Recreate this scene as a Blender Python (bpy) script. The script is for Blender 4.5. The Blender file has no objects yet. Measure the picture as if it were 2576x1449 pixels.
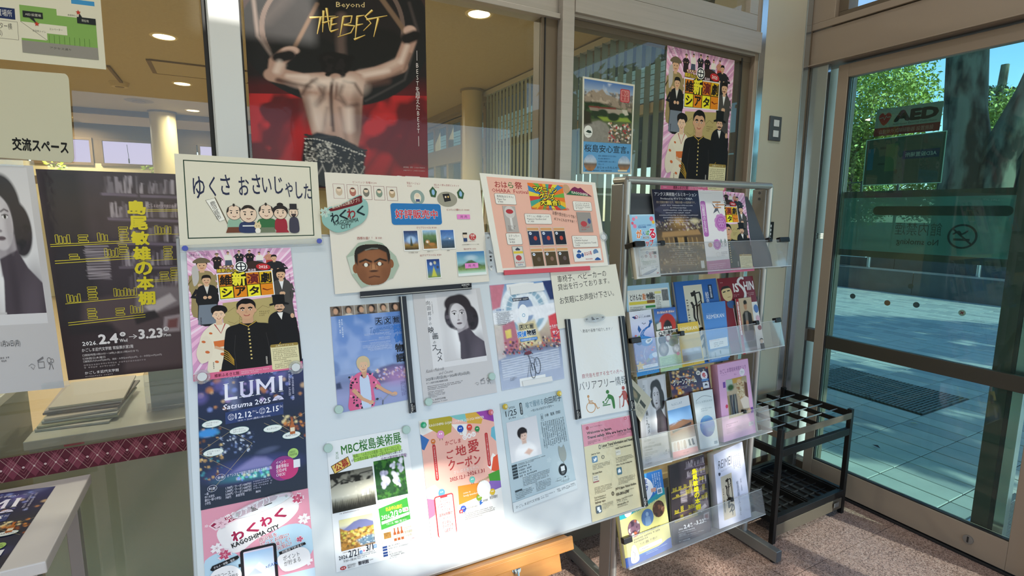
import bpy, bmesh, math, random
import numpy as np
from mathutils import Vector, Matrix
C = bpy.context.scene.collection
S = bpy.context.scene
random.seed(7)

# ---------------------------------------------------------------- camera
FPX, PITCH, ROLL, YAW = 1319.09, 0.144596787, -0.00669053, 0.495037911
CAMH = 1.5
def cam_axes(p, r, y):
    fw = np.array([math.sin(y)*math.cos(p), math.cos(y)*math.cos(p), -math.sin(p)])
    rt = np.array([math.cos(y), -math.sin(y), 0.0]); dn = np.cross(fw, rt)
    c, s = math.cos(r), math.sin(r)
    return np.array([c*rt+s*dn, -s*rt+c*dn, fw])
RM = cam_axes(PITCH, ROLL, YAW)
CAM = np.array([0.0, 0.0, CAMH])
cd = bpy.data.cameras.new('camera'); cam = bpy.data.objects.new('camera', cd); C.objects.link(cam)
cd.sensor_width = 36.0; cd.lens = 36.0*FPX/2576.0; cd.clip_start = 0.02; cd.clip_end = 400
M4 = Matrix.Identity(4)
for i in range(3):
    M4[i][0] = RM[0][i]; M4[i][1] = -RM[1][i]; M4[i][2] = -RM[2][i]; M4[i][3] = CAM[i]
cam.matrix_world = M4
S.camera = cam

# ---------------------------------------------------------------- light
S.view_settings.view_transform = 'Standard'; S.view_settings.look = 'None'
S.view_settings.gamma = 1.0; S.view_settings.use_curve_mapping = False
S.view_settings.exposure = 0.10
w = bpy.data.worlds.new('world'); S.world = w; w.use_nodes = True
nt = w.node_tree; nt.nodes.clear()
sky = nt.nodes.new('ShaderNodeTexSky'); sky.sky_type = 'NISHITA'; sky.sun_disc = False
SUN_EL, SUN_PHI = math.radians(29), math.radians(14)      # height of the sun, and its bearing east of -y
sky.sun_elevation = SUN_EL; sky.sun_rotation = math.pi - SUN_PHI
sky.air_density = 1.0; sky.dust_density = 0.2; sky.ozone_density = 4.0
bgn = nt.nodes.new('ShaderNodeBackground'); bgn.inputs[1].default_value = 0.30
wo = nt.nodes.new('ShaderNodeOutputWorld')
nt.links.new(sky.outputs[0], bgn.inputs[0]); nt.links.new(bgn.outputs[0], wo.inputs[0])
SUNV = Vector((math.sin(SUN_PHI)*math.cos(SUN_EL), -math.cos(SUN_PHI)*math.cos(SUN_EL), math.sin(SUN_EL)))
sd = bpy.data.lights.new('sun', 'SUN'); sd.energy = 5.4; sd.angle = math.radians(0.53); sd.color = (1.0, 0.95, 0.86)
so = bpy.data.objects.new('sun', sd); C.objects.link(so); so.rotation_euler = SUNV.to_track_quat('Z', 'Y').to_euler()
VL = 17.0                                       # watts of each fill light added to the vestibule ceiling
S.cycles.use_denoising = True
S.cycles.max_bounces = 7; S.cycles.diffuse_bounces = 3; S.cycles.glossy_bounces = 3
S.cycles.transparent_max_bounces = 16; S.cycles.transmission_bounces = 6
S.cycles.caustics_reflective = False; S.cycles.caustics_refractive = False
S.cycles.sample_clamp_indirect = 6

# ---------------------------------------------------------------- helpers
def ray(px, py):
    d = RM.T @ np.array([(px-1288)/FPX, (py-724.5)/FPX, 1.0]); return d/np.linalg.norm(d)
class Plane:                                   # a real surface: a point, unit axes u (right), v (up), n (towards the room)
    def __init__(s, p, u, v):
        s.p = np.array(p, float); s.u = np.array(u, float); s.v = np.array(v, float); s.n = np.cross(s.u, s.v)
    def off(s, d):
        return Plane(s.p+s.n*d, s.u, s.v)
    def hit(s, px, py):
        r = ray(px, py); t = ((s.p-CAM)@s.n)/(r@s.n); return CAM+r*t
    def uv(s, px, py):
        q = s.hit(px, py)-s.p; return q@s.u, q@s.v
    def mat(s, o):
        m = Matrix.Identity(4)
        for i in range(3):
            m[i][0] = s.u[i]; m[i][1] = s.v[i]; m[i][2] = s.n[i]; m[i][3] = o[i]
        return m
WX, WY = 2.781, 1.85
PW = Plane((0, WY-0.012, 0), (1, 0, 0), (0, 0, 1))           # face of the window glass
PD = Plane((WX, 0, 0), (0, -1, 0), (0, 0, 1))                # inner face of the door wall
BAZ, BEL, BD = -0.017, 0.299, 1.369
_n = np.array([math.sin(BAZ)*math.cos(BEL), -math.cos(BAZ)*math.cos(BEL), math.sin(BEL)])
_u = np.array([math.cos(BAZ), math.sin(BAZ), 0.0])
PB = Plane(CAM-_n*BD, _u, np.cross(_n, _u))                    # face of the white board

def lin(c):
    if isinstance(c, str):
        c = [int(c[i:i+2], 16) for i in (0, 2, 4)]
    return tuple(((x/255)/12.92 if x/255 <= 0.04045 else ((x/255+0.055)/1.055)**2.4) for x in c)
def lk(name, me, parent=None, m=None, label=None, cat=None, group=None, kind=None):
    o = bpy.data.objects.new(name, me); C.objects.link(o)
    if parent: o.parent = parent
    if m is not None:
        for k in (m if isinstance(m, (list, tuple)) else [m]): me.materials.append(k)
    return tag(o, label, cat, group, kind)
def tag(o, label=None, cat=None, group=None, kind=None):
    if label: o['label'] = label
    if cat: o['category'] = cat
    if group: o['group'] = group
    if kind: o['kind'] = kind
    return o
def empty(name, loc=(0, 0, 0), rz=0, label=None, cat=None, group=None, mat=None, kind=None):
    o = bpy.data.objects.new(name, None); C.objects.link(o); o.empty_display_size = 0.05
    o.location = loc; o.rotation_euler = (0, 0, rz)
    if mat is not None: o.matrix_world = mat
    return tag(o, label, cat, group, kind)
class MB:                                       # collects simple solids into one mesh
    def __init__(s): s.v = []; s.f = []; s.mi = []
    def add(s, vs, fs, mi=0):
        b = len(s.v); s.v += [tuple(map(float, q)) for q in vs]; s.f += [tuple(i+b for i in f) for f in fs]; s.mi += [mi]*len(fs); return s
    def box(s, a, b, mi=0, M=None, bev=0):
        x0, y0, z0 = [min(a[i], b[i]) for i in range(3)]; x1, y1, z1 = [max(a[i], b[i]) for i in range(3)]
        if bev:
            e = min(bev, (x1-x0)/2.01, (y1-y0)/2.01, (z1-z0)/2.01); vs = []
            bm = bmesh.new(); bmesh.ops.create_cube(bm, size=1)
            for q in bm.verts: q.co = Vector(((x0+x1)/2+q.co.x*(x1-x0), (y0+y1)/2+q.co.y*(y1-y0), (z0+z1)/2+q.co.z*(z1-z0)))
            bmesh.ops.bevel(bm, geom=bm.edges[:], offset=e, segments=2, affect='EDGES', profile=0.5)
            bm.verts.index_update(); vs = [tuple(q.co) for q in bm.verts]; fs = [tuple(q.index for q in f.verts) for f in bm.faces]; bm.free()
        else:
            vs = [(x0,y0,z0),(x1,y0,z0),(x1,y1,z0),(x0,y1,z0),(x0,y0,z1),(x1,y0,z1),(x1,y1,z1),(x0,y1,z1)]
            fs = [(0,3,2,1),(4,5,6,7),(0,1,5,4),(1,2,6,5),(2,3,7,6),(3,0,4,7)]
        if M is not None: vs = [tuple(M @ Vector(q)) for q in vs]
        return s.add(vs, fs, mi)
    def tube(s, p, q, r, n=12, r2=None, mi=0, cap=True):
        p, q = Vector(p), Vector(q); d = (q-p).normalized(); a = d.orthogonal().normalized(); b = d.cross(a); r2 = r if r2 is None else r2
        vs = [p+(a*math.cos(t)+b*math.sin(t))*r for t in [2*math.pi*k/n for k in range(n)]]+[q+(a*math.cos(t)+b*math.sin(t))*r2 for t in [2*math.pi*k/n for k in range(n)]]
        fs = [(k, (k+1) % n, n+(k+1) % n, n+k) for k in range(n)]
        if cap: fs += [tuple(range(n))[::-1], tuple(range(n, 2*n))]
        return s.add(vs, fs, mi)
    def prism(s, pts, d, mi=0):                 # polygon pts (3-D, counter-clockwise seen from +d) pushed along -d
        d = Vector(d); n = len(pts); a = [Vector(q) for q in pts]; b = [q-d for q in a]
        return s.add(a+b, [tuple(range(n)), tuple(range(2*n-1, n-1, -1))]+[(k, n+k, n+(k+1) % n, (k+1) % n) for k in range(n)], mi)
    def mesh(s, name, smooth=False):
        me = bpy.data.meshes.new(name); me.from_pydata(s.v, [], s.f)
        if any(s.mi): me.polygons.foreach_set('material_index', s.mi)
        if smooth: me.polygons.foreach_set('use_smooth', [True]*len(s.f))
        me.update(); return me
    def build(s, name, m, parent=None, smooth=False, **k):
        me = s.mesh(name, smooth); o = lk(name, me, parent, m, **k)
        if smooth:
            try: me.set_sharp_from_angle(angle=math.radians(40))
            except Exception: pass
        return o

# ---------------------------------------------------------------- materials
def mat(name, col=(0.8, 0.8, 0.8), rough=0.5, metal=0.0, spec=0.5, bump=None, noise=None, coat=0.0, attr=False):
    m = bpy.data.materials.new(name); m.use_nodes = True; t = m.node_tree; b = t.nodes['Principled BSDF']
    b.inputs['Base Color'].default_value = (*lin(col), 1) if (isinstance(col, str) or max(col) > 1) else (*col, 1)
    b.inputs['Roughness'].default_value = rough; b.inputs['Metallic'].default_value = metal
    b.inputs['Specular IOR Level'].default_value = spec; b.inputs['Coat Weight'].default_value = coat; b.inputs['Coat Roughness'].default_value = 0.06
    if attr:
        a = t.nodes.new('ShaderNodeVertexColor'); a.layer_name = 'Col'; t.links.new(a.outputs[0], b.inputs['Base Color'])
    if noise:                                   # (second colour, scale, detail, stretch)
        c2, sc, de, stx = noise[:4]
        tc = t.nodes.new('ShaderNodeTexCoord'); mp = t.nodes.new('ShaderNodeMapping'); mp.inputs['Scale'].default_value = stx
        nz = t.nodes.new('ShaderNodeTexNoise'); nz.inputs['Scale'].default_value = sc; nz.inputs['Detail'].default_value = de
        mx = t.nodes.new('ShaderNodeMix'); mx.data_type = 'RGBA'
        mx.inputs[6].default_value = b.inputs['Base Color'].default_value; mx.inputs[7].default_value = (*lin(c2), 1)
        t.links.new(tc.outputs['Object'], mp.inputs[0]); t.links.new(mp.outputs[0], nz.inputs[0]); mr = t.nodes.new('ShaderNodeMapRange'); mr.inputs[1].default_value, mr.inputs[2].default_value = (.42, .60) if len(noise) > 4 else (0, 1); t.links.new(nz.outputs[0], mr.inputs[0]); t.links.new(mr.outputs[0], mx.inputs[0]); t.links.new(mx.outputs[2], b.inputs['Base Color'])
    if bump:
        sc, st = bump; tc = t.nodes.new('ShaderNodeTexCoord'); nz = t.nodes.new('ShaderNodeTexNoise'); nz.inputs['Scale'].default_value = sc; nz.inputs['Detail'].default_value = 3
        bp = t.nodes.new('ShaderNodeBump'); bp.inputs['Strength'].default_value = st; bp.inputs['Distance'].default_value = 0.002
        t.links.new(tc.outputs['Object'], nz.inputs[0]); t.links.new(nz.outputs[0], bp.inputs['Height']); t.links.new(bp.outputs[0], b.inputs['Normal'])
        if coat: t.links.new(bp.outputs[0], b.inputs['Coat Normal'])
    return m
def glassm(name, tint=(1, 1, 1), refl=1.0, rough=0.0, haze=0.0, hazecol=(0.8, 0.8, 0.8), ior=1.5, bump=None):
    m = bpy.data.materials.new(name); m.use_nodes = True; t = m.node_tree; t.nodes.clear()
    o = t.nodes.new('ShaderNodeOutputMaterial'); tr = t.nodes.new('ShaderNodeBsdfTransparent'); gl = t.nodes.new('ShaderNodeBsdfGlossy')
    tr.inputs[0].default_value = (*[q**.5 for q in tint], 1); gl.inputs['Roughness'].default_value = rough
    fr = t.nodes.new('ShaderNodeFresnel'); fr.inputs[0].default_value = ior; ml = t.nodes.new('ShaderNodeMath'); ml.operation = 'MULTIPLY'; ml.inputs[1].default_value = refl
    mx = t.nodes.new('ShaderNodeMixShader'); t.links.new(fr.outputs[0], ml.inputs[0])
    ge = t.nodes.new('ShaderNodeNewGeometry'); m3 = t.nodes.new('ShaderNodeMath'); m3.operation = 'MULTIPLY_ADD'; m3.inputs[1].default_value = -1; m3.inputs[2].default_value = 1   # reflect on the front face of each pane only
    m4 = t.nodes.new('ShaderNodeMath'); m4.operation = 'MULTIPLY'; m4.use_clamp = True
    t.links.new(ge.outputs['Backfacing'], m3.inputs[0]); t.links.new(m3.outputs[0], m4.inputs[0]); t.links.new(ml.outputs[0], m4.inputs[1]); t.links.new(m4.outputs[0], mx.inputs[0])
    base = tr.outputs[0]
    if haze:
        df = t.nodes.new('ShaderNodeBsdfDiffuse'); df.inputs[0].default_value = (*hazecol, 1); m2 = t.nodes.new('ShaderNodeMixShader'); m2.inputs[0].default_value = haze
        t.links.new(tr.outputs[0], m2.inputs[1]); t.links.new(df.outputs[0], m2.inputs[2]); base = m2.outputs[0]
    if bump:
        tc = t.nodes.new('ShaderNodeTexCoord'); nz = t.nodes.new('ShaderNodeTexNoise'); nz.inputs['Scale'].default_value = bump[0]; nz.inputs['Detail'].default_value = 3
        bp = t.nodes.new('ShaderNodeBump'); bp.inputs['Strength'].default_value = bump[1]; bp.inputs['Distance'].default_value = 0.002
        t.links.new(tc.outputs['Object'], nz.inputs[0]); t.links.new(nz.outputs[0], bp.inputs['Height']); t.links.new(bp.outputs[0], gl.inputs['Normal'])
    t.links.new(base, mx.inputs[1]); t.links.new(gl.outputs[0], mx.inputs[2]); t.links.new(mx.outputs[0], o.inputs[0])
    return m
def emit(name, col, st):
    m = bpy.data.materials.new(name); m.use_nodes = True; t = m.node_tree; t.nodes.clear()
    o = t.nodes.new('ShaderNodeOutputMaterial'); e = t.nodes.new('ShaderNodeEmission'); e.inputs[0].default_value = (*lin(col), 1); e.inputs[1].default_value = st
    t.links.new(e.outputs[0], o.inputs[0]); return m
M = dict(
    alu=mat('pale_aluminium', 'b9b3aa', 0.42, 0.25, noise=('a8a298', 3, 2, (1, 1, 30))),
    alu2=mat('beige_aluminium', 'a29382', 0.45, 0.25),
    alud=mat('brown_aluminium', '6f6353', 0.45, 0.3),
    white=mat('white_paint', 'd5d8d8', 0.4),
    gask=mat('black_rubber', '1b1b1c', 0.6),
    wall=mat('cream_wall_panel', 'c4bfac', 0.5, noise=('b8b29e', 4, 4, (1, 1, .6))),
    chrome=mat('polished_steel', 'b9c2c6', 0.18, 0.9),
    steel=mat('grey_steel', '8f8f8d', 0.35, 0.6),
    dsteel=mat('dark_grey_sheet', '4e5054', 0.5, 0.2),
    sstand=mat('silver_tube', 'a6a6a2', 0.33, 0.65),
    blackp=mat('black_plastic', '17171a', 0.4),
    blackm=mat('black_steel', '131314', 0.45, 0.3),
    wboard=mat('whiteboard_enamel', 'd0d6d9', 0.22, spec=0.5),
    edge=mat('board_aluminium_edge', 'a9abab', 0.4, 0.5),
    wood=mat('orange_beech', 'c98d45', 0.42, noise=('a96a2b', 9, 5, (1, 8, 14)), bump=(60, .15)),
    pr=mat('printed_paper', rough=0.62, spec=0.2, attr=True),
    prg=mat('glossy_print', rough=0.45, spec=0.2, coat=0.22, attr=True, bump=(22, .12)),
    prl=mat('laminated_print', rough=0.5, spec=.2, coat=0.7, attr=True, bump=(55, .22)),
    lam=glassm('laminate_film', (.97, .98, .98), 1.6, .08, haze=.12, hazecol=(.75, .8, .82), bump=(45, .3)),
    acr=glassm('clear_acrylic', (.95, .96, .97), 1.8, .05, haze=.09, hazecol=(.7, .72, .75)),
    acre=glassm('acrylic_edge', (.8, .84, .86), 1.5, .1, haze=.5, hazecol=(.72, .76, .78)),
    win=glassm('window_glass', (.90, .93, .86), 1.3, 0.0, haze=.03, hazecol=(.6, .6, .55)),
    teal=glassm('teal_door_glass', (.60, .92, .86), 1.0, 0.0, haze=.015, hazecol=(.3, .45, .45)),
    teal2=glassm('blue_door_glass', (.78, .93, .95), .8, 0.0),
    magg=mat('pale_green_plastic', 'a9c4ba', 0.35), magb=mat('blue_plastic', '4f5bb0', 0.35),
    bar=mat('black_magnet_bar', '111318', 0.35), barw=mat('bar_white_core', 'c8c8bf', 0.5), barr=mat('red_magnet_bar', 'cf4d5a', 0.45),
    paper=mat('white_paper', 'd6d5d0', 0.6), page=mat('page_edges', 'a9a58d', 0.7, noise=('6d6a58', 2.0, 6, (1, 1, 260))),
)
# ================================================================= setting
def granite():
    m = bpy.data.materials.new('granite_floor'); m.use_nodes = True; t = m.node_tree; b = t.nodes['Principled BSDF']
    tc = t.nodes.new('ShaderNodeTexCoord'); v = t.nodes.new('ShaderNodeTexVoronoi'); v.inputs['Scale'].default_value = 230
    r = t.nodes.new('ShaderNodeValToRGB'); e = r.color_ramp.elements
    e[0].position = 0.0; e[0].color = (*lin('5e4c45'), 1); e[1].position = 1.0; e[1].color = (*lin('b8a295'), 1)
    for p, c in ((.25, '8a7065'), (.5, 'a38779'), (.75, 'b3968a')):
        q = e.new(p); q.color = (*lin(c), 1)
    sp = t.nodes.new('ShaderNodeSeparateColor')
    t.links.new(tc.outputs['Object'], v.inputs[0]); t.links.new(v.outputs['Color'], sp.inputs[0]); t.links.new(sp.outputs[0], r.inputs[0]); t.links.new(r.outputs[0], b.inputs['Base Color'])
    b.inputs['Roughness'].default_value = 0.42; return m
GR = granite()
fl = empty('floor', kind='structure')
bed = MB().box((-3, -1.3, -.06), (WX+.1, WY+.02, -.004)).build('bed', M['gask'], fl)
for i in range(-2, 5):                                     # granite slabs with thin joints
    for j in range(5):
        x0, y0 = -.6+i*.85, 1.195-j*.62
        x1 = min(x0+.85, WX+.05); y1 = min(y0+.62, WY+.02); y0 = max(y0, -1.3)
        if x1-x0 < .02 or y1-y0 < .02: continue
        if j == 0: y1 = WY+.02
        MB().box((x0+.0012, y0+.0012, -.02), (x1-.0012, y1-.0012, 0), bev=.0008).build('granite_slab', GR, fl)
# ---- window wall
wa = empty('wall_back', (0, WY, 0), kind='structure')
def wb(name, m, *boxes, parent=wa, bev=.002, **k):
    b = MB()
    for a, c in boxes: b.box(a, c, bev=bev)
    return b.build(name, m, parent, **k)
# coordinates relative to the wall's origin
wb('mullion', M['white'], ((-.012, -.055, 0), (.068, .05, 3.4)), ((-.016, -.035, 0), (.0, .05, 3.4)), bev=.003)
wb('mullion', M['alu'], ((1.19, -.045, 0), (1.246, .05, 3.4)), bev=.003)
wb('mullion', M['alu2'], ((2.329, -.03, 0), (2.395, .05, 3.4)), bev=.003)
wb('mullion_cover', M['chrome'], ((2.352, -.034, 0), (2.396, -.026, 3.4)))
wb('transom', M['alu'], ((.068, -.03, 2.243), (1.19, .05, 2.262)), ((.068, -.012, 2.262), (1.19, .05, 2.6)))
wb('transom', M['alu2'], ((-1.9, -.03, 2.45), (-.016, .05, 2.6)))
wb('transom', M['alu'], ((1.246, -.03, 2.262), (2.329, .05, 2.372)), ((1.246, -.05, 2.272), (2.345, .05, 2.368)))
wb('transom', M['alu'], ((1.246, -.03, 2.378), (2.329, .05, 2.45)), ((2.27, -.03, 2.45), (2.329, .05, 3.3)), ((1.246, -.03, 3.3), (2.329, .05, 3.4)))
wb('window_frame', M['alud'], ((1.115, -.01, 0), (1.19, .05, 2.262)), bev=.002)
wb('window_frame', M['alud'], ((2.27, -.005, 0), (2.329, .05, 2.262)), ((1.246, -.008, 2.235), (2.329, .04, 2.262)))
wb('window_frame', M['gask'], ((1.128, -.014, .1), (1.134, .0, 2.25)), ((2.258, -.01, .1), (2.268, .03, 2.25)), ((-.028, -.02, .1), (-.016, .03, 2.45)), ((.068, -.02, .1), (.074, .03, 2.25)))
wb('sill', M['alud'], ((-1.9, -.04, 0), (-.016, .05, .11)), ((.068, -.04, 0), (1.19, .05, .11)), ((1.246, -.04, 0), (2.329, .05, .11)))
for n, (x0, x1, z0, z1) in enumerate(((-1.9, -.016, .1, 2.46), (.068, 1.115, .1, 2.25), (1.246, 2.27, .1, 2.24), (1.246, 2.27, 2.44, 3.31), (-1.9, -.016, 2.6, 3.4), (.068, 1.19, 2.6, 3.4))):
    MB().box((x0, WY-.004, z0), (x1, WY+.004, z1)).build('window_%d' % (n+1), M['win'], kind='structure')
# corner column between window and door
cw = wb('wall_corner', M['wall'], ((2.395, WY-.03, .1), (2.742, WY+.3, 3.4)), parent=None, kind='structure')
wb('baseboard_corner', M['granb'] if 'granb' in M else mat('brown_granite', '6b5748', .4, noise=('3b2d25', 60, 2, (1, 1, 1))), ((2.395, WY-.034, 0), (2.742, WY+.3, .12)), parent=None, kind='structure')
wb('trim_1', M['chrome'], ((2.700, WY-.036, 0), (2.745, WY-.028, 3.4)), parent=None, kind='structure')
wb('trim_2', M['alud'], ((2.748, WY-.034, 0), (2.762, WY+.02, 3.4)), parent=None, kind='structure')
wb('trim_3', M['chrome'], ((2.764, WY-.13, 0), (2.79, WY-.028, 3.4)), parent=None, kind='structure')
# ---- door wall (x = WX), things in front of it are towards -x
dw = empty('wall_right', (WX, 0, 0), kind='structure')
def db(name, m, *boxes, parent=dw, bev=.002, **k):
    return wb(name, m, *boxes, parent=parent, bev=bev, **k)
db('header', M['alu2'], ((-.02, -1.3, 2.262), (.12, 1.83, 2.438)), bev=.003)
db('header_lip', M['alu2'], ((-.045, -1.3, 2.262), (-.02, 1.815, 2.268)))
db('fanlight_frame', M['alu2'], ((-.03, 1.702, 2.475), (.1, 1.83, 3.4)), ((-.03, -1.3, 2.442), (.1, 1.83, 2.475)))
db('fanlight_frame', M['alud'], ((0, 1.655, 2.505), (.08, 1.702, 3.4)), ((0, -1.3, 2.475), (.08, 1.702, 2.505)))
MB().box((WX+.03, -1.3, 2.5), (WX+.036, 1.66, 3.4)).build('window_7', M['win'], kind='structure')
db('jamb', M['alu2'], ((-.012, 1.782, 0), (.09, 1.812, 2.262)))
db('jamb', M['alud'], ((.0, 1.765, 0), (.05, 1.782, 2.262)))
db('jamb', M['chrome'], ((.03, 1.755, 0), (.05, 1.765, 2.262)))
db('sidelight_rail', M['alud'], ((.02, 1.685, .80), (.07, 1.765, .868)), ((.02, 1.685, 0), (.09, 1.765, .1)))
MB().box((WX+.04, 1.62, .1), (WX+.046, 1.765, 2.262)).build('window_8', M['teal2'], kind='structure')
db('track', M['gask'], ((.0, -1.3, -.0), (.115, 1.765, .012)))
# inner sliding leaf
d1 = empty('door_1', (WX+.012, 1.68, 0), kind='structure')
def dr(name, m, *boxes, parent=d1, bev=.002, **k): return wb(name, m, *boxes, parent=parent, bev=bev, **k)
dr('stile', M['alu2'], ((-.006, -.052, .018), (.036, .0, 2.245)))
dr('stile', M['alu2'], ((-.006, -1.02, .018), (.036, -.895, 2.245)))
dr('bottom_rail', M['alu2'], ((-.006, -.895, .018), (.036, -.052, .148)))
dr('top_rail', M['alu2'], ((-.006, -.895, 2.18), (.036, -.052, 2.245)))
DKR = mat('dark_bronze_rail', '3d3b33', .45, .2)
dr('middle_rail', DKR, ((.004, -.9, .782), (.03, -.052, .85)))
dr('glazing_bead', M['gask'], ((-.002, -.058, .148), (.02, -.052, 2.18)), ((-.002, -.895, .148), (.02, -.058, .154)))
dr('pane', M['teal'], ((.014, -.9, .14), (.018, -.05, 2.19)), bev=0)
lock = MB().tube((-.011, -.765, .085), (-.003, -.765, .085), .019, 20).build('lock', M['steel'], d1, smooth=True)
MB().box((-.0125, -.768, .072), (-.011, -.762, .098)).build('keyway', M['gask'], lock)
# outer fixed leaf behind it
d2 = empty('door_2', (WX+.075, 1.68, 0), kind='structure')
def dq(*a, **k): return dr(*a, parent=d2, **k)
dq('stile', DKR, ((0, -.80, .018), (.035, -.74, 2.245)))
dq('edge_strip', M['gask'], ((-.002, -.815, .018), (.035, -.80, 2.245)))
dq('edge_strip', M['chrome'], ((0, -.852, .018), (.045, -.815, 2.245)))
dq('stile', M['alud'], ((0, -.04, .018), (.035, .02, 2.245)))
dq('bottom_rail', M['alud'], ((0, -.80, .018), (.035, -.04, .12)))
dq('top_rail', M['alud'], ((0, -.80, 2.2), (.035, -.04, 2.245)))
dq('pane', M['teal2'], ((.015, -.75, .1), (.019, -.03, 2.21)), bev=0)
db('post', M['alu2'], ((-.03, .62, 0), (.05, .69, 2.262)), ((-.03, -1.3, 0), (.05, -1.2, 2.262)))
MB().box((WX+.01, -1.2, .02), (WX+.016, .62, 2.262)).build('window_9', M['teal2'], kind='structure')
# ---- entrance front behind the camera: glazed below, header and clerestory slot shaped to steer the sunlight
fr = empty('wall_front', (0, -1.35, 0), kind='structure')
HB, CZ = 2.37, 4.6
CX0, CX1, CZ0 = .74, 1.10, 3.84
for bx in (((-3, -.1, HB), (WX+.1, 0, CZ0)), ((-3, -.1, CZ0), (CX0, 0, CZ)), ((CX1, -.1, CZ0), (WX+.1, 0, CZ))):
    wb('header', M['wall'], bx, parent=fr)
for x in (-3, -1.2, .55, 2.72):
    wb('post', M['alu2'], ((x, -.06, 0), (x+.06, 0, HB)), parent=fr)
MB().box((-3, -1.39, .02), (WX, -1.384, HB)).build('window_10', glassm('front_glass', (.95, .97, .96), .6), kind='structure')
WHT = mat('white_vestibule_paint', 'd9dbd8', .7)
MB().box((-3.1, -1.35, 0), (-3, WY, CZ)).build('wall_left', WHT, kind='structure')
MB().box((-3, WY-.02, 3.4), (2.9, WY+.1, CZ)).build('trim_4', WHT, kind='structure')
MB().box((WX, -1.35, 3.4), (WX+.1, WY-.02, CZ)).build('trim_5', WHT, kind='structure')
MB().box((-3.1, -1.45, CZ), (WX+.1, WY+.1, CZ+.1)).build('ceiling_vestibule', WHT, kind='structure')
for i, (x, y0) in enumerate(((.2, .35), (1.7, .35), (-1.4, .35))):  # added for fill; only one downlight is known, from its reflection
    e = empty('vestibule_fill_light', (x, y0, CZ), label=['middle', 'right', 'left'][i]+' round fill light added to the vestibule ceiling, above the view', cat='ceiling light')
    MB().tube((0, 0, -.03), (0, 0, 0), .20, 28).build('lamp_body', M['white'], e, smooth=True)
    MB().tube((0, 0, -.034), (0, 0, -.03), .18, 28).build('diffuser', emit('diffuser_%d' % i, 'fff0dc', 6), e)
    ld = bpy.data.lights.new('vestibule_fill_lamp', 'AREA'); ld.shape = 'DISK'; ld.size = .36; ld.energy = VL; ld.color = (1, .97, .92)
    lo = bpy.data.objects.new('vestibule_fill_lamp', ld); C.objects.link(lo); lo.parent = e; lo.location = (0, 0, -.04)
# ================================================================= hall beyond the window
HX = 2.95                                        # facade of the hall
CEIL = mat('speckled_ceiling', 'b9ab88', .8, noise=('a39473', 70, 6, (1, 1, 1)))
TAN = mat('tan_frame', '857657', .6); COLM = mat('cream_column', 'c9b98c', .35)
DARKT = mat('dark_brown', '6a553a', .8)  # one dark brown for the far wall, frames, slots and grilles
MB().box((-7, WY+.06, 2.95), (HX, 16, 3.05)).build('ceiling', CEIL, kind='structure')
MB().box((-7, WY+.055, -.06), (HX, 16, -.003)).build('floor_hall', mat('pale_wood_floor', 'c4ac84', .35, noise=('b39a70', 5, 4, (1, 8, 1))), kind='structure')
MB().box((-7.1, WY, 0), (-7, 16, 3)).build('wall_left_hall', COLM, kind='structure')
# facade of the hall: sill wall, frames, glass, vertical blinds
wf = empty('wall_facade', (HX, 0, 0), kind='structure')
def fb(name, m, *boxes, parent=wf, **k): return wb(name, m, *boxes, parent=parent, **k)
fb('fascia', TAN, ((-.05, 2.2, 2.86), (.1, 16, 2.95)), ((0, 6.25, 2.80), (.1, 16, 2.87)))
for z0, z1 in ((2.2, 2.43), (0, .35), (2.78, 2.82)):
    fb('facade_rail', TAN, ((0, 6.2, z0), (.12, 16, z1)))
for y in (6.25, 7.0, 7.55, 8.1, 8.9, 9.8, 10.8, 12, 13.4, 14.8):
    fb('facade_post', TAN, ((.01, y-.04, 0), (.1, y+.04, 2.95)))
for z0, z1 in ((2.28, 2.36), (0, .3), (1.28, 1.31)):
    fb('facade_rail', mat('shade_frame', '5a5346', .5) if z0 < 2 else TAN, ((.05, 2.2, z0), (.12, 6.2, z1)))
for y in (2.25, 3.0, 4.0, 5.0, 6.1):
    fb('facade_post', TAN, ((.06, y-.03, 0), (.12, y+.03, 2.95)))
MB().box((HX+.08, 2.2, .3), (HX+.086, 16, 2.9)).build('window_11', glassm('hall_glass', (.55, .60, .54), .8), kind='structure')
fr2 = mat('dull_lattice', '4a4b45', .6)
t = empty('vertical_blind', (HX-.1, 0, 0), label='row of grey green vertical blind slats hanging at the hall facade window', cat='blind')
SL = mat('grey_green_fabric', '9aa595', .8)
MB().box((-.02, 2.3, 2.88), (.03, 6.0, 2.93)).build('head_rail', mat('rail_white', 'b9b6a6', .5), t)
y = 2.42; k = 0; sm = None
while y < 5.95:
    a = math.radians(20 if y < 4.35 else 78)
    if sm is None:
        mm = MB()
        for q in range(4):
            xx0, xx1 = -.044+q*.022, -.022+q*.022; f = lambda x: .004*(1-(x/.044)**2)
            mm.add([(xx0, f(xx0), .12), (xx1, f(xx1), .12), (xx1, f(xx1), 2.88), (xx0, f(xx0), 2.88), (xx0, f(xx0)+.001, .12), (xx1, f(xx1)+.001, .12), (xx1, f(xx1)+.001, 2.88), (xx0, f(xx0)+.001, 2.88)], [(0, 1, 2, 3), (4, 7, 6, 5)])
        sm = mm.mesh('slat'); sm.materials.append(SL)
    o = lk('slat', sm, t); o.location = (0, y, 0); o.rotation_euler = (0, 0, a)
    y += .084 if y > 4.35 else .105
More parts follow.
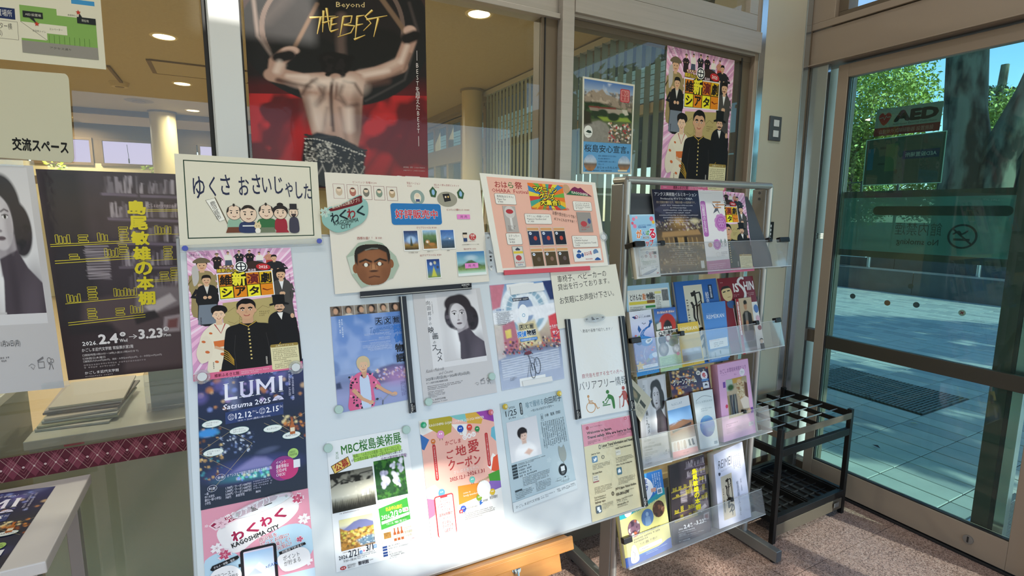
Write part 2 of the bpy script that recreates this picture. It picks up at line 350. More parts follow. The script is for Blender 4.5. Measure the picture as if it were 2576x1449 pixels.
# far wall with frosted windows
wk = empty('wall_far', (0, 11.6, 0), kind='structure')
FR = emit('glowing_frosted_glass', 'c9bde0', 1.0)  # panes emit a mauve glow in place of daylight behind them
wn = [(-2.75, -2.0), (-1.82, -1.12), (-.36, .32), (.52, 1.2), (1.4, 2.1)]
for xw0, xw1 in ((-7, -2.85), (-2.0, -1.82), (-1.06, -.42), (.36, .5), (1.2, 1.4), (2.1, HX)):
    fb('wall_pier', DARKT, ((xw0, 0, 2.28), (xw1, .12, 2.68)), parent=wk)
fb('wall_band', DARKT, ((-7, 0, 2.68), (HX, .12, 2.95)), parent=wk); fb('wall_band', COLM, ((-7, 0, 0), (HX, .12, 2.28)), parent=wk)
for n, (a, b) in enumerate(wn):
    f = fb('window_frame', DARKT, ((a-.04, -.03, 2.24), (b+.04, 0, 2.29)), ((a-.04, -.03, 2.665), (b+.04, 0, 2.71)), ((a-.04, -.03, 2.29), (a, 0, 2.665)), ((b, -.03, 2.29), (b+.04, 0, 2.665)), parent=wk)
    MB().box((a, .02, 2.29), (b, .03, 2.665)).build('frosted_pane', FR, f)
    MB().tube(((a+b)/2, -.04, 2.62), ((a+b)/2+.01, -.04, 2.38), .004, 6).tube(((a+b)/2+.01, -.04, 2.38), ((a+b)/2+.01, -.04, 2.3), .011, 6).build('pull_cord', M['gask'], f)
# light well in the ceiling near the far wall
sk = wb('ceiling_cove', mat('pale_cove', 'b8a68a', .8), ((-2.0, 9.9, 2.90), (HX-1.8, 11.2, 2.948)), parent=None, kind='structure')
wb('ceiling_cove_edge', DARKT, ((-2.0, 9.85, 2.87), (HX-1.8, 9.9, 2.949)), parent=None, kind='structure')
# columns
for n, (x, y0, r, lab) in enumerate(((2.70, 6.05, .125, 'round cream column beside the hall facade windows'), (-.76, 9.7, .17, 'round cream column in front of the frosted hall windows'))):
    c = MB().tube((0, 0, 0), (0, 0, 2.94), r, 40).build('column', COLM, smooth=True, label=lab, cat='column'); c.location = (x, y0, 0)
    MB().tube((0, 0, 2.925), (0, 0, 2.948), r+.02, 40).build('collar', TAN, c)
# downlights
LE = emit('warm_lamp', 'ffe6b0', 9.0); RIM = mat('lamp_rim', 'd8c79c', .4)
lab = ['recessed ceiling downlight above the left window pane, largest in view there', 'second downlight back in the row seen through the left pane', 'third downlight back in the row seen through the left pane', 'fourth and smallest downlight in the row seen through the left pane', 'bright recessed downlight right of the drummer poster, nearest the glass']
lpos = [(-.375, 5.55), (-.362, 7.45), (-.345, 9.33), (-.325, 11.15), (1.74, 3.765)]
for i, (x, y0) in enumerate(lpos):
    e = empty('downlight', (x, y0, 2.95), label=lab[i], cat='ceiling light', group='recessed downlights in the hall ceiling')
    mb = MB(); n = 28
    for k in range(n):
        a0, a1 = 2*math.pi*k/n, 2*math.pi*(k+1)/n
        P = lambda r, z, a: (r*math.cos(a), r*math.sin(a), z)
        mb.add([P(.105, -.001, a0), P(.105, -.001, a1), P(.092, -.008, a1), P(.092, -.008, a0), P(.07, 0, a0), P(.07, 0, a1)], [(0, 3, 2, 1), (3, 4, 5, 2)])
    mb.build('rim', RIM, e, smooth=True)
    MB().tube((0, 0, -.004), (0, 0, -.002), .085, 24).build('lamp', LE, e)
    ld = bpy.data.lights.new('downlight_lamp', 'AREA'); ld.shape = 'DISK'; ld.size = .16; ld.energy = 22; ld.color = (1, .94, .80); ld.spread = math.radians(165)
    lo = bpy.data.objects.new('downlight_lamp', ld); C.objects.link(lo); lo.parent = e; lo.location = (0, 0, -.012)
for x, y0 in ((-.375, 3.68), (-3.2, 4.6), (-3.2, 8.2), (.9, 7.4), (-2.2, 11)):     # unseen lamps added to brighten the hall; the first continues the downlight row
    ld = bpy.data.lights.new('hall_fill_lamp', 'AREA'); ld.shape = 'DISK'; ld.size = .4; ld.energy = 36; ld.color = (1, .94, .80); ld.spread = math.radians(170)
    lo = bpy.data.objects.new('hall_fill_lamp', ld); C.objects.link(lo); lo.location = (x, y0, 2.93)
# ceiling fittings
def fitting(name, x, y0, r, lab, mt, h=.01, group=None):
    o = MB().tube((0, 0, -h), (0, 0, 0), r*.8, 28, r2=r).build(name, mt, smooth=True, label=lab, cat='ceiling fitting', group=group); o.location = (x, y0, 2.949)
    MB().tube((0, 0, -h-.004), (0, 0, -h), r*.45, 20).build('grille', TAN, o); return o
fitting('smoke_detector', -1.0, 7.75, .10, 'small dome detector on the hall ceiling left of the cream column', mat('fitting_cream', 'b9a67c', .5), .05)
fitting('ceiling_speaker', -.95, 8.9, .17, 'flat round dark speaker grille on hall ceiling near the cream column', TAN)
fitting('ceiling_speaker', 1.66, 6.9, .09, 'small round dark ceiling grille seen right of the drummer poster', DARKT)
for (x0, y0, x1, y1, lab) in ((-.56, 6.42, .3, 6.98, 'square air conditioner vent outline on ceiling behind the first downlight'), (-.2, 10.0, .6, 10.6, 'farther square ceiling vent beside the third downlight')):
    e = empty('ceiling_vent', (x0, y0, 2.949), label=lab, cat='vent')
    MB().box((0, 0, -.012), (x1-x0, y1-y0, 0)).build('panel', CEIL, e)
    for a, b in (((-.012, -.012), (x1-x0+.012, 0)), ((-.012, y1-y0), (x1-x0+.012, y1-y0+.012)), ((-.04, 0), (0, y1-y0))):
        MB().box((a[0], a[1], -.015), (b[0], b[1], 0)).build('slot', DARKT, e)
MB().box((-.985, 6.9, 2.93), (-.955, 7.85, 2.949)).build('ceiling_slot', DARKT, label='dark linear air slot in the ceiling below the floor plan sheet', cat='vent')
# potted plants on the far sill
for i, (x, lab) in enumerate(((-1.15, 'trailing green plant on far sill below the second frosted window'), (-.42, 'bright green leafy sprig beside the small frosted pane'), (-2.4, 'dark foliage pot on far sill behind the rounded sign'))):
    e = empty('potted_plant', (x, 11.2, 2.02), label=lab, cat='plant')
    MB().tube((0, 0, 0), (0, 0, .10), .05, 14, r2=.07).build('pot', mat('terracotta', '9a5b41', .7), e, smooth=True)
    rnd = random.Random(i); mb = MB()
    for k in range(26):
        a = rnd.uniform(0, 6.28); L = rnd.uniform(.04, .09); r0 = rnd.uniform(.0, .14); z = .1+rnd.uniform(0, .12)
        p = Vector((r0*math.cos(a), r0*math.sin(a)*.4, z)); d = Vector((math.cos(a), math.sin(a)*.5, rnd.uniform(-.4, .6))).normalized()*L; s_ = d.orthogonal().normalized()*L*.3
        mb.add([p, p+d*.5+s_, p+d, p+d*.5-s_], [(0, 1, 2, 3)])
    mb.build('foliage', mat('leaf_lime', '9bb52c', .5), e, kind='stuff')
MB().box((-3.2, 11.1, 1.9), (HX, 11.35, 2.02)).build('shelf_far', mat('shelf_brown', '7a6545', .6), kind='structure')
# counters inside
CT = mat('counter_grey', '9a9a84', .5); 
def counter(x0, x1, y0, y1, z, lab):
    e = empty('counter', (x0, y0, 0), label=lab, cat='counter')
    MB().box((0, .01, 0), (x1-x0, y1-y0, z-.03)).build('body', CT, e)
    MB().box((-.01, 0, z-.03), (x1-x0+.01, y1-y0, z), bev=.003).build('counter_top', mat('counter_top', 'b8b8aa', .3), e)
counter(-.60, 1.0, 2.10, 2.75, .772, 'grey counter with paper piles just inside the window')
counter(-1.7, -.72, 2.06, 2.6, .87, 'grey cabinet left of the gap, behind the grey portrait poster')
# paper pile on the counter
rnd = random.Random(4)
PP = [('d8cfc0', .0), ('c3b6ae', .006), ('5d5148', .008), ('c9c0b2', .0), ('b9c2bb', .01), ('c9c7a0', .0), ('d5d6cb', .004)]
for i in range(7):
    cx, cy, wd, hg = -.50+rnd.uniform(-.012, .012), 2.33+rnd.uniform(-.01, .01)+.012*i, .20+rnd.uniform(-.01, .02), .30
    e = MB().box((-wd/2, -hg/2, 0), (wd/2, hg/2, .0075), bev=.001).build('paper_pile', mat('pile_%d' % i, PP[6-i][0], .7, noise=('8d8478', 400, 2, (0, 0, 1))), label=['bottom', 'second lowest', 'third lowest', 'middle', 'third from top', 'second from top', 'topmost'][i]+' bundle of printed forms in the pile on the grey counter', cat='paper', group='bundles of forms on the counter')
    e.location = (cx+.02, cy, .7725+i*.0085); e.rotation_euler = (0, 0, rnd.uniform(-.12, .06))
    if i == 6:
        for q in range(9): pass
# acrylic brochure holder with grey board behind the pile
e = empty('leaflet_holder', (-.30, 2.22, .773), label='clear acrylic holder with grey card standing right of the form pile', cat='holder')
MB().box((0, 0, 0), (.16, .004, .11)).box((0, 0, 0), (.004, .09, .14)).box((.156, 0, 0), (.16, .09, .14)).box((0, 0, 0), (.16, .09, .004)).build('holder_shell', M['acr'], e)
MB().box((.012, .03, .005), (.148, .05, .19)).build('card', mat('grey_card', '8e9188', .6), e)
MB().box((-.052, -.0032, -.0), (.0, 0, .03)).build('red_label', mat('red_label', 'b43a48', .6), label='small red label on front of the grey counter', cat='label').location = (-.46, 2.107, .735)
# lower hall clutter seen between counters: stool legs
e = empty('stool', (-.665, 2.9, 0), label='dark thin legged stool on the pale floor between the counters', cat='stool')
for a, b in ((-.03, -.03), (.03, -.03), (-.03, .12), (.03, .12)): MB().tube((a, b, 0), (a, b, .5), .008, 8).build('leg', M['blackm'], e)
MB().box((-.05, -.05, .5), (.05, .14, .53), bev=.01).build('seat', M['dsteel'], e)

# ================================================================= outdoors
PAV = mat('stone_paver', 'b4b7ac', .75, noise=('9a9e97', 9, 5, (1, 1, 1)))
PAV2 = mat('stone_paver_dark', 'a2a69f', .75, noise=('8c908c', 9, 5, (1, 1, 1)))
pv = empty('pavement', (0, 0, 0), kind='structure')
MB().box((WX+.1, -14, -.08), (60, 40, -.012)).box((-30, -30, -.08), (WX+.1, -1.4, -.012)).build('mortar', mat('mortar_grey', '5f625e', .9), pv)
meshes = []
for m_ in (PAV, PAV2):
    me = MB().box((.003, .003, -.02), (.152, .337, 0), bev=.003).mesh('paver'); me.materials.append(m_); meshes.append(me)
far = MB(); cnt = 0; rnd = random.Random(3)
spots = []
for i in range(55):
    for j in range(-4, 23):
        x, y = 2.96+i*.155, -.19+j*.34+(.17 if i >= 26 and i % 2 else 0)
        if 4.53 < x+.07 < 5.30 and 1.85 < y+.17 < 2.95: continue
        spots.append((x, y, (x-1.5)**2+(y-1)**2))
spots.sort(key=lambda q: q[2])
for x, y, _ in spots:
    if cnt < 300 and y > .1:
        o = lk('paver', meshes[rnd.random() < .35], pv); o.location = (x, y, rnd.uniform(-.0015, .001)); cnt += 1
    else:
        far.box((x+.003, y+.003, -.02), (x+.152, y+.337, rnd.uniform(-.0015, .001)), mi=int(rnd.random() < .35))
far.build('paver_field', [PAV, PAV2], pv, kind='stuff')
for x0, y0, x1, y1 in ((2.9, -14, 60, -1.6), (11.5, -1.6, 60, 40), (-30, -30, 2.9, -1.6)):
    wb('paved_ground', PAV, ((x0, y0, -.011), (x1, y1, -.001)), parent=pv, bev=0)
for i, (y0, y1) in enumerate(((1.87, 2.225), (2.235, 2.59), (2.60, 2.95))):
    e = empty('drain_grate', (4.56, y0, 0), label=['nearest', 'middle', 'farthest'][i]+' slotted metal drain grate panel in the outdoor paving', cat='grate', group='drain grates in the paving outside the door')
    MB().box((0, 0, -.015), (.72, y1-y0, -.008)).build('pit', M['gask'], e)
    b = MB(); n = 12
    for k in range(n+1): b.box((0, k*(y1-y0-.008)/n, -.008), (.72, k*(y1-y0-.008)/n+.012, .002))
    for k in range(9): b.box((k*.089, 0, -.008), (k*.089+.008, y1-y0, .0015))
    b.build('bars', mat('grate_steel', '6d7370', .5, .4), e)
# door mat well at the entrance, right edge of view
e = empty('mat_grille', (2.92, .35, 0), label='slotted aluminium mat grille outside the door at right edge', cat='grate')
b = MB()
for k in range(40): b.box((.02+k*.016, 0, -.01), (.028+k*.016, .66, .004))
b.build('slats', M['steel'], e, kind='stuff'); MB().box((0, .66, -.01), (.75, .69, .008)).build('edge_bar', M['chrome'], e); MB().box((.05, .0, .004), (.6, .5, .018), bev=.004).build('doormat', mat('dark_mat', '3c4140', .95), label='dark doormat lying on the slotted grille outside', cat='mat').location = (2.95, .28, .001)
# white round pole right outside the sidelight
e = empty('pole', (2.99, 1.848, 0), label='pale round pole with chrome ring outside the sidelight', cat='pole')
MB().tube((0, 0, 0), (0, 0, 3.2), .05, 28).build('shaft', mat('pole_paint', 'b8c4bb', .5), e, smooth=True)
for k in range(3): MB().tube((0, 0, 1.36+k*.011), (0, 0, 1.368+k*.011), .053, 28).build('ring', M['chrome'], e, smooth=True)
# low stone walls, planter
DK = mat('dark_stone', '5a5f60', .8, noise=('3d4244', 5, 6, (1, 1, 1)))
def stones(name, x, y0, y1, z0, z1, t, lab, step):
    e = empty(name, (x, y0, z0), label=lab, cat='wall'); y = 0; r2 = random.Random(int(x*10))
    while y < y1-y0-.05:
        w_ = min(step, y1-y0-y)
        MB().box((r2.uniform(-.006, .006), y+.004, 0), (t, y+w_-.004, z1-z0), bev=.008).build('stone_block', DK, e); y += w_
stones('low_wall', 11.2, -2, 13, 0, .42, .4, 'long low dark stone wall across the paving', 1.4)
stones('upper_kerb', 11.75, -2, 13, .30, .72, .5, 'upper dark stone kerb behind the low wall', 1.9)
GRN = mat('ground_cover', '39402a', .95, noise=('20261a', 3, 5, (1, 1, 1)))
wb('planting_bed', GRN, ((12.2, -6, .1), (60, 40, .66)), parent=None, kind='structure')
for y, lab in ((5.95, 'left short steel post on the stone kerb'), (4.15, 'right short steel post on the stone kerb')):
    MB().tube((0, 0, 0), (0, 0, .30), .035, 14).build('short_post', M['chrome'], smooth=True, label=lab, cat='post').location = (11.5, y, .42)
MB().box((0, 0, 0), (.2, 1.0, .1), bev=.01).build('kerb_slab', mat('pale_slab', 'aebfc4', .6), label='pale slab beside the left short post', cat='slab').location = (11.4, 5.97, .62)
fe = empty('rail_fence', (14.6, 1.2, .6), label='dark green rail fence behind the trees at left of the door view', cat='fence')
for z in (1.2, 1.45, 1.7): MB().box((0, 5, z), (.03, 12, z+.03)).build('rail', mat('rail_green', '2f4a40', .5), fe)
for k in range(9): MB().box((0, 5+k*.85, 0), (.04, 5.05+k*.85, 1.75)).build('fence_post', fe.children[0].data.materials[0], fe)
# trees
BARK = mat('rough_bark', '6a6f5c', .95, noise=('1c1f15', 4, 12, (1, 1, .35), 1), bump=(26, 1.0))
def leafmat(n, a, b):
    m = mat(n, a, .55, noise=(b, 1.7, 3, (1, 1, 1))); 
    return m
LM = [leafmat('leaf_green', '94b856', '4f7430'), leafmat('leaf_yellow_green', 'c3cf62', '7c9a3c'), leafmat('leaf_dark', '4a6a3a', '22391f')]
def limb(mb, pts, radii, n=14):
    rings = []
    for i, p in enumerate(pts):
        p = Vector(p); d = (Vector(pts[min(i+1, len(pts)-1)])-Vector(pts[max(i-1, 0)])).normalized(); a = d.cross(Vector((1, 0, 0))).normalized(); b = d.cross(a)
        rings.append([p+(a*math.cos(t_)+b*math.sin(t_))*radii[i]*(1+.09*math.sin(3*t_+i)+.05*math.sin(7*t_+2*i)) for t_ in [2*math.pi*k/n for k in range(n)]])
    vs = [q for r in rings for q in r]; fs = []
    for i in range(len(pts)-1):
        for k in range(n): fs.append((i*n+k, i*n+(k+1) % n, (i+1)*n+(k+1) % n, (i+1)*n+k))
    mb.add(vs, fs)
def crown(name, parent, blobs, nleaf, size, m, seed, **k):
    r = np.random.RandomState(seed); tot = sum(b[3]*b[4]*b[5] for b in blobs); V = []; F = []
    for (x, y, z, rx, ry, rz) in blobs:
        n = max(12, int(nleaf*rx*ry*rz/tot)); d = r.normal(size=(n, 3)); d /= np.linalg.norm(d, axis=1)[:, None]
        rad = r.uniform(.25, 1, n)[:, None]**.5
        cl = r.randint(0, max(3, n//14), n); cdir = np.random.RandomState(seed+1).normal(size=(cl.max()+1, 3)); cdir /= np.linalg.norm(cdir, axis=1)[:, None]
        d = cdir[cl]*r.uniform(.5, 1, cl.max()+1)[cl][:, None]*.92+d*.22*rad
        p = np.array([x, y, z])+d*np.array([rx, ry, rz]); a = r.normal(size=(n, 3)); a /= np.linalg.norm(a, axis=1)[:, None]
        b = np.cross(a, r.normal(size=(n, 3))); b /= np.linalg.norm(b, axis=1)[:, None]
        s_ = size*r.uniform(.6, 1.3, n)[:, None]
        base = len(V); q = np.stack([p-a*s_, p+b*s_*.45, p+a*s_, p-b*s_*.45], 1).reshape(-1, 3)
        V += q.tolist(); F += [(base+4*i, base+4*i+1, base+4*i+2, base+4*i+3) for i in range(n)]
    me = bpy.data.meshes.new(name); me.from_pydata(V, [], F); return lk(name, me, parent, m, kind='stuff', **k)
def tree(x, y, lab, limbs, blobs, nleaf, size, lm, seed, name='tree'):
    e = empty(name, (x, y, .0), label=lab, cat='tree'); mb = MB()
    for pts, rad in limbs: limb(mb, pts, rad)
    mb.build('trunk', BARK, e, smooth=True)
    crown('foliage', e, blobs, nleaf, size, LM[lm], seed)
    return e
# big forked trunk and its right neighbour (x = 13.4)
k_ = 13.4/12
tree(13.4, 5.1, 'big dark forked tree trunk standing behind the AED sign', [([(0, .05, 0), (0, .1, 1.6), (0, .12, 2.4), (0, .33, 3.6), (0, .45, 5.2), (0, .6, 8)], [.62, .5, .42, .35, .32, .2]), ([(0, -.1, .4), (0, -.22, 1.8), (0, -.35, 2.6), (0, -.75, 3.8), (0, -1.15, 5.4), (0, -1.7, 8)], [.5, .46, .34, .3, .27, .2])], [(0, .4, 8.6, .8, .8, .8)], 900, .10, 2, 1)
tree(13.9, 3.55, 'leaning dark trunk at right edge of the door view', [([(0, .9, 0), (0, .75, 1.5), (0, .45, 3), (0, .0, 5), (0, -.4, 8)], [.62, .55, .42, .33, .25])], [(.3, -1.0, 4.6, .5, .5, .7)], 1500, .06, 0, 2)
tree(17, 9.6, 'sunlit bushy green tree at left of the door view', [([(0, 0, 0), (0, .1, 3), (0, .3, 6)], [.22, .16, .06])], [(0, -.2, 4.6, 1.6, 2.0, 1.9), (0, .5, 3.0, 1.5, 1.6, 1.2), (0, -.9, 3.3, 1.0, 1.0, 1.1)], 30000, .06, 1, 3)
tree(21, 7.3, 'distant dark pine sprig against blue sky between the trunks', [([(0, .5, 0), (0, .3, 6)], [.2, .1])], [(0, .7, 5.1, .8, .9, .35), (0, .2, 4.7, .8, .7, .25), (0, 1.2, 3.2, 1.4, 1.8, .9)], 9000, .07, 2, 4)
tree(19, 6.6, 'yellow green tree behind the gap between the two trunks', [([(0, 0, 0), (0, 0, 4)], [.15, .05])], [(0, -.3, 3.6, 1.4, 1.5, 1.3), (0, -.8, 2.4, 1.4, 1.6, 1.2), (0, 1.2, 2.0, 1.2, 2.0, .8)], 24000, .06, 1, 5)
tree(24, 13.5, 'pale hedge tree low at left edge of the door view', [([(0, 0, 0), (0, 0, 3)], [.15, .05])], [(0, 0, 2.4, 1.6, 2.2, 1.5)], 14000, .06, 0, 6)
# street trees south of the entrance: their leaves break up the sunlight
def sunpt(px, py, pz, d): p = Vector((px, py, pz))+SUNV*d; return p
b1 = []
rr = random.Random(11)
for k in range(22):
    p = sunpt(rr.uniform(-.6, 2.6), 1.3, rr.uniform(.0, 1.6), rr.uniform(7.5, 9.5)); b1.append((p.x, p.y, p.z, .42, .42, .36))
for k in range(4):
    p = sunpt(rr.uniform(-.5, .75), 1.3, rr.uniform(.35, 1.3), rr.uniform(7.5, 9.5)); b1.append((p.x, p.y, p.z, .34, .34, .3))
e = empty('street_tree', (1.5, -8.5, 0), label='wide street tree in front of the entrance, behind the viewer', cat='tree'); mb = MB()
limb(mb, [(0, 0, 0), (0.05, 0, 2), (.2, 0, 4), (.3, .1, 5.4)], [.2, .17, .12, .05]); mb.build('trunk', BARK, e, smooth=True)
crown('foliage', e, [(x-1.5, y+8.5, z, a, b_, c) for x, y, z, a, b_, c in b1], 3700, .07, LM[0], 21)
for i, (tx_, ty_, hz) in enumerate(((6.4, -3.6, 3.2), (9.6, -4.6, 4.4))):
    e = empty('street_tree', (tx_, ty_, 0), label=['nearer', 'farther'][i]+' street tree south of the door, outside the view', cat='tree'); mb = MB()
    limb(mb, [(0, 0, 0), (0.05, 0, 1.5), (.1, 0, hz)], [.14, .11, .05]); mb.build('trunk', BARK, e, smooth=True)
    crown('foliage', e, [(0, 0, hz, 1.3, 1.1, .8), (.8, .5, hz-.4, .8, .7, .5), (-.8, -.3, hz+.2, .9, .8, .5)], 2300, .12, LM[0], 30+i)
# covered walk across, seen through the blinds
e = empty('covered_walk', (6.4, 3.6, 0), label='dark eaved covered walk with pale siding seen through the blind slats', cat='building')
CLP = mat('pale_clapboard', 'b4c2b0', .7); DE = mat('dark_eave', '23241f', .7)
MB().box((0, 1.2, 3.95), (.3, 30, 7.6)).build('eave', DE, e)
MB().box((0, 1.2, 2.3), (.3, 30, 3.35)).build('beam', DE, e)
for k in range(7): MB().box((-.012*(k % 2), 1.2, 3.355+k*.085), (.2, 30, 3.43+k*.085)).build('siding_board', CLP, e)
for y in (1.2, 3.2, 6.2, 9.2, 11.9): MB().box((.1, y, 0), (.22, y+.12, 2.3)).build('post', DE, e)
# boarded soffit above the door, outside
e = wb('eave_outside', mat('soffit_frame', '8e8d86', .7), ((WX+.03, -3.4, 3.42), (WX+1.5, 6, 3.40)), parent=None, kind='structure')
e2 = empty('soffit', (WX+.12, 0, 3.395), kind='structure')
for k in range(9): MB().box((k*.155, -3.4, 0), (k*.155+.148, 6, .018)).build('soffit_board', mat('soffit_board', 'c9c6bb', .7) if k == 0 else bpy.data.materials['soffit_board'], e2)
# ================================================================= board on easel
wbm = PB.off(0).mat(PB.p)
U0 = PB.uv(1250, 1397); 
def bl(px, py): return PB.uv(px, py)
bx0 = bl(452, 640)[0]-.006; bx1 = bl(1628, 1275)[0]; bv1 = bl(1525, 580)[1]; bv0 = bl(1628, 1276)[1]
board = empty('whiteboard', mat=PB.mat(PB.p+PB.u*bx0+PB.v*bv0), label='large whiteboard covered with posters, resting on a wooden easel', cat='board')
bw, bh = bx1-bx0, bv1-bv0
def bd(name, m, *boxes, parent=board, **k): return wb(name, m, *boxes, parent=parent, **k)
bd('face', M['wboard'], ((.006, .006, -.012), (bw-.006, bh-.006, 0)), bev=.001)
bd('edge_rail', M['edge'], ((0, 0, -.02), (bw, .008, .0006))); bd('edge_rail', M['edge'], ((0, bh-.008, -.02), (bw, bh, .0006)))
bd('edge_rail', M['edge'], ((0, 0, -.02), (.008, bh, .0006))); bd('edge_rail', M['edge'], ((bw-.008, 0, -.02), (bw, bh, .0006)))
bd('back_sheet', M['dsteel'], ((.008, .008, -.02), (bw-.008, bh-.008, -.013)), bev=0)
# easel
ex = bl(1420, 1345)[0]-bx0                     # right end of the ledge
eas = empty('easel', mat=PB.mat(PB.p+PB.u*bx0+PB.v*bv0), label='orange beech easel carrying the whiteboard', cat='easel')
def eb(name, *boxes, m=None, **k): return wb(name, m or M['wood'], *boxes, parent=eas, **k)
el0 = .14
eb('ledge', ((el0, -.030, -.018), (ex, -.001, .045)), bev=.003)
eb('rail', ((el0+.03, -.088, -.018), (ex-.03, -.030, .012)), bev=.002)
eb('ledge_lip', ((el0, -.004, .036), (ex, .006, .045)), bev=.002)
for x in (el0+.06, ex-.135):
    eb('leg', ((x, -.75, -.028), (x+.062, -.085, -.0)), bev=.003)
    eb('leg', ((x+.004, -.03, -.055), (x+.058, bh*.7, -.021)), bev=.003)
eb('cross_bar', ((el0+.122, -.150, -.03), (ex-.135, -.105, -.004)), bev=.002)
eb('cross_bar', ((el0+.122, -.60, -.03), (ex-.135, -.555, -.004)), bev=.002)
xm, ym = bl(1293, 1427)[0]-bx0, bl(1293, 1427)[1]-bv0
b = MB().tube((xm, ym, .0), (xm, ym, .03), .004, 10).tube((xm, ym, .014), (xm, ym, .024), .009, 12)
b.tube((xm, ym, .02), (xm+.010, ym+.012, .026), .0045, 8).tube((xm, ym, .02), (xm-.003, ym-.015, .026), .0045, 8).tube((xm, ym, .012), (xm, ym, .014), .013, 16)
b.build('wing_nut', M['chrome'], eas, smooth=True)
P0 = PB.p+PB.u*(bx0+(el0+ex)/2)+PB.v*(bv0+bh*.72)-PB.n*.06
foot = np.array([P0[0], P0[1]+.42, 0])
bk = MB().tube(P0, foot+np.array([0, 0, .006]), .02, 10).build('back_leg', M['wood'], smooth=True); bk.parent = eas; bk.matrix_parent_inverse = eas.matrix_world.inverted()

# ================================================================= brochure rack
RX0, RX1, RY = 1.235, 2.0, 1.485
rk = empty('brochure_rack', ((RX0+RX1)/2, RY, 0), label='silver tube brochure rack with four clear trays', cat='rack')
def rb(name, m, *boxes, parent=rk, **k):
    b = MB()
    for a, c in boxes: b.box((a[0]-(RX0+RX1)/2, a[1]-RY, a[2]), (c[0]-(RX0+RX1)/2, c[1]-RY, c[2]), bev=k.pop('bev', .002) if 'bev' in k else .002)
    return b.build(name, m, parent, **k)
for x in (RX0, RX1):
    q = MB()
    q.box((x-.012-(RX0+RX1)/2, -.03, .04), (x+.012-(RX0+RX1)/2, .035, 1.60), bev=.004)
    q.build('upright', M['steel'], rk)
    s_ = 1 if x == RX1 else 1
    MB().tube((x-(RX0+RX1)/2+.004, -.035, .04), (x-(RX0+RX1)/2+.004, -.035, 1.612), .013, 18).build('upright_tube', M['sstand'], rk, smooth=True)
    MB().tube((x-(RX0+RX1)/2+.004, -.035, 1.612), (x-(RX0+RX1)/2+.004, .03, 1.612), .0132, 18).build('corner_cap', M['sstand'], rk, smooth=True)
    f = MB().box((x-.017-(RX0+RX1)/2, -.215, .012), (x+.017-(RX0+RX1)/2, .25, .062), bev=.003).build('foot', M['steel'], rk)
    MB().box((x-.016-(RX0+RX1)/2, -.2155, .014), (x+.016-(RX0+RX1)/2, -.2125, .060)).build('end_cap', M['dsteel'], f)
    for yy_ in (-.19, .22): MB().tube((x-(RX0+RX1)/2, yy_, 0), (x-(RX0+RX1)/2, yy_, .012), .012, 12).build('glide', M['blackp'], f)
    for z in (.40, .44) if x == RX0 else (1.56, 1.585):
        sx = -.0135 if x == RX0 else -.0135
        MB().tube((x+sx-(RX0+RX1)/2, .0, z), (x+sx*.8-(RX0+RX1)/2, .0, z), .006, 12).build('screw', M['dsteel'], rk)
MB().tube((-.385, -.035, 1.612), (.385, -.035, 1.612), .014, 18).build('top_bar', M['sstand'], rk, smooth=True)
MB().tube((-.375, .0, .33), (.375, .0, .33), .011, 14).build('cross_tube', M['sstand'], rk, smooth=True)
REL = .27
TZ = (1.275, .935, .560, .175)
TRAY = []
for i, zb in enumerate(TZ):
    n_ = np.array([0, -math.cos(REL), math.sin(REL)]); v_ = np.cross(n_, [1, 0, 0])
    pl = Plane((0, 1.405, zb), (1, 0, 0), v_); TRAY.append(pl)
    tm = pl.mat(np.array([RX0, pl.p[1], zb])); tm2 = rk.matrix_world
    t_ = empty('tray', mat=Matrix.Identity(4)); t_.parent = rk; t_.matrix_parent_inverse = Matrix.Identity(4)
    bpy.context.view_layer.update()
    t_.matrix_basis = Matrix.Translation(Vector((-(RX0+RX1)/2, -RY, 0))) @ tm
    W_ = RX1-RX0; xr = W_+(.045 if i in (0, 1) else .01); dp = .05
    # local: x right, y up the tray, z towards the reader
    pn = [(.012, 0), (W_-.0, 0), (W_+.0, .06), (W_-.06, .25), (W_-.085, .305), (.012, .305)] if i == 0 else [(.012, 0), (W_-.012, 0), (W_-.012, .22), (.012, .22)]
    MB().prism([(x, y, -.001) for x, y in pn], (0, 0, .003)).build('back_panel', M['dsteel'] if i == 0 else M['steel'], t_)
    # acrylic trough
    MB().box((-.0, .0, dp), (xr, .108, dp+.003)).build('front_lip', M['acr'], t_)
    MB().box((-.0, -.004, 0), (xr, .0, dp+.003)).build('trough_floor', M['acre'], t_)
    for x in (0, xr-.003): MB().box((x, 0, .0), (x+.003, .10, dp)).build('end_wall', M['acr'], t_)
    MB().box((0, .1065, dp-.0004), (xr, .108, dp+.0034)).build('lip_edge', M['acre'], t_)
    if i == 0:
        for x, y in ((.115, .215), (W_-.135, .245), (W_-.12, .175), (.5, .25)):
            MB().tube((x, y, 0), (x, y, .004), .007, 14, r2=.004).build('rivet', M['blackp'], t_, smooth=True)
    cl = [((-.012, .098), (.032, .118))]
    if i == 0: cl += [((xr-.05, .098), (xr+.012, .118)), ((.105, .1), (.125, .118)), ((xr-.12, .1), (xr-.10, .118))]
    if i == 1: cl += [((xr-.035, .098), (xr+.0, .118)), ((.225, .1), (.245, .118)), ((xr-.16, .1), (xr-.14, .118))]
    if i == 2: cl = [((xr-.16, .1), (xr-.145, .116))]
    if i == 3: cl = [((-.012, .09), (.03, .112)), ((xr-.2, .1), (xr-.185, .116))]
    for a, c in cl:
        MB().box((a[0], a[1], dp-.012), (c[0], c[1], dp+.008), bev=.003).build('clip', M['blackp'], t_)
    if i < 2: MB().box((-.012, .1, -.0), (-.006, .117, dp+.003), bev=.001).build('clip', M['blackp'], t_)
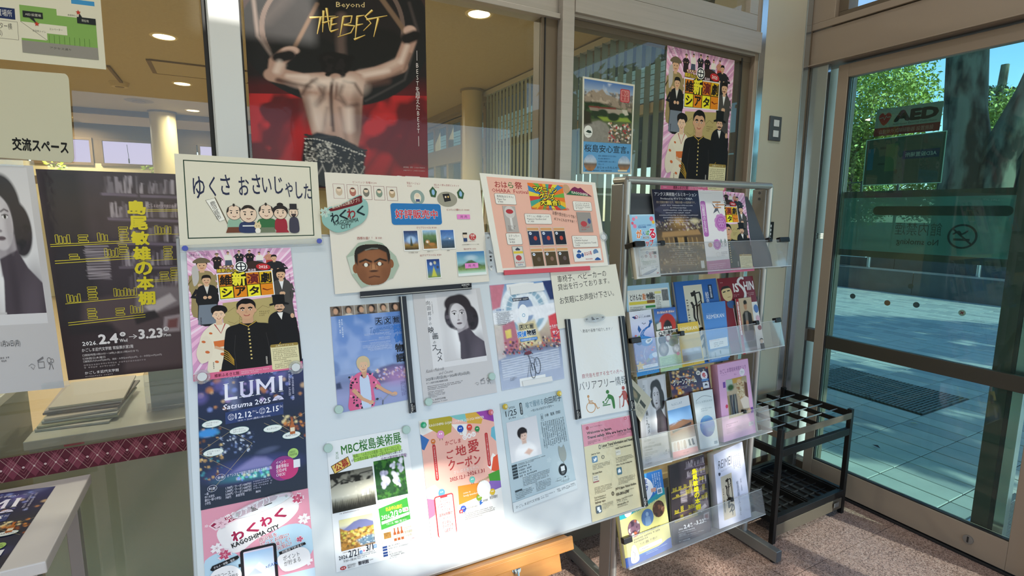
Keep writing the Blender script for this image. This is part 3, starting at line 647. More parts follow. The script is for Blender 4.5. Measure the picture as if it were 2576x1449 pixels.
MB().tube((-.3775-.015, -.018, 1.262), (-.3775-.012, -.018, 1.262), .007, 16).build('orange_dot', mat('orange_sticker', 'e0672c', .5), rk)

# ================================================================= umbrella stand
e = empty('umbrella_stand', (2.10, 1.37, 0), label='black steel umbrella stand with grid top and drip trays', cat='umbrella stand')
SW, SD, SH = .56, .38, .535
def ub(name, m, *boxes, bev=.002, parent=e, **k): return wb(name, m, *boxes, parent=parent, bev=bev, **k)
for x in (0, SW-.022):
    for y in (0, SD-.022): ub('leg', M['blackm'], ((x, y, 0), (x+.022, y+.022, SH+.015)))
BZ = mat('worn_steel', '75695a', .5, .5)
ub('top_rail', BZ, ((0.022, -.003, SH-.03), (SW-.022, .004, SH))); ub('top_rail', BZ, ((.022, SD-.004, SH-.03), (SW-.022, SD+.002, SH)))
ub('top_rail', BZ, ((.004, .022, SH-.03), (.010, SD-.022, SH))); ub('top_rail', M['blackm'], ((SW-.012, .022, SH-.03), (SW-.004, SD-.022, SH+.004)))
for k in range(1, 4): ub('divider', M['blackm'], ((k*SW/4-.003, .004, SH-.024), (k*SW/4+.003, SD-.004, SH-.004)), bev=0)
for k in range(1, 5): MB().tube((.012, k*SD/5, SH-.008), (SW-.012, k*SD/5, SH-.008), .0028, 8).build('divider_rod', M['sstand'], e)
for z in (.115,):
    ub('lower_rail', M['blackm'], ((.022, 0, z-.02), (SW-.022, .02, z+.015))); ub('lower_rail', M['blackm'], ((.022, SD-.02, z-.02), (SW-.022, SD, z+.015)))
    ub('lower_rail', M['blackm'], ((0, .022, z-.02), (.02, SD-.022, z+.015))); ub('lower_rail', M['blackm'], ((SW-.02, .022, z-.02), (SW, SD-.022, z+.015)))
ub('front_rail', M['blackm'], ((.022, .0, SH-.115), (SW-.022, .02, SH-.08))); ub('front_rail', M['blackm'], ((.0, .022, SH-.115), (.02, SD-.022, SH-.08)))
ub('name_strip', BZ, ((.022, .004, .03), (SW-.022, .008, .088)))
for s_ in (0, 1):
    x0, x1 = (.024, SW/2-.006) if s_ == 0 else (SW/2+.006, SW-.024)
    tr = ub('drip_tray', M['blackm'], ((x0, .024, .092), (x1, SD-.024, .098)), ((x0, .024, .092), (x0+.006, SD-.024, .125)), ((x1-.006, .024, .092), (x1, SD-.024, .125)), ((x0, .024, .092), (x1, .03, .125)), ((x0, SD-.03, .092), (x1, SD-.024, .125)))
    for k in range(1, 5): ub('tray_rib', M['gask'], ((x0+k*(x1-x0)/5-.002, .03, .098), (x0+k*(x1-x0)/5+.002, SD-.03, .106)), parent=tr, bev=0)
    for k in range(1, 6): ub('tray_rib', M['gask'], ((x0+.006, .03+k*(SD-.06)/6-.002, .098), (x1-.006, .03+k*(SD-.06)/6+.002, .104)), parent=tr, bev=0)
MB().box((.46, -.0045, .055), (.50, -.003, .078)).build('maker_plate', M['steel'], e)

# ================================================================= white table, left
TX, TZt = -.389, .75
e = empty('white_table', (TX, 1.595, 0), label='white topped table with grey metal legs, lower left corner', cat='table')
wb('table_top', mat('white_table_top', 'cfcac6', .4), ((-.75, -.215, TZt-.028), (0, .215, TZt)), parent=e, bev=.003)
for x in (-.70, -.055):
    for y in (-.185, .155): wb('leg', M['steel'], ((x, y, 0), (x+.03, y+.03, TZt-.028)), parent=e)
wb('apron', M['steel'], ((-.70, -.18, TZt-.06), (-.03, -.165, TZt-.028)), parent=e); wb('apron', M['steel'], ((-.70, .165, TZt-.06), (-.03, .18, TZt-.028)), parent=e); wb('apron', M['steel'], ((-.045, -.16, TZt-.06), (-.03, .16, TZt-.028)), parent=e)
# wall fittings on the corner column
def plate(name, px0, py0, px1, py1, lab, m, parts):
    Q = Plane((0, WY-.031, 0), (1, 0, 0), (0, 0, 1)); a = Q.hit(px0, py0); b = Q.hit(px1, py1); w_, h_ = b[0]-a[0], a[2]-b[2]
    e = empty(name, (a[0], WY-.03, b[2]), label=lab, cat='switch')
    MB().box((0, -.008, 0), (w_, 0, h_), bev=.002).build('cover_plate', m, e)
    for (x0, y0, x1, y1) in parts: MB().box((x0*w_, -.011, y0*h_), (x1*w_, -.008, y1*h_), bev=.001).build('switch_button', M['white'], e)
plate('wall_switch', 1936, 291, 1960, 356, 'grey switch plate with two white buttons on the cream column', M['dsteel'], ((.3, .58, .75, .85), (.3, .15, .75, .42)))
plate('intercom', 1922, 558, 1941, 608, 'dark panel with small white keys beside the rack', M['blackp'], ((.3, .72, .7, .86), (.3, .52, .7, .66), (.3, .32, .7, .46), (.3, .12, .7, .26)))
# ================================================================= flat print: a small drawing board
_tc = {}
def glyphs(s, bold, res, align='LEFT', spc=1.0):
    k = (s, bold, res, align, spc)
    if k not in _tc:
        c = bpy.data.curves.new('t', 'FONT'); c.body = s; c.resolution_u = res; c.offset = bold; c.align_x = align; c.space_line = spc
        o = bpy.data.objects.new('t', c); me = bpy.data.meshes.new_from_object(o)
        v = np.array([q.co[:2] for q in me.vertices]).reshape(-1, 2); f = [tuple(p.vertices) for p in me.polygons]
        bpy.data.objects.remove(o); bpy.data.curves.remove(c); bpy.data.meshes.remove(me); _tc[k] = (v, f)
    return _tc[k]
class Ras:                                       # soft painting on a grid of coloured vertices
    def __init__(s, nx, ny, c):
        s.nx, s.ny = nx, ny; s.X, s.Y = np.meshgrid(np.linspace(0, 1, nx), np.linspace(0, 1, ny)); s.asp = ny/nx
        s.A = np.ones((ny, nx, 3))*np.array(lin(c))
    def mix(s, m, c):
        m = np.clip(m, 0, 1)[..., None]; s.A = s.A*(1-m)+np.array(lin(c))*m; return s
    def grad(s, stops, ax=1):
        T = s.Y if ax else s.X; p = [q[0] for q in stops]; c = np.array([lin(q[1]) for q in stops])
        s.A = np.stack([np.interp(T, p, c[:, i]) for i in range(3)], -1); return s
    def ell(s, x, y, rx, ry, c, soft=.1, a=0, al=1):
        dx, dy = s.X-x, (s.Y-y)*s.asp; ca, sa = math.cos(a), math.sin(a); u, v = dx*ca+dy*sa, -dx*sa+dy*ca
        d = np.sqrt((u/rx)**2+(v/(ry*s.asp))**2); return s.mix(np.clip((1+soft/2-d)/soft, 0, 1)*al, c)
    def poly(s, pts, c, soft=.02, al=1):
        P = np.array(pts); ins = np.zeros(s.X.shape, bool); dm = np.full(s.X.shape, 9.)
        for i in range(len(P)):
            (x0, y0), (x1, y1) = P[i], P[(i+1) % len(P)]
            if y0 != y1:
                cr = ((y0 > s.Y) != (y1 > s.Y)) & (s.X < (x1-x0)*(s.Y-y0)/(y1-y0)+x0); ins ^= cr
            ex, ey = x1-x0, (y1-y0)*s.asp; t = np.clip(((s.X-x0)*ex+(s.Y-y0)*s.asp*ey)/(ex*ex+ey*ey+1e-9), 0, 1)
            dm = np.minimum(dm, np.hypot(s.X-x0-t*ex, (s.Y-y0)*s.asp-t*ey))
        return s.mix(np.clip(.5+np.where(ins, dm, -dm)/soft, 0, 1)*al, c)
    def line(s, pts, w_, c, soft=.01, al=1):
        dm = np.full(s.X.shape, 9.)
        for (x0, y0), (x1, y1) in zip(pts, pts[1:]):
            ex, ey = x1-x0, (y1-y0)*s.asp; t = np.clip(((s.X-x0)*ex+(s.Y-y0)*s.asp*ey)/(ex*ex+ey*ey+1e-9), 0, 1)
            dm = np.minimum(dm, np.hypot(s.X-x0-t*ex, (s.Y-y0)*s.asp-t*ey))
        return s.mix(np.clip(.5+(w_/2-dm)/soft, 0, 1)*al, c)
    def noise(s, amt, sc=8, seed=0, c=None, thr=None, y0=0, y1=1, x0=0, x1=1):
        r = np.random.RandomState(seed); tot = np.zeros(s.X.shape); am = 1.
        for o in range(3):
            n = max(2, int(sc*2**o)); g = r.rand(n+2, n+2); fx, fy = s.X*n, s.Y*n; ix, iy = fx.astype(int), fy.astype(int); u, v = fx-ix, fy-iy
            tot += am*(g[iy, ix]*(1-u)*(1-v)+g[iy, ix+1]*u*(1-v)+g[iy+1, ix]*(1-u)*v+g[iy+1, ix+1]*u*v); am *= .6
        tot = tot/1.96; w_ = ((s.Y >= y0) & (s.Y <= y1) & (s.X >= x0) & (s.X <= x1))
        if c is None: s.A = s.A*(1+np.where(w_, (tot-.5)*2*amt, 0))[..., None]
        else: s.mix(np.clip((tot-thr)*12, 0, 1)*amt*w_, c)
        return s
    def dots(s, n, rx, cols, seed=0, x0=0, x1=1, y0=0, y1=1, soft=.6, al=.8):
        r = random.Random(seed)
        for i in range(n): q = r.uniform(.5, 1.3)*rx; s.ell(r.uniform(x0, x1), r.uniform(y0, y1), q, q/s.asp, r.choice(cols), soft, 0, al)
        return s
def spline(pts, n=6):
    out = []; N = len(pts)
    for i in range(N):
        p0, p1, p2, p3 = [np.array(pts[(i+k-1) % N], float) for k in range(4)]
        for j in range(n):
            t = j/n; out.append(tuple(.5*((2*p1)+(-p0+p2)*t+(2*p0-5*p1+4*p2-p3)*t*t+(-p0+3*p1-3*p2+p3)*t**3)))
    return out
class Cv:
    def __init__(s, W, H, bg='e6e6e2', th=.4):
        s.W, s.H = W, H; s.V = []; s.F = []; s.K = []; s.z = 0; s.dz = .035*max(W, H)/297*1; s.bg = bg; s.th = th; s.x0 = s.y0 = 0; s.sx = s.sy = 1
        s.outline = None
    def sub(s, x0, y0, x1, y1, w_, h_):             # draw in a window of the sheet, in its own units
        s.x0, s.y0, s.sx, s.sy = x0, y0, (x1-x0)/w_, (y1-y0)/h_; return s
    def full(s): s.x0 = s.y0 = 0; s.sx = s.sy = 1; return s
    def _add(s, P, F, c, lift=True):
        if lift: s.z += 1
        b = len(s.V); z = s.z
        s.V += [(s.x0+x*s.sx, s.y0+y*s.sy, z) for x, y in P]; s.F += [tuple(b+i for i in f) for f in F]
        s.K += [c]*len(P) if isinstance(c, tuple) else c
    def poly(s, pts, c, lift=True):
        s._add(pts, [tuple(range(len(pts)))], lin(c), lift); return s
    def blob(s, pts, c, n=5): return s.poly(spline(pts, n), c)
    def rect(s, x0, y0, x1, y1, c, r=0, lift=True, g=None):
        if r:
            p = []
            for cx, cy, a0 in ((x1-r, y0+r, -90), (x1-r, y1-r, 0), (x0+r, y1-r, 90), (x0+r, y0+r, 180)):
                p += [(cx+r*math.cos(math.radians(a0+k*22.5)), cy+r*math.sin(math.radians(a0+k*22.5))) for k in range(5)]
            return s.poly(p, c, lift)
        if g: s._add([(x0, y0), (x1, y0), (x1, y1), (x0, y1)], [(0, 1, 2, 3)], [lin(c), lin(c), lin(g), lin(g)], lift); return s
        return s.poly([(x0, y0), (x1, y0), (x1, y1), (x0, y1)], c, lift)
    def ell(s, x, y, rx, ry, c, n=24, a=0, lift=True):
        ca, sa = math.cos(a), math.sin(a)
        return s.poly([(x+rx*math.cos(t)*ca-ry*math.sin(t)*sa, y+rx*math.cos(t)*sa+ry*math.sin(t)*ca) for t in [2*math.pi*k/n for k in range(n)]], c, lift)
    def ring(s, x, y, rx, ry, w_, c, n=28):
        P = []; 
        for k in range(n):
            t = 2*math.pi*k/n; P += [(x+rx*math.cos(t), y+ry*math.sin(t)), (x+(rx-w_)*math.cos(t), y+(ry-w_)*math.sin(t))]
        s._add(P, [(2*k, 2*k+1, (2*k+3) % (2*n), (2*k+2) % (2*n)) for k in range(n)], lin(c)); return s
    def frame(s, x0, y0, x1, y1, w_, c):
        for a in ((x0, y0, x1, y0+w_), (x0, y1-w_, x1, y1), (x0, y0, x0+w_, y1), (x1-w_, y0, x1, y1)): s.rect(*a, c, lift=(a[1] == y0 and a[2] == x1))
        return s
    def line(s, pts, w_, c, w2=None):
        w2 = w_ if w2 is None else w2; n = len(pts); L = []; Rr = []
        for i, p in enumerate(pts):
            a, b = pts[max(i-1, 0)], pts[min(i+1, n-1)]; dx, dy = b[0]-a[0], b[1]-a[1]; l = math.hypot(dx, dy) or 1; w3 = (w_+(w2-w_)*i/(n-1))/2
            L.append((p[0]-dy/l*w3, p[1]+dx/l*w3)); Rr.append((p[0]+dy/l*w3, p[1]-dx/l*w3))
        s._add(L+Rr, [(i, i+1, n+i+1, n+i) for i in range(n-1)], lin(c)); return s
    def text(s, t, x0, y0, x1, y1, c, b=0, rot=0, al='c', keep=False, sk=0, o=None, ow=.03, g=None, vert=False):
        res = 1 if abs(y1-y0)*s.sy < s.H*.05 and not vert else 2
        v, f = glyphs('\n'.join(t) if vert else t, min(b, 0), res, 'CENTER' if vert else 'LEFT', .92 if vert else 1)
        if len(v) == 0: return s
        a, e = v.min(0), v.max(0); bb = max(b, 0)*.8; w0, h0 = max(e[0]-a[0], 1e-6)+2*bb, max(e[1]-a[1], 1e-6)+2*bb
        W_, H_ = x1-x0, y1-y0; sx, sy = W_/w0, H_/h0
        def stamp(dx, dy, col, gr=None):
            p = (v-(a+e)/2+np.array([dx, dy]))*np.array([sx, -sy]); p[:, 0] -= sk*p[:, 1]
            ca, sa = math.cos(rot), math.sin(rot); cx, cy = (x0+x1)/2, (y0+y1)/2
            s._add([(cx+x*ca-y*sa, cy+x*sa+y*ca) for x, y in p], f, lin(col))
        if o:
            q = bb+ow
            for k in range(8): stamp(q*math.cos(k*math.pi/4), q*math.sin(k*math.pi/4), o)
        if bb > .008:
            for k in range(4 if bb < .035 else 6): n_ = 4 if bb < .035 else 6; stamp(bb*math.cos((k+.5)*2*math.pi/n_), bb*math.sin((k+.5)*2*math.pi/n_), c)
        stamp(0, 0, c)
        return s
    def vt(s, t, x0, y0, x1, y1, c, b=0, rot=0, **k): return s.text(t.replace('ー', '｜'), x0, y0, x1, y1, c, b, rot, vert=True, **k)
    def _ch(s, P, F, x, y, w_, h_, r):               # one unreadable small character: a few strokes
        t = h_*.17
        for q in r.choice((((0, .05, 1, 0), (0, .45, 1, 0), (.42, 0, 0, 1)), ((0, .1, 1, 0), (0, .8, 1, 0), (.1, .1, 0, .8), (.75, .1, 0, .8)), ((0, .3, 1, 0), (.45, 0, 0, 1), (.1, .75, .8, 0)), ((.1, 0, 0, 1), (.1, .5, .7, 0), (.7, .1, 0, .5)))):
            a, b, c_, d = x+q[0]*w_, y+q[1]*h_, q[2]*w_ or t, q[3]*h_ or t; n = len(P); P += [(a, b), (a+c_, b), (a+c_, b+d), (a, b+d)]; F.append((n, n+1, n+2, n+3))
    def greek(s, x0, y0, x1, y1, n, c, seed=0, fill=.55, cw=None, last=.6):  # lines of print too small to read
        r = random.Random(seed+int(x0*7+y0*13)); lh = (y1-y0)/n; P = []; F = []; cw = cw or lh*.78
        for i in range(n):
            y = y0+i*lh; xe = x1 if i < n-1 else x0+(x1-x0)*last; xe -= r.uniform(0, .12)*(x1-x0); x = x0
            while x < xe-cw*.5: s._ch(P, F, x, y+lh*.2, cw*.78, lh*min(fill+.05, .62), r); x += cw*(1 if r.random() > .12 else 1.7)
        if P: s._add(P, F, lin(c))
        return s
    def gv(s, x0, y0, x1, y1, n, c, seed=0, cw=None):
        r = random.Random(seed); lw = (x1-x0)/n; P = []; F = []; cw = cw or lw*.7
        for i in range(n):
            x = x1-(i+1)*lw+lw*.2; ye = y1-r.uniform(0, .2)*(y1-y0); y = y0
            while y < ye: s._ch(P, F, x, y, lw*.62, cw*.78, r); y += cw*(1 if r.random() > .1 else 1.8)
        s._add(P, F, lin(c)); return s
    def ras(s, R, x0, y0, x1, y1, mask=None):
        P = [(x0+(x1-x0)*i/(R.nx-1), y0+(y1-y0)*j/(R.ny-1)) for j in range(R.ny) for i in range(R.nx)]
        F = [(j*R.nx+i, j*R.nx+i+1, (j+1)*R.nx+i+1, (j+1)*R.nx+i) for j in range(R.ny-1) for i in range(R.nx-1) if mask is None or mask((i+.5)/(R.nx-1), (j+.5)/(R.ny-1))]
        s._add(P, F, [tuple(q) for q in R.A.reshape(-1, 3).tolist()]); return s
    def rasell(s, R, cx, cy, rx, ry): return s.ras(R, cx-rx, cy-ry, cx+rx, cy+ry, lambda u, v: (u*2-1)**2+(v*2-1)**2 < 1.02)
    def flower(s, x, y, r, c, c2=None, n=5, a0=0, inner='ffffff'):
        p = []
        for k in range(n):
            a = a0+2*math.pi*k/n; p += [(x+r*.5*math.cos(a-math.pi/n), y+r*.5*math.sin(a-math.pi/n)), (x+r*math.cos(a-.28), y+r*math.sin(a-.28)), (x+r*.86*math.cos(a), y+r*.86*math.sin(a)), (x+r*math.cos(a+.28), y+r*math.sin(a+.28))]
        s.poly(p, c)
        if c2:
            for k in range(n): a = a0+2*math.pi*k/n; s.line([(x, y), (x+r*.4*math.cos(a), y+r*.4*math.sin(a))], r*.05, c2)
        return s
    def star(s, x, y, r, c, n=5, k=.45, a0=-math.pi/2):
        return s.poly([(x+(r if i % 2 == 0 else r*k)*math.cos(a0+i*math.pi/n), y+(r if i % 2 == 0 else r*k)*math.sin(a0+i*math.pi/n)) for i in range(2*n)], c)
    # ---- figures in print
    def face(s, x, y, r, skin='e0b895', hair='1c1715', shape=1.25, brow=1.0, smile=.3, eye='1a1512', hairtop=.9, beard=None, side=0):
        s.ell(x, y, r*1.08, r*shape*1.05, hair) if hairtop > 1 else None
        s.ell(x-r*.97, y+r*.1, r*.16, r*.28, skin); s.ell(x+r*.97, y+r*.1, r*.16, r*.28, skin)
        s.blob([(x-r*.95, y-r*.3), (x-r*.6, y-r*1.05), (x, y-r*1.25), (x+r*.6, y-r*1.05), (x+r*.95, y-r*.3), (x+r*.85, y+r*.55), (x+r*.4, y+r*shape*.93), (x, y+r*shape), (x-r*.4, y+r*shape*.93), (x-r*.85, y+r*.55)], skin)
        s.blob([(x-r*1.02, y-r*.1), (x-r*1.05, y-r*.9), (x-r*.5, y-r*1.45), (x+r*.1, y-r*1.55), (x+r*.7, y-r*1.35), (x+r*1.05, y-r*.8), (x+r*1.02, y-r*.1), (x+r*.86, y-r*.55), (x+r*.5, y-r*.86), (x, y-r*.8), (x-r*.5, y-r*.86), (x-r*.86, y-r*.55)], hair)
        for q in (-1, 1):
            s.line([(x+q*r*.2+side*r, y-r*.22), (x+q*r*.45+side*r, y-r*.32), (x+q*r*.68+side*r, y-r*.2)], r*.11*brow, hair)
            s.ell(x+q*r*.42+side*r, y, r*.17, r*.075, 'f3ece4', 12); s.ell(x+q*r*.42+side*r, y, r*.08, r*.08, eye, 10)
        s.line([(x+side*r, y+r*.1), (x-r*.1+side*r, y+r*.38), (x+r*.08+side*r, y+r*.42)], r*.05, 'a8785c')
        s.line([(x-r*.34+side*r, y+r*(.68-smile*.1)), (x-r*.15+side*r, y+r*(.70+smile*.18)), (x+r*.15+side*r, y+r*(.70+smile*.18)), (x+r*.34+side*r, y+r*(.68-smile*.1))], r*.09, 'a3453e')
        if beard: s.blob([(x-r*.5, y+r*.48), (x, y+r*.42), (x+r*.5, y+r*.48), (x+r*.75, y+r*.7), (x+r*.2, y+r*.68), (x-r*.2, y+r*.68), (x-r*.75, y+r*.7)], beard)
        return s
    def man(s, x, y, h, coat='22201f', skin='d9ae8a', hair='1b1614', shirt=None, hat=None, lower=None, arms=0, lean=0, wd=1.0):
        r = h*.085; by = y+h; sw = h*.19*wd; lx = x+lean
        s.blob([(lx-sw*.45, y+h*.19), (lx-sw, y+h*.26), (lx-sw*1.25, y+h*.5), (lx-sw*1.05, y+h*.62), (x-sw*1.0, by), (x+sw*1.0, by), (lx+sw*1.05, y+h*.62), (lx+sw*1.25, y+h*.5), (lx+sw, y+h*.26), (lx+sw*.45, y+h*.19)], coat, 3)
        if lower: s.poly([(x-sw*.95, y+h*.6), (x+sw*.95, y+h*.6), (x+sw*1.15, by), (x-sw*1.15, by)], lower)
        if shirt: s.poly([(lx-sw*.3, y+h*.19), (lx+sw*.3, y+h*.19), (lx, y+h*.38)], shirt)
        if arms:
            s.line([(lx-sw, y+h*.28), (lx-sw*1.6, y+h*.42), (lx-sw*.6*arms, y+h*.46)], h*.075, coat); s.line([(lx+sw, y+h*.28), (lx+sw*1.6, y+h*.42), (lx+sw*.6*arms, y+h*.46)], h*.075, coat)
            s.ell(lx-sw*.5*arms, y+h*.45, r*.4, r*.4, skin, 10); s.ell(lx+sw*.5*arms, y+h*.45, r*.4, r*.4, skin, 10)
        s.rect(lx-r*.4, y+h*.14, lx+r*.4, y+h*.22, skin)
        s.ell(lx, y+h*.09, r*.85, r*1.1, skin, 16)
        s.blob([(lx-r*.95, y+h*.09), (lx-r*.8, y-h*.0), (lx, y-h*.025), (lx+r*.8, y-h*.0), (lx+r*.95, y+h*.09), (lx+r*.6, y+h*.045), (lx-r*.6, y+h*.045)], hair, 3)
        for q in (-1, 1): s.ell(lx+q*r*.35, y+h*.092, r*.12, r*.1, '241a16', 8)
        s.line([(lx-r*.3, y+h*.135), (lx, y+h*.145), (lx+r*.3, y+h*.135)], r*.12, 'a34a40')
        if hat == 'top': s.rect(lx-r*1.0, y-h*.13, lx+r*1.0, y+h*.03, '121214'); s.ell(lx, y+h*.03, r*1.45, r*.32, '121214', 16)
        if hat == 'kasa': s.blob([(lx-r*1.5, y+h*.04), (lx-r*.7, y-h*.04), (lx+r*.7, y-h*.04), (lx+r*1.5, y+h*.04)], '6f624c', 3)
        return s
    def build(s, name, plane, quad, label, cat, m='pr', group=None, z=.0, thick=None, curl=None, part=None, parent=None, solid=None):
        # quad: photo corners of the sheet, brought to where the sheet lies on its real surface
        pl = plane.off(z); q3 = [pl.hit(*p) for p in quad]; cen = sum(q3)/4
        lc = [np.array([(p-cen)@pl.u, (p-cen)@pl.v]) for p in q3]
        wm = (np.linalg.norm(lc[1]-lc[0])+np.linalg.norm(lc[2]-lc[3]))/2; k = wm/s.W
        A = np.array(s.V) if s.V else np.zeros((0, 3))
        def mp(x, y, zz_):
            u, v = x/s.W, y/s.H; u = np.asarray(u)[..., None]; v = np.asarray(v)[..., None]
            p = lc[0]*(1-u)*(1-v)+lc[1]*u*(1-v)+lc[2]*u*v+lc[3]*(1-u)*v
            zz2 = np.asarray(zz_)*1.0
            if curl: zz2 = zz2+curl(u[..., 0], v[..., 0])
            return np.concatenate([p, zz2[..., None]], -1)
        t = (thick if thick is not None else .0004); V = []; F = []; K = []
        ol = s.outline
        nx, ny = 2, 2; bgc = lin(s.bg)
        if ol is None:
            gx, gy = np.meshgrid(np.linspace(0, s.W, nx), np.linspace(0, s.H, ny)); top = mp(gx.ravel(), gy.ravel(), np.zeros(gx.size)); bot = top.copy(); bot[:, 2] -= t; n = len(top)
            V = top.tolist()+bot.tolist(); I = lambda i, j: j*nx+i
            for j in range(ny-1):
                for i in range(nx-1): F.append((I(i, j), I(i, j+1), I(i+1, j+1), I(i+1, j))); F.append((n+I(i, j), n+I(i+1, j), n+I(i+1, j+1), n+I(i, j+1)))
            rim = [I(i, 0) for i in range(nx)]+[I(nx-1, j) for j in range(1, ny)]+[I(i, ny-1) for i in range(nx-2, -1, -1)]+[I(0, j) for j in range(ny-2, 0, -1)]
            for a, b in zip(rim, rim[1:]+rim[:1]): F.append((a, b, n+b, n+a))
        else:
            P = np.array(ol); top = mp(P[:, 0], P[:, 1], np.zeros(len(P))); bot = top.copy(); bot[:, 2] -= t; n = len(P)
            V = top.tolist()+bot.tolist(); F = [tuple(range(n-1, -1, -1)), tuple(range(n, 2*n))]+[(a, (a+1) % n, n+(a+1) % n, n+a) for a in range(n)]
        K = [bgc]*len(V)
        if solid: K = [bgc]*n+[lin(solid)]*n
        b = len(V)
        if len(A):
            if ol is None: A[:, 0] = A[:, 0].clip(0, s.W); A[:, 1] = A[:, 1].clip(0, s.H)
            dz = .00003 if A[:, 2].max() < 60 else .002/A[:, 2].max()
            V += mp(A[:, 0], A[:, 1], A[:, 2]*dz+.00012).tolist(); F += [tuple(b+i for i in f)[::-1] if False else tuple(b+i for i in f) for f in s.F]; K += s.K
        me = bpy.data.meshes.new(name); me.from_pydata(V, [], F)
        at = me.color_attributes.new('Col', 'FLOAT_COLOR', 'POINT'); at.data.foreach_set('color', np.concatenate([np.array(K), np.ones((len(K), 1))], 1).astype(np.float32).ravel())
        o = lk(name, me, parent, M[m] if isinstance(m, str) else m, label, cat, group); o.matrix_world = pl.mat(cen)
        return o
def film(parent, plane, quad, z, name='laminate_film', m='lam', curl=None):  # clear film over a sheet
    c = Cv(100, 100); o = c.build(name, plane, quad, None, None, m=m, z=z, thick=.0002, curl=curl)
    mw = o.matrix_world.copy(); bpy.context.view_layer.update(); o.parent = parent; o.matrix_parent_inverse = parent.matrix_world.inverted(); o.matrix_world = mw; return o
# ================================================================= artwork
def rays(c, cx, cy, R, n, col, W, H, seed=1, inner=.0):
    r = random.Random(seed); P = []; F = []
    for k in range(n):
        a = 2*math.pi*(k+r.uniform(-.3, .3))/n; w_ = math.pi/n*r.uniform(.3, .9)
        pts = [(cx+inner*math.cos(a), cy+inner*math.sin(a))]
        for q in (a-w_*.5, a+w_*.5):
            dx, dy = math.cos(q), math.sin(q); t = min([((W if dx > 0 else 0)-cx)/dx if abs(dx) > 1e-6 else 1e9, ((H if dy > 0 else 0)-cy)/dy if abs(dy) > 1e-6 else 1e9]); pts.append((cx+dx*t, cy+dy*t))
        b = len(P); P += pts; F.append((b, b+1, b+2))
    c._add(P, F, lin(col))
def art_theatre(c):                              # 210 x 300
    c.rect(0, 0, 210, 300, 'eeb9d6'); rays(c, 105, 120, 300, 60, 'f8dcec', 210, 300); rays(c, 105, 120, 300, 46, 'd79cc2', 210, 300, 5, 60)
    c.text('維新ふるさと館', 6, 8, 40, 15, '3a2430', .01); c.line([(5, 16), (5, 6), (14, 6), (20, 2), (28, 2), (33, 6), (42, 6), (42, 16)], .6, '5a3a48'); c.text('present', 15, 17, 28, 19.5, '5a3a48')
    for i, (x, y, h, co, kw) in enumerate(((57, 10, 36, '2b2322', dict(hat='kasa', arms=1)), (79, 6, 34, 'e8e2d6', dict(lower='4a5466')), (101, 4, 36, '26262a', dict(shirt='e6e2da', arms=1)), (122, 4, 36, '201e20', dict(arms=1)), (142, 9, 34, 'ece6dc', dict(lower='6b7488')), (162, 8, 36, 'c98c74', dict(lower='b3413a', arms=1)))):
        c.man(x, y, h, co, **kw)
    c.blob([(95, 44), (130, 30), (165, 44), (172, 62), (95, 60)], '3b2a26')
    c.man(27, 25, 130, '9c8a5e', hat='kasa', arms=.5, wd=.85); c.blob([(8, 44), (18, 38), (20, 70), (10, 84)], 'bfb9b4')
    c.man(178, 18, 78, '26262a', lean=-6, arms=-.8, wd=1.15)
    c.man(183, 55, 130, '4a4744', shirt='f0efec', arms=.2, wd=.75); c.text('▶◀', 177, 71, 185, 74, '151517')
    c.man(34, 62, 112, '1d1c1e', lower='77808c', shirt='d8d4cc', arms=.5, wd=.82)
    c.poly([(62, 128), (170, 120), (176, 200), (60, 200)], 'b7a56d'); c.line([(70, 150), (84, 140), (96, 152), (92, 168), (104, 174)], .7, '6c5b33'); c.line([(128, 150), (140, 140), (152, 146), (160, 138)], .7, '6c5b33'); c.line([(70, 172), (82, 178), (92, 170), (90, 186)], .7, '6c5b33'); c.greek(132, 152, 156, 166, 3, '6c5b33', 3)
    # title block
    c.poly([(54, 58), (166, 55), (167, 116), (56, 121)], 'fdfdf8'); c.poly([(56, 60), (164, 57), (165, 114), (58, 119)], '1d1814')
    cols = (('d9811f', '維', '1d1814'), ('1d1814', '新', 'f0e23c'), ('d9811f', '演', '6b1f22'), ('e6b81e', '劇', '1d1814')); c2 = (('f2e52c', 'シ', '1d1814'), ('e58a1e', 'ア', '1d1814'), ('f2e52c', 'タ', '1d1814'), ('e58a1e', 'ー', '7a2a10'))
    for i in range(4):
        x = 57+i*27; y = 60.2-i*.7
        c.poly([(x+.6, y), (x+26, y-.7), (x+26.6, y+27.6), (x+1.2, y+28.4)], cols[i][0]); c.poly([(x+1.4, y+30), (x+26.6, y+29.2), (x+27.2, y+56.4), (x+2, y+57.4)], c2[i][0])
        if i == 1: c.text('新', x-1, y-4, x+27, y+30, 'f0e23c', .05, o='1d1814', ow=.07)
        else: c.text(cols[i][1], x+2, y+1.5, x+25.5, y+27, cols[i][2], .045)
        if i < 3: c.text(c2[i][1], x+4.5, y+33, x+25, y+54, c2[i][2], .05)
        else: c.line([(x+5, y+41), (x+14, y+45), (x+25, y+42)], 3.4, c2[i][2], 1)
    for i, t in enumerate('薩摩藩人'): c.ell(63+i*7.4, 42.5-i*.3, 3.7, 3.5, '8a4b2a', 14); c.text(t, 60.6+i*7.4, 40.2-i*.3, 65.4+i*7.4, 44.7-i*.3, 'f5e9c8', .02)
    c.text('維新伝心隊', 55, 46.5, 100, 56, 'e8c93a', .03, o='2a2216', ow=.09)
    c.ell(103, 43, 12.6, 12.6, 'f8f8f2'); c.ring(103, 43, 11, 11, 2.6, '20222a'); c.rect(101.8, 33, 104.2, 53, '20222a'); c.rect(93, 41.8, 113, 44.2, '20222a', lift=False)
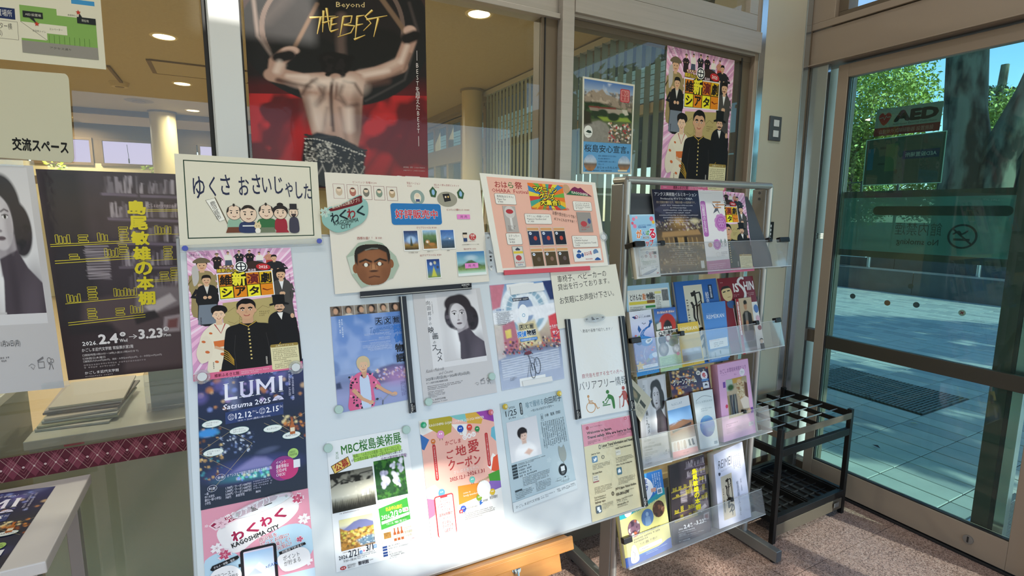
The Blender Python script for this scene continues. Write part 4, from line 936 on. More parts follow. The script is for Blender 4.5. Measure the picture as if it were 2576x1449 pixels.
    c.text('による', 117, 50, 132, 55, '1f1a1c', .01, o='f4dcea', ow=.1); c.ell(148, 46, 15, 8, 'c22f33', a=.15); c.text('2025', 139, 42.5, 157, 49.5, 'f6ecea', .03, rot=.08)
    # right: top hat gentleman
    c.blob([(160, 160), (176, 157), (200, 172), (208, 200), (212, 240), (214, 285), (150, 285), (148, 200), (150, 172)], '1a191b'); c.face(174, 147, 9.5, 'd9ad8c', '17130f', 1.2, 1, .5, beard='151110')
    c.rect(161, 116, 186, 140, '151517'); c.blob([(155, 138), (174, 134), (193, 138), (192, 142), (174, 139), (156, 142)], '151517', 3)
    c.poly([(168, 160), (180, 160), (176, 178)], 'efece6'); c.line([(202, 175), (204, 195), (188, 214)], 9, '1a191b'); c.ell(199, 170, 4, 6, 'd9ad8c', 14)
    # left: lady in a kimono
    c.blob([(36, 178), (52, 172), (64, 176), (74, 186), (76, 230), (80, 300), (28, 300), (30, 240), (14, 236), (18, 200)], 'eadfc8'); c.blob([(15, 214), (28, 200), (38, 220), (34, 252), (16, 262), (8, 240)], 'e6dac4'); c.poly([(40, 215), (72, 213), (72, 227), (42, 230)], 'd8733a')
    for x, y, r in ((22, 214, 4), (28, 238, 4.5), (56, 246, 5), (44, 262, 4), (64, 276, 5), (36, 196, 3.4), (70, 200, 3.6), (52, 284, 5)): c.ell(x, y, r, r*.7, 'cf6d3c', 10, .4)
    c.line([(44, 176), (55, 198), (64, 176)], 2, 'b33a3a'); c.line([(42, 228), (58, 236), (66, 230)], 6, 'dab08e'); c.rect(47, 164, 59, 178, 'e3bd9c'); c.face(53, 155, 11, 'ecc6a6', '1b1514', 1.15, .6, 1.2)
    c.blob([(40, 150), (40, 138), (52, 132), (66, 136), (70, 146), (64, 152), (62, 143), (52, 140), (44, 144)], '1b1514')
    # middle: man in a dark uniform
    c.blob([(88, 180), (108, 174), (128, 180), (152, 186), (160, 206), (168, 246), (172, 300), (60, 300), (58, 246), (62, 206), (68, 187)], '191718')
    c.line([(82, 205), (78, 240), (80, 298)], .8, '3b3838'); c.line([(142, 205), (146, 240), (144, 298)], .8, '3b3838')
    for k in range(5): c.line([(58, 236+k*5), (66, 243+k*5), (76, 262+k*3)], 1.3, 'c49a35'); c.line([(170, 232+k*5), (163, 240+k*5), (154, 254+k*3)], 1.3, 'c49a35')
    c.rect(97, 160, 119, 180, 'cc9f7c'); c.poly([(92, 176), (108, 184), (124, 175), (127, 181), (108, 191), (89, 182)], '191718'); c.line([(91, 177), (108, 187), (125, 176)], 1.6, 'c9a542'); c.line([(108, 186), (108, 190)], 1.4, 'c9a542')
    for k in range(9): c.ell(108.5+k*.15, 194+k*8.6, 2.0, 2.0, 'd9c178', 10)
    c.face(107, 148, 17.5, 'd3a380', '14110f', 1.2, 1.8, .5)
    c.text('西郷隆盛役', 138, 262, 142, 280, 'e8e0d4', vert=True) if 0 else c.vt('西郷隆盛役', 137, 262, 140.5, 280, 'e8e0d4')
    for x, y0, y1 in ((12, 92, 112), (18, 158, 178), (36, 262, 276), (200, 66, 84), (198, 110, 126), (206, 204, 226)): c.gv(x, y0, x+3.5, y1, 1, '3a2834', 3, 4)
    c.poly([(0, 291), (0, 300), (210, 300), (210, 283), (150, 284)], 'dd6f92'); c.rect(0, 285, 210, 300, 'dd6f92'); c.text('維新ふるさと館', 38, 289, 84, 297, '5a1628', .03); c.greek(8, 291, 34, 296, 1, 'f6d3de', 1); c.greek(88, 289, 148, 297, 2, 'f6d3de', 2)
    c.rect(148, 236, 205, 296, 'e3d9ac', 4); c.rect(148, 236, 205, 243, '9b8342', 3); c.text('上演スケジュール', 158, 237.6, 196, 241.8, 'f2ecd0', .01); c.greek(152, 246, 202, 276, 7, '54482f', 5); c.text('(上演時間)', 166, 277, 188, 281, '54482f'); c.greek(154, 282, 200, 294, 3, '54482f', 8)
def art_bookshelf(c, right=True):                # 100 x 195
    R = Ras(80, 156, '3a3036').grad([(0, '45383f'), (.5, '40343a'), (.75, '332728'), (1, '352325')])
    rnd = random.Random(5); R.noise(.25, 5, 2)
    R.poly([(0, 0), (.28, 0), (.34, .8), (0, .8)], '272024', .08, .8)
    for sh, (x0, x1) in enumerate(((.42, 1), (.45, 1), (.5, 1), (.5, 1), (.55, 1))):
        yb = .10+sh*.118
        R.poly([(x0, yb), (x1, yb+.01), (x1, yb+.022), (x0, yb+.012)], '77697a' if sh < 3 else '6a5d68', .01)
        x = x0+.02
        while x < .97:
            w_ = rnd.uniform(.012, .026); h_ = rnd.uniform(.05, .085); l = rnd.uniform(-.01, .02)
            R.poly([(x+l, yb-h_), (x+w_+l, yb-h_), (x+w_, yb), (x, yb)], rnd.choice(('9b9098', '7f757d', 'b3a8ae', '675b63', '8a8088', '5a4e55')), .006, .9); x += w_*1.15
            if rnd.random() < .1: x += .04
    R.poly([(.68, 0), (.70, 0), (.72, .62), (.70, .62)], '4a3e45', .01)
    for k in range(14): y = .35+.012*k; R.poly([(.26+rnd.uniform(-.01, .01), y), (.43+rnd.uniform(-.01, .01), y+.003), (.43, y+.010), (.26, y+.007)], rnd.choice(('b0a5ab', '8f858c', '9b9197')), .005)
    R.poly([(.2, .62), (1, .55), (1, .98), (.1, .98)], '5b4a4c', .06, .8); R.poly([(.62, .6), (.8, .56), (1, .57), (1, .66), (.7, .71), (.6, .67)], '8f8488', .03, .7); R.poly([(.68, .66), (.9, .6), (.95, .64), (.74, .7)], 'c2b8ba', .02); R.poly([(.58, .7), (.76, .68), (.8, .72), (.6, .75)], '2b2224', .02)
    R.poly([(.84, .72), (.99, .71), (.97, .8), (.82, .8)], 'a39599', .015); R.poly([(.87, .735), (.96, .73), (.95, .78), (.86, .78)], '7a4a48', .02); R.poly([(0, .74), (.35, .72), (.5, .8), (.46, 1), (0, 1)], '2c1d21', .05, .9); R.poly([(.05, .72), (.4, .74), (.42, .78), (.06, .78)], '231b1e', .04, .8)
    c.ras(R, 0, 0, 100, 195)
    Y = 'e0cf2e'
    def books(x, y, n, lean=False, stack=False):
        for k in range(n):
            if stack: c.frame(x, y-2.6*(k+1), x+7.5-(k % 2), y-2.6*k-.4, .45, Y)
            else: c.frame(x+k*2.7, y-8+(k*37 % 3), x+k*2.7+2.3, y, .4, Y)
    for yy_ in (67, 68.8, 82, 84.3, 122, 140, 142.3): c.line([(2+(yy_ > 75)*1.5+(yy_ > 110)*3, yy_), (68, yy_-3.2+(yy_ > 80)*0)], .55, Y)
    for yy_ in (35, 36.5, 59, 84, 105, 103.4): c.line([(66, yy_), (99, yy_-.8)], .45, Y)
    books(6, 66, 4); books(22, 66, 3, stack=True); books(36, 64.5, 3); books(52, 64, 5, stack=True); books(14, 81, 2, stack=True); books(40, 79, 4); books(51, 78, 4, stack=True)
    books(8, 121, 4); books(24, 120, 5, stack=True); books(44, 117.5, 7); books(22, 138, 4, stack=True); books(44, 136.5, 3, stack=True); books(56, 135, 4); books(80, 58, 5); books(86, 83, 5, stack=True); books(82, 103, 3, stack=True); books(91, 102, 4, stack=True)
    for k, t in enumerate('島尾敏雄の本棚'): x = 60+k*.5*1.0; c.text(t, x, 26+k*14.6, x+14.5, 39.6+k*14.6, 'ecdc22', .055)
    c.text('かごしま近代文学館企画展', 74, 29.5, 98, 32.5, 'd8c7cc')
    c.text('2026.', 15, 159, 27, 163, 'f4f0f0', .03); c.text('2.4', 28, 153, 44, 163, 'f4f0f0', .05); c.ell(48, 154.6, 2.4, 2.2, 'f4f0f0'); c.text('水', 46.6, 153.3, 49.4, 156, '352325', .02); c.text('Wed', 45, 159, 51.5, 162.4, 'f4f0f0', .03); c.text('→', 53, 155.5, 60, 160, 'f4f0f0', .0)
    c.text('3.23', 61, 151, 82, 161, 'f4f0f0', .05); c.ell(85, 152.6, 2.4, 2.2, 'f4f0f0'); c.text('月', 83.8, 151.3, 86.3, 154, '352325', .02); c.text('Mon', 82.6, 157, 89, 160.4, 'f4f0f0', .03)
    c.text('かごしま近代文学館 常設展示室2階', 14, 165.5, 56, 169, 'f0eaea', .012)
    c.text('□開館時間/9時30分〜18時(入館は17時30分まで)', 14, 171, 60, 173.6, 'e0d8d8'); c.text('□休館日/火曜日', 14, 174.3, 32, 176.6, 'e0d8d8'); c.text('□観覧料/大人600円(480円)、高校・大学生400円(320円)、小・中学生300円(240円)', 14, 177.2, 80, 179.6, 'e0d8d8')
    c.greek(14, 180.6, 66, 185.6, 2, 'b9adad', 4); c.text('かごしま近代文学館', 14, 188, 42, 191, 'f0eaea', .015); c.greek(14, 192, 56, 194, 1, 'b9adad', 6)
def portrait(R, x, y, s_, hair='2c2428', skin='c9c3c6', coat='473c44', y1=1.0):
    # studio portrait of a woman with wavy hair and a dark high-necked top; drawn in soft tones
    a = R.asp; Y = lambda v: y+v*s_/a; X = lambda u: x+u*s_
    R.ell(X(.13), Y(-.02), .30*s_, .34*s_/a, hair, .15); R.ell(X(-.14), Y(.16), .17*s_, .26*s_/a, hair, .2); R.ell(X(.37), Y(.24), .20*s_, .30*s_/a, hair, .15); R.ell(X(-.02), Y(-.14), .26*s_, .2*s_/a, hair, .2)
    for k in range(26):
        q = random.Random(k); ang = q.uniform(-.3, 3.6); R.ell(X(.12+.36*math.cos(ang)), Y(.2+.30*math.sin(ang)*.9), .06*s_, .05*s_/a, q.choice(('453b41', '1e181b', '5c5157', '2c2428')), .6, 0, .8)
    R.poly([(X(-.04), Y(.35)), (X(.26), Y(.30)), (X(.3), Y(.75)), (X(-.02), Y(.75))], 'a59da2', .04*s_)
    R.poly([(X(-.02), Y(.56)), (X(.28), Y(.46)), (X(.42), Y(.66)), (X(.66), Y(.86)), (X(.86), Y(1.3)), (X(.94), Y(1.9)), (X(.1), Y(2.02)), (X(.02), Y(1.6)), (X(-.05), Y(1.2)), (X(-.0), Y(.8))], coat, .02)
    R.ell(X(.42), Y(1.1), .16*s_, .4*s_/a, '5d525b', 1.2, .3, .7); R.ell(X(.7), Y(1.5), .09*s_, .35*s_/a, '352b32', 1.2, -.2, .7); R.ell(X(.16), Y(.9), .06*s_, .4*s_/a, '352b32', 1.3, 0, .6)
    R.ell(X(.05), Y(.16), .215*s_, .305*s_/a, skin, .08, -.06); R.ell(X(-.04), Y(.12), .12*s_, .22*s_/a, 'dedadc', .9, 0, .7); R.ell(X(.2), Y(.22), .06*s_, .22*s_/a, 'a39ba0', .9, 0, .6)
    R.poly([(X(-.2), Y(.0)), (X(-.14), Y(-.14)), (X(.05), Y(-.17)), (X(.26), Y(-.02)), (X(.3), Y(.12)), (X(.36), Y(-.1)), (X(.1), Y(-.32)), (X(-.2), Y(-.2))], hair, .03)
    for q in (-.05, .15):
        R.line([(X(q-.06), Y(.045)), (X(q), Y(.02)), (X(q+.06), Y(.04))], .018*s_, '4d4349', .015); R.ell(X(q), Y(.10), .045*s_, .022*s_/a, 'f0eeee', .3); R.ell(X(q), Y(.10), .022*s_, .024*s_/a, '1a1517', .3); R.line([(X(q-.05), Y(.085)), (X(q), Y(.075)), (X(q+.05), Y(.085))], .012*s_, '2c2428', .01)
    R.line([(X(.05), Y(.12)), (X(.035), Y(.24))], .012*s_, 'a79fa3', .02); R.ell(X(.04), Y(.255), .035*s_, .016*s_/a, '8b8287', .6)
    R.ell(X(.05), Y(.335), .07*s_, .024*s_/a, '6a5a60', .4); R.line([(X(-.01), Y(.333)), (X(.11), Y(.333))], .008*s_, '43363b', .01)
    return R
def art_mukoda(c):                               # 210 x 297
    c.rect(0, 0, 210, 297, 'c9c6c6'); c.rect(36, 6, 196, 206, 'dcdadb')
    R = Ras(124, 186, 'dcdadb').grad([(0, 'd4d1d2'), (.6, 'e3e2e3'), (1, 'cfcccd')]); R.ell(.42, .62, .12, .3, 'f1f0f1', 1.2); R.poly([(.0, .1), (.3, 0), (.18, 1), (0, 1)], 'c6c3c4', .2, .6)
    portrait(R, .42, .27, .93); R.poly([(0, .985), (.4, .985), (.4, 1), (0, 1)], 'c9c6c6', .01)
    c.ras(R, 70, 3, 196, 192); c.poly([(70, 178), (70, 200), (196, 200), (196, 186), (120, 192)], 'c9c6c6') if 0 else None
    c.poly([(130, 192), (196, 176), (196, 194), (70, 194), (70, 190)], 'c9c6c6') if 0 else None
    for t, x0, y0, x1, y1, b in (('向', 37, 22, 48, 34, 0), ('田', 38, 37, 48, 48, 0), ('邦', 38, 52, 48, 63, 0), ('子', 38, 67, 47, 77, 0), ('の', 38, 81, 46, 89, 0), ('映', 34, 93, 50, 110, .02), ('画', 44, 112, 60, 128, .02), ('の', 44, 132, 52, 140, 0), ('ス', 39, 143, 54, 158, .01), ('ス', 50, 156, 66, 170, .01), ('メ', 50, 172, 64, 188, .01)): c.text(t, x0, y0, x1, y1, '2f2c2d', b)
    c.gv(52, 26, 55, 66, 1, '4d4a4b', 2, 2.6); c.text('Kuniko Mukouda', 16, 204, 66, 213, '6b6768', -.012, sk=.3, rot=-.02); c.text('and Cinema', 50, 215, 90, 223, '6b6768', -.012, sk=.3, rot=-.02)
    c.text('2025年11月5日(水)〜2026年1月26日(月)', 12, 226, 138, 236, '2f2c2d', .005); c.text('かごしま近代文学館 常設展示室2階', 12, 238, 72, 243, '3a3738'); c.greek(14, 247, 118, 260, 3, '555152', 1); c.greek(14, 262, 60, 280, 5, '555152', 2)
    c.text('かごしま近代文学館', 14, 283, 60, 288, '3a3738'); c.greek(14, 290, 100, 294, 1, '6b6768', 3)
    c.line([(148, 263), (154, 260), (160, 263), (156, 268), (152, 264)], .7, '5b5758'); c.frame(166, 258, 178, 267, .8, '5b5758'); c.poly([(165, 256), (177, 251), (178, 254), (166, 258)], '7b7778'); c.ring(188, 257, 4, 4, .8, '5b5758'); c.ring(194, 258, 3, 3, .7, '5b5758'); c.line([(186, 262), (192, 262), (194, 270)], 1, '5b5758'); c.line([(190, 262), (186, 270)], 1, '5b5758')
def art_lumi(c):                                 # 210 x 297
    R = Ras(84, 118, '151a30').grad([(0, '2c2f58'), (.25, '1a1f42'), (.4, '0f1730'), (.7, '101d3c'), (.85, '141a33'), (1, '10162b')]); R.ell(.5, .0, .5, .12, '4a4f8a', 1.6, 0, .5)
    R.poly([(.18, 0), (.3, 0), (.36, .3), (.32, .34)], '9aa3cc', .1, .55); R.poly([(.85, 0), (.95, 0), (.7, .2)], '8f9acb', .1, .4)
    R.dots(46, .022, ['b99ad6', 'd9b58a', '6d6fb5', 'cf8d52', '8a9be0'], 3, 0, 1, .02, .3, .8, .75); R.dots(10, .045, ['d98842', '6b5fa8'], 4, 0, 1, .06, .28, .9, .6)
    R.ell(.5, .78, .34, .07, '42488f', 1.2); R.poly([(.28, .78), (.42, .72), (.5, .695), (.6, .71), (.72, .78)], '8a86bd', .04, .9); R.ell(.5, .82, .3, .03, '2f8f8c', 1, 0, .7); R.dots(50, .012, ['7ff0d6', 'f5f3c8', '7c9bff', 'b3f5ff'], 7, .3, .82, .79, .86, .7, .9)
    R.dots(60, .012, ['caa060', 'f0cf8a', '3f8f9e', '7a4a20'], 9, 0, .2, .43, .8, .7, .9); R.dots(50, .014, ['e8943a', 'a15420', 'e9d7a0', '1c1208'], 12, .78, 1, .42, .6, .7, .9); R.ell(.08, .46, .09, .03, '3b8fd8', .5)
    R.dots(60, .01, ['e8f2ff', 'bcd2ff', '7f94c8', '2b3358'], 14, .16, .5, .5, .64, .7, .8); R.ell(.62, .66, .1, .02, '50587a', .8, -.1, .8)
    c.ras(R, 0, 0, 210, 297)
    for a, b in (((0, 100), (60, 140)), ((60, 140), (100, 175)), ((100, 175), (20, 262)), ((0, 175), (60, 140)), ((0, 178), (60, 225)), ((210, 126), (140, 160)), ((140, 130), (205, 185)), ((125, 135), (170, 165))): c.line([a, b], .6, 'b9a878')
    c.text('〜 光よ届け、カゴシマから宇宙へ！ 〜', 50, 16, 170, 24, 'f1efff', .01, sk=.1)
    c.poly([(50, 36), (56, 36), (56, 66), (74, 66), (74, 72), (50, 72)], 'f2f0fa'); c.poly([(80, 35), (86, 35), (86, 62), (90, 66), (96, 66), (99, 62), (99, 34), (105, 34), (105, 64), (99, 71), (86, 71), (80, 64)], 'd8d4ee'); c.poly([(112, 68), (112, 34), (118, 34), (130, 52), (142, 33), (148, 33), (148, 68), (142, 68), (142, 44), (130, 60), (118, 44), (118, 68)], 'e9e6f7'); c.poly([(158, 33), (165, 33), (165, 67), (158, 67)], 'f2f0fa')
    for x in (53, 83, 102, 115, 145, 161.5): c.line([(x-5, 35), (x+5, 35)], .9, 'ffffff'); c.line([(x-5, 69), (x+5, 69)], .9, 'ffffff')
    c.text('Satsuma', 46, 80, 104, 92, 'f4f2ff', .02, sk=.25); c.text('2025', 108, 79, 140, 91, 'f4f2ff', .02); c.poly([(143, 88), (148, 80), (155, 77), (162, 80), (167, 88)], 'dcd9f2')
    for k in range(7): c.line([(155, 88), (144+k*3.6, 80)], .4, '1a1f42')
    c.poly([(50, 98), (165, 94), (165, 122), (50, 124)], '23346a'); c.ring(61, 110, 6, 7, .7, 'f4f2ff'); c.text('20\n25', 57.5, 105, 64.5, 115, 'f4f2ff', .01); c.text('12.12', 69, 103, 101, 116, 'f8f7ff', .03); c.text('[Fri.]', 103, 103, 110, 107, 'f4f2ff'); c.text('–', 110, 108, 114, 110, 'f4f2ff', .02); c.ring(122, 107, 6, 7, .7, 'f4f2ff'); c.text('20\n26', 118.5, 102, 125.5, 112, 'f4f2ff', .01); c.text('2.15', 130, 100, 156, 113, 'f8f7ff', .03); c.text('[Sun.]', 158, 100, 164, 107, 'f4f2ff')
    c.text('18:00 〜 22:00 (最終入場 21:30)', 74, 118, 138, 123, 'e6e4f5', .005)
    for x, y, t in ((25, 118, 'イルミネーション\nふれふれ'), (76, 142, 'スターライト\nスケートリンク'), (142, 150, 'キッチンカー'), (26, 180, 'イルミネーション\n人力車'), (180, 172, 'BARTime')): c.ell(x, y, 19, 8, 'e9eee9'); c.ring(x, y, 19, 8, .6, '7fb0a0'); c.text(t, x-12, y-(4.5 if '\n' in t else 2), x+12, y+(4.5 if '\n' in t else 2), '2b3140')
    c.poly([(180, 135), (184, 135), (184, 146), (188, 152), (188, 170), (177, 170), (177, 152), (180, 146)], 'b4611f'); c.rect(178, 155, 187, 164, 'e8dcc0')
    c.ell(182, 213, 11, 11, 'a9cf6b'); c.text('会場限定\n来場者特典', 174, 207, 190, 219, '24381c', .01); c.ell(160, 242, 27, 27, '8c2a7e'); c.ell(170, 246, 22, 22, 'c92a72'); c.text('イベント\n最新情報は\n公式HPを\nCHECK!', 146, 224, 172, 258, 'f6e9f2', .012); c.rect(182, 228, 196, 246, 'e9e9ee')
    c.ring(38, 236, 9, 7, .6, 'e6e4f5'); c.text('会場', 32, 233, 44, 239, 'f4f2ff', .01); c.text('オアシスケア吉野公園(鹿児島県立吉野公園)', 50, 232, 138, 240, 'f4f2ff', .01); c.ring(22, 256, 9, 7, .6, 'e6e4f5'); c.text('料金', 16, 253, 28, 259, 'f4f2ff', .01)
    c.text('一般\n中〜大学生\n親子(一般+小学生)\n小学生', 8, 262, 38, 288, 'e6e4f5'); c.text('1,700円／クーポン500円付\n1,500円／クーポン500円付\n2,000円／クーポン500円付\n700円　　未就学児', 46, 258, 96, 284, 'e6e4f5'); c.greek(100, 256, 140, 276, 4, 'b9b7cf', 3); c.text('無料', 104, 279, 114, 284, 'e6e4f5')
    c.gv(176, 24, 190, 96, 2, 'd5d3ea', 4, 4)
def art_wakuwaku(c):                             # 210 x 297 (the upper half shows)
    c.rect(0, 0, 210, 297, 'e79fb2'); c.ell(165, 130, 55, 50, 'bcd9ea'); c.ell(30, 150, 40, 40, 'bcd9ea'); c.rect(0, 200, 210, 297, 'c8dfee')
    c.blob([(26, 62), (48, 40), (82, 34), (120, 14), (160, 8), (184, 24), (186, 48), (166, 70), (140, 84), (100, 98), (70, 118), (48, 116), (34, 96)], 'f4efee')
    c.poly([(12, 42), (22, 32), (142, -6), (150, 4), (144, 14), (24, 56)], 'f2d9df'); c.poly([(15, 42), (24, 35), (140, -2), (147, 4), (142, 11), (25, 52)], 'a3284f')
    c.text('鹿児島ファンアプリ', 30, 12, 132, 31, 'fff4f6', .02, rot=-.31)
    for t, x, y in (('わ', 54, 66), ('く', 82, 57), ('わ', 110, 46), ('く', 138, 36)): c.text(t, x-2, y, x+22, y+26, 'a3284f', .06, rot=-.25, o='ffffff', ow=.08)
    c.text('KAGOSHIMA CITY', 50, 84, 146, 96, '1b1a1c', .035, rot=-.24)
    for x, y, r, col in ((186, 20, 15, 'c4506f'), (196, 74, 14, 'f6eef0'), (34, 40, 15, 'f1c9d4'), (24, 98, 13, 'f6eef0'), (38, 118, 15, 'c4506f'), (184, 122, 9, 'c4506f'), (8, 40, 4, 'f6d5dd'), (196, 180, 12, 'f6eef0')): c.flower(x, y, r, 'f6e4ea' if col == 'c4506f' else col); c.flower(x, y, r*.8, col, 'a02a50' if col != 'c4506f' else 'fbe9ee')
    c.text('鹿児島を\nもっとお得に!\nもっと楽しく!\nもっと元気に!', 106, 92, 164, 138, 'a3284f', .015, rot=-.17, o='ffffff', ow=.06)
    c.rect(66, 116, 136, 250, '1d1d22', 7); c.rect(72, 122, 130, 250, 'd9cfe0', 2); R = Ras(30, 40, 'b9d5ee').grad([(0, 'a8cbec'), (.5, 'dfe9f2'), (1, 'e7c3ce')]); R.poly([(.1, .6), (.5, .3), (.9, .6)], 'f2f4f7', .05); R.poly([(0, .6), (.35, .42), (.6, .6)], '7f95b5', .04, .6); c.ras(R, 73, 126, 129, 220)
    c.rect(62, 148, 66.5, 156, '1d1d22')
    c.blob([(6, 168), (20, 148), (48, 146), (66, 166), (60, 190), (30, 200), (8, 190)], 'f5f2f2'); c.text('観光コース・\nイベント情報を', 16, 158, 60, 180, '20191c', .01, rot=-.12); c.poly([(10, 146), (14, 138), (62, 126), (64, 132), (60, 136), (14, 150)], '1b1a1c'); c.text('グルメ・体験・温泉…', 16, 135, 60, 141, 'f7f2f4', rot=-.24)
    c.blob([(136, 160), (150, 146), (186, 142), (202, 160), (196, 186), (150, 192)], 'f5f2f2'); c.text('ポイント\nが貯まる', 148, 152, 182, 178, '20191c', .01, rot=-.1); c.poly([(140, 142), (194, 132), (196, 138), (142, 149)], '1b1a1c'); c.text('加盟店で貯まる!', 146, 137, 190, 143, 'f7f2f4', rot=-.17); c.text('×FAN', 112, 164, 136, 172, '2b5fa8', .01, sk=.3, rot=-.25)
def art_welcome(c):                              # 360 x 225, laminated name board
    c.rect(0, 0, 360, 225, 'ded9c6'); c.frame(19, 14, 340, 204, 2.6, '1c3b2c')
    for t, x0, y0, x1, y1 in (('ゆ', 38, 53, 66, 108), ('く', 76, 52, 92, 102), ('さ', 104, 46, 128, 98), ('お', 148, 50, 174, 98), ('さ', 182, 42, 204, 94), ('い', 208, 50, 232, 90), ('じ', 240, 46, 262, 92), ('や', 268, 60, 288, 100), ('し', 296, 58, 314, 104), ('た', 318, 62, 338, 104)): c.text(t, x0, y0, x1, y1, '1d2748', .012)
    c.poly([(66, 112), (90, 106), (112, 158), (96, 164)], 'f0ede2'); c.line([(66, 112), (90, 106), (112, 158), (96, 164), (66, 112)], .7, '222222'); c.vt('鹿児島市', 82, 113, 95, 160, '1c1c1e', .01, rot=-.33); c.line([(88, 104), (118, 176)], 2, '6a5b45')
    sk_ = 'e9cdb4'                                # five simple figures in old-time dress, and a small dog
    def fig(x, y, r, body, b0, b1, wd, hair, kind):
        c.blob([(x-wd*.5, b0), (x+wd*.5, b0), (x+wd*.75, (b0+b1)/2), (x+wd*.6, b1), (x-wd*.6, b1), (x-wd*.75, (b0+b1)/2)], body, 4); c.ell(x, y, r+1, r*.98+1, '2a2422'); c.ell(x, y, r, r*.98, sk_)
        if kind == 'bald': c.blob([(x-r, y), (x-r*.95, y-r*.5), (x-r*.7, y-r*.8), (x-r*.75, y-r*.2)], hair, 3); c.blob([(x+r, y), (x+r*.95, y-r*.5), (x+r*.7, y-r*.8), (x+r*.75, y-r*.2)], hair, 3); c.ell(x, y-r*1.05, r*.16, r*.22, hair)
        if kind == 'short': c.blob([(x-r*.8, y-r*.5), (x-r*.4, y-r*1.05), (x+r*.4, y-r*1.05), (x+r*.8, y-r*.5), (x, y-r*.75)], hair, 3)
        if kind == 'bun': c.blob([(x-r*1.1, y+r*.2), (x-r*1.1, y-r*.7), (x, y-r*1.25), (x+r*1.1, y-r*.7), (x+r*1.1, y+r*.2), (x+r*.6, y-r*.5), (x-r*.6, y-r*.5)], hair, 3); c.ell(x, y-r*1.25, r*.5, r*.3, hair)
        if kind == 'hat': c.rect(x-r*.8, y-r*2.0, x+r*.8, y-r*.75, hair); c.rect(x-r*1.15, y-r*.85, x+r*1.15, y-r*.7, hair); c.blob([(x-r*.6, y+r*.35), (x, y+r*.25), (x+r*.6, y+r*.35), (x, y+r*1.1)], hair, 3)
        for q in (-1, 1): c.line([(x+q*r*.25, y-r*.25), (x+q*r*.6, y-r*.32)], r*.1, '221c1a'); c.ell(x+q*r*.4, y+r*.02, r*.1, r*.12, '1c1816', 10)
        c.line([(x-r*.25, y+r*.5), (x, y+r*.6), (x+r*.25, y+r*.5)], r*.08, '7a3a30')
    fig(133, 142, 18, '8fb39c', 158, 186, 24, '2a2524', 'bald'); c.poly([(116, 178), (150, 178), (156, 192), (110, 192)], '6d3d2a'); fig(168, 146, 21, '24345f', 166, 192, 34, '221d1c', 'short'); c.rect(152, 174, 184, 177, 'e9e9e4'); fig(214, 140, 19, '2f6b3f', 158, 184, 34, '2a2524', 'bald'); c.poly([(198, 180), (232, 180), (236, 193), (196, 193)], '6f7a62'); fig(251, 142, 17, '9d2236', 158, 188, 22, '1d1a1e', 'bun'); c.poly([(240, 182), (264, 182), (272, 194), (236, 194)], '9d2236'); fig(286, 142, 12, '3b3a4c', 156, 194, 18, '24252c', 'hat')
    c.ell(190, 176, 9, 8, 'dcc79c'); c.ell(190, 188, 7, 7, 'efe9dc'); c.poly([(183, 170), (185, 163), (189, 169)], 'dcc79c'); c.poly([(191, 169), (195, 163), (197, 170)], 'dcc79c'); c.ell(187, 176, 1.1, 1.1, '222222', 8); c.ell(193, 176, 1.1, 1.1, '222222', 8)
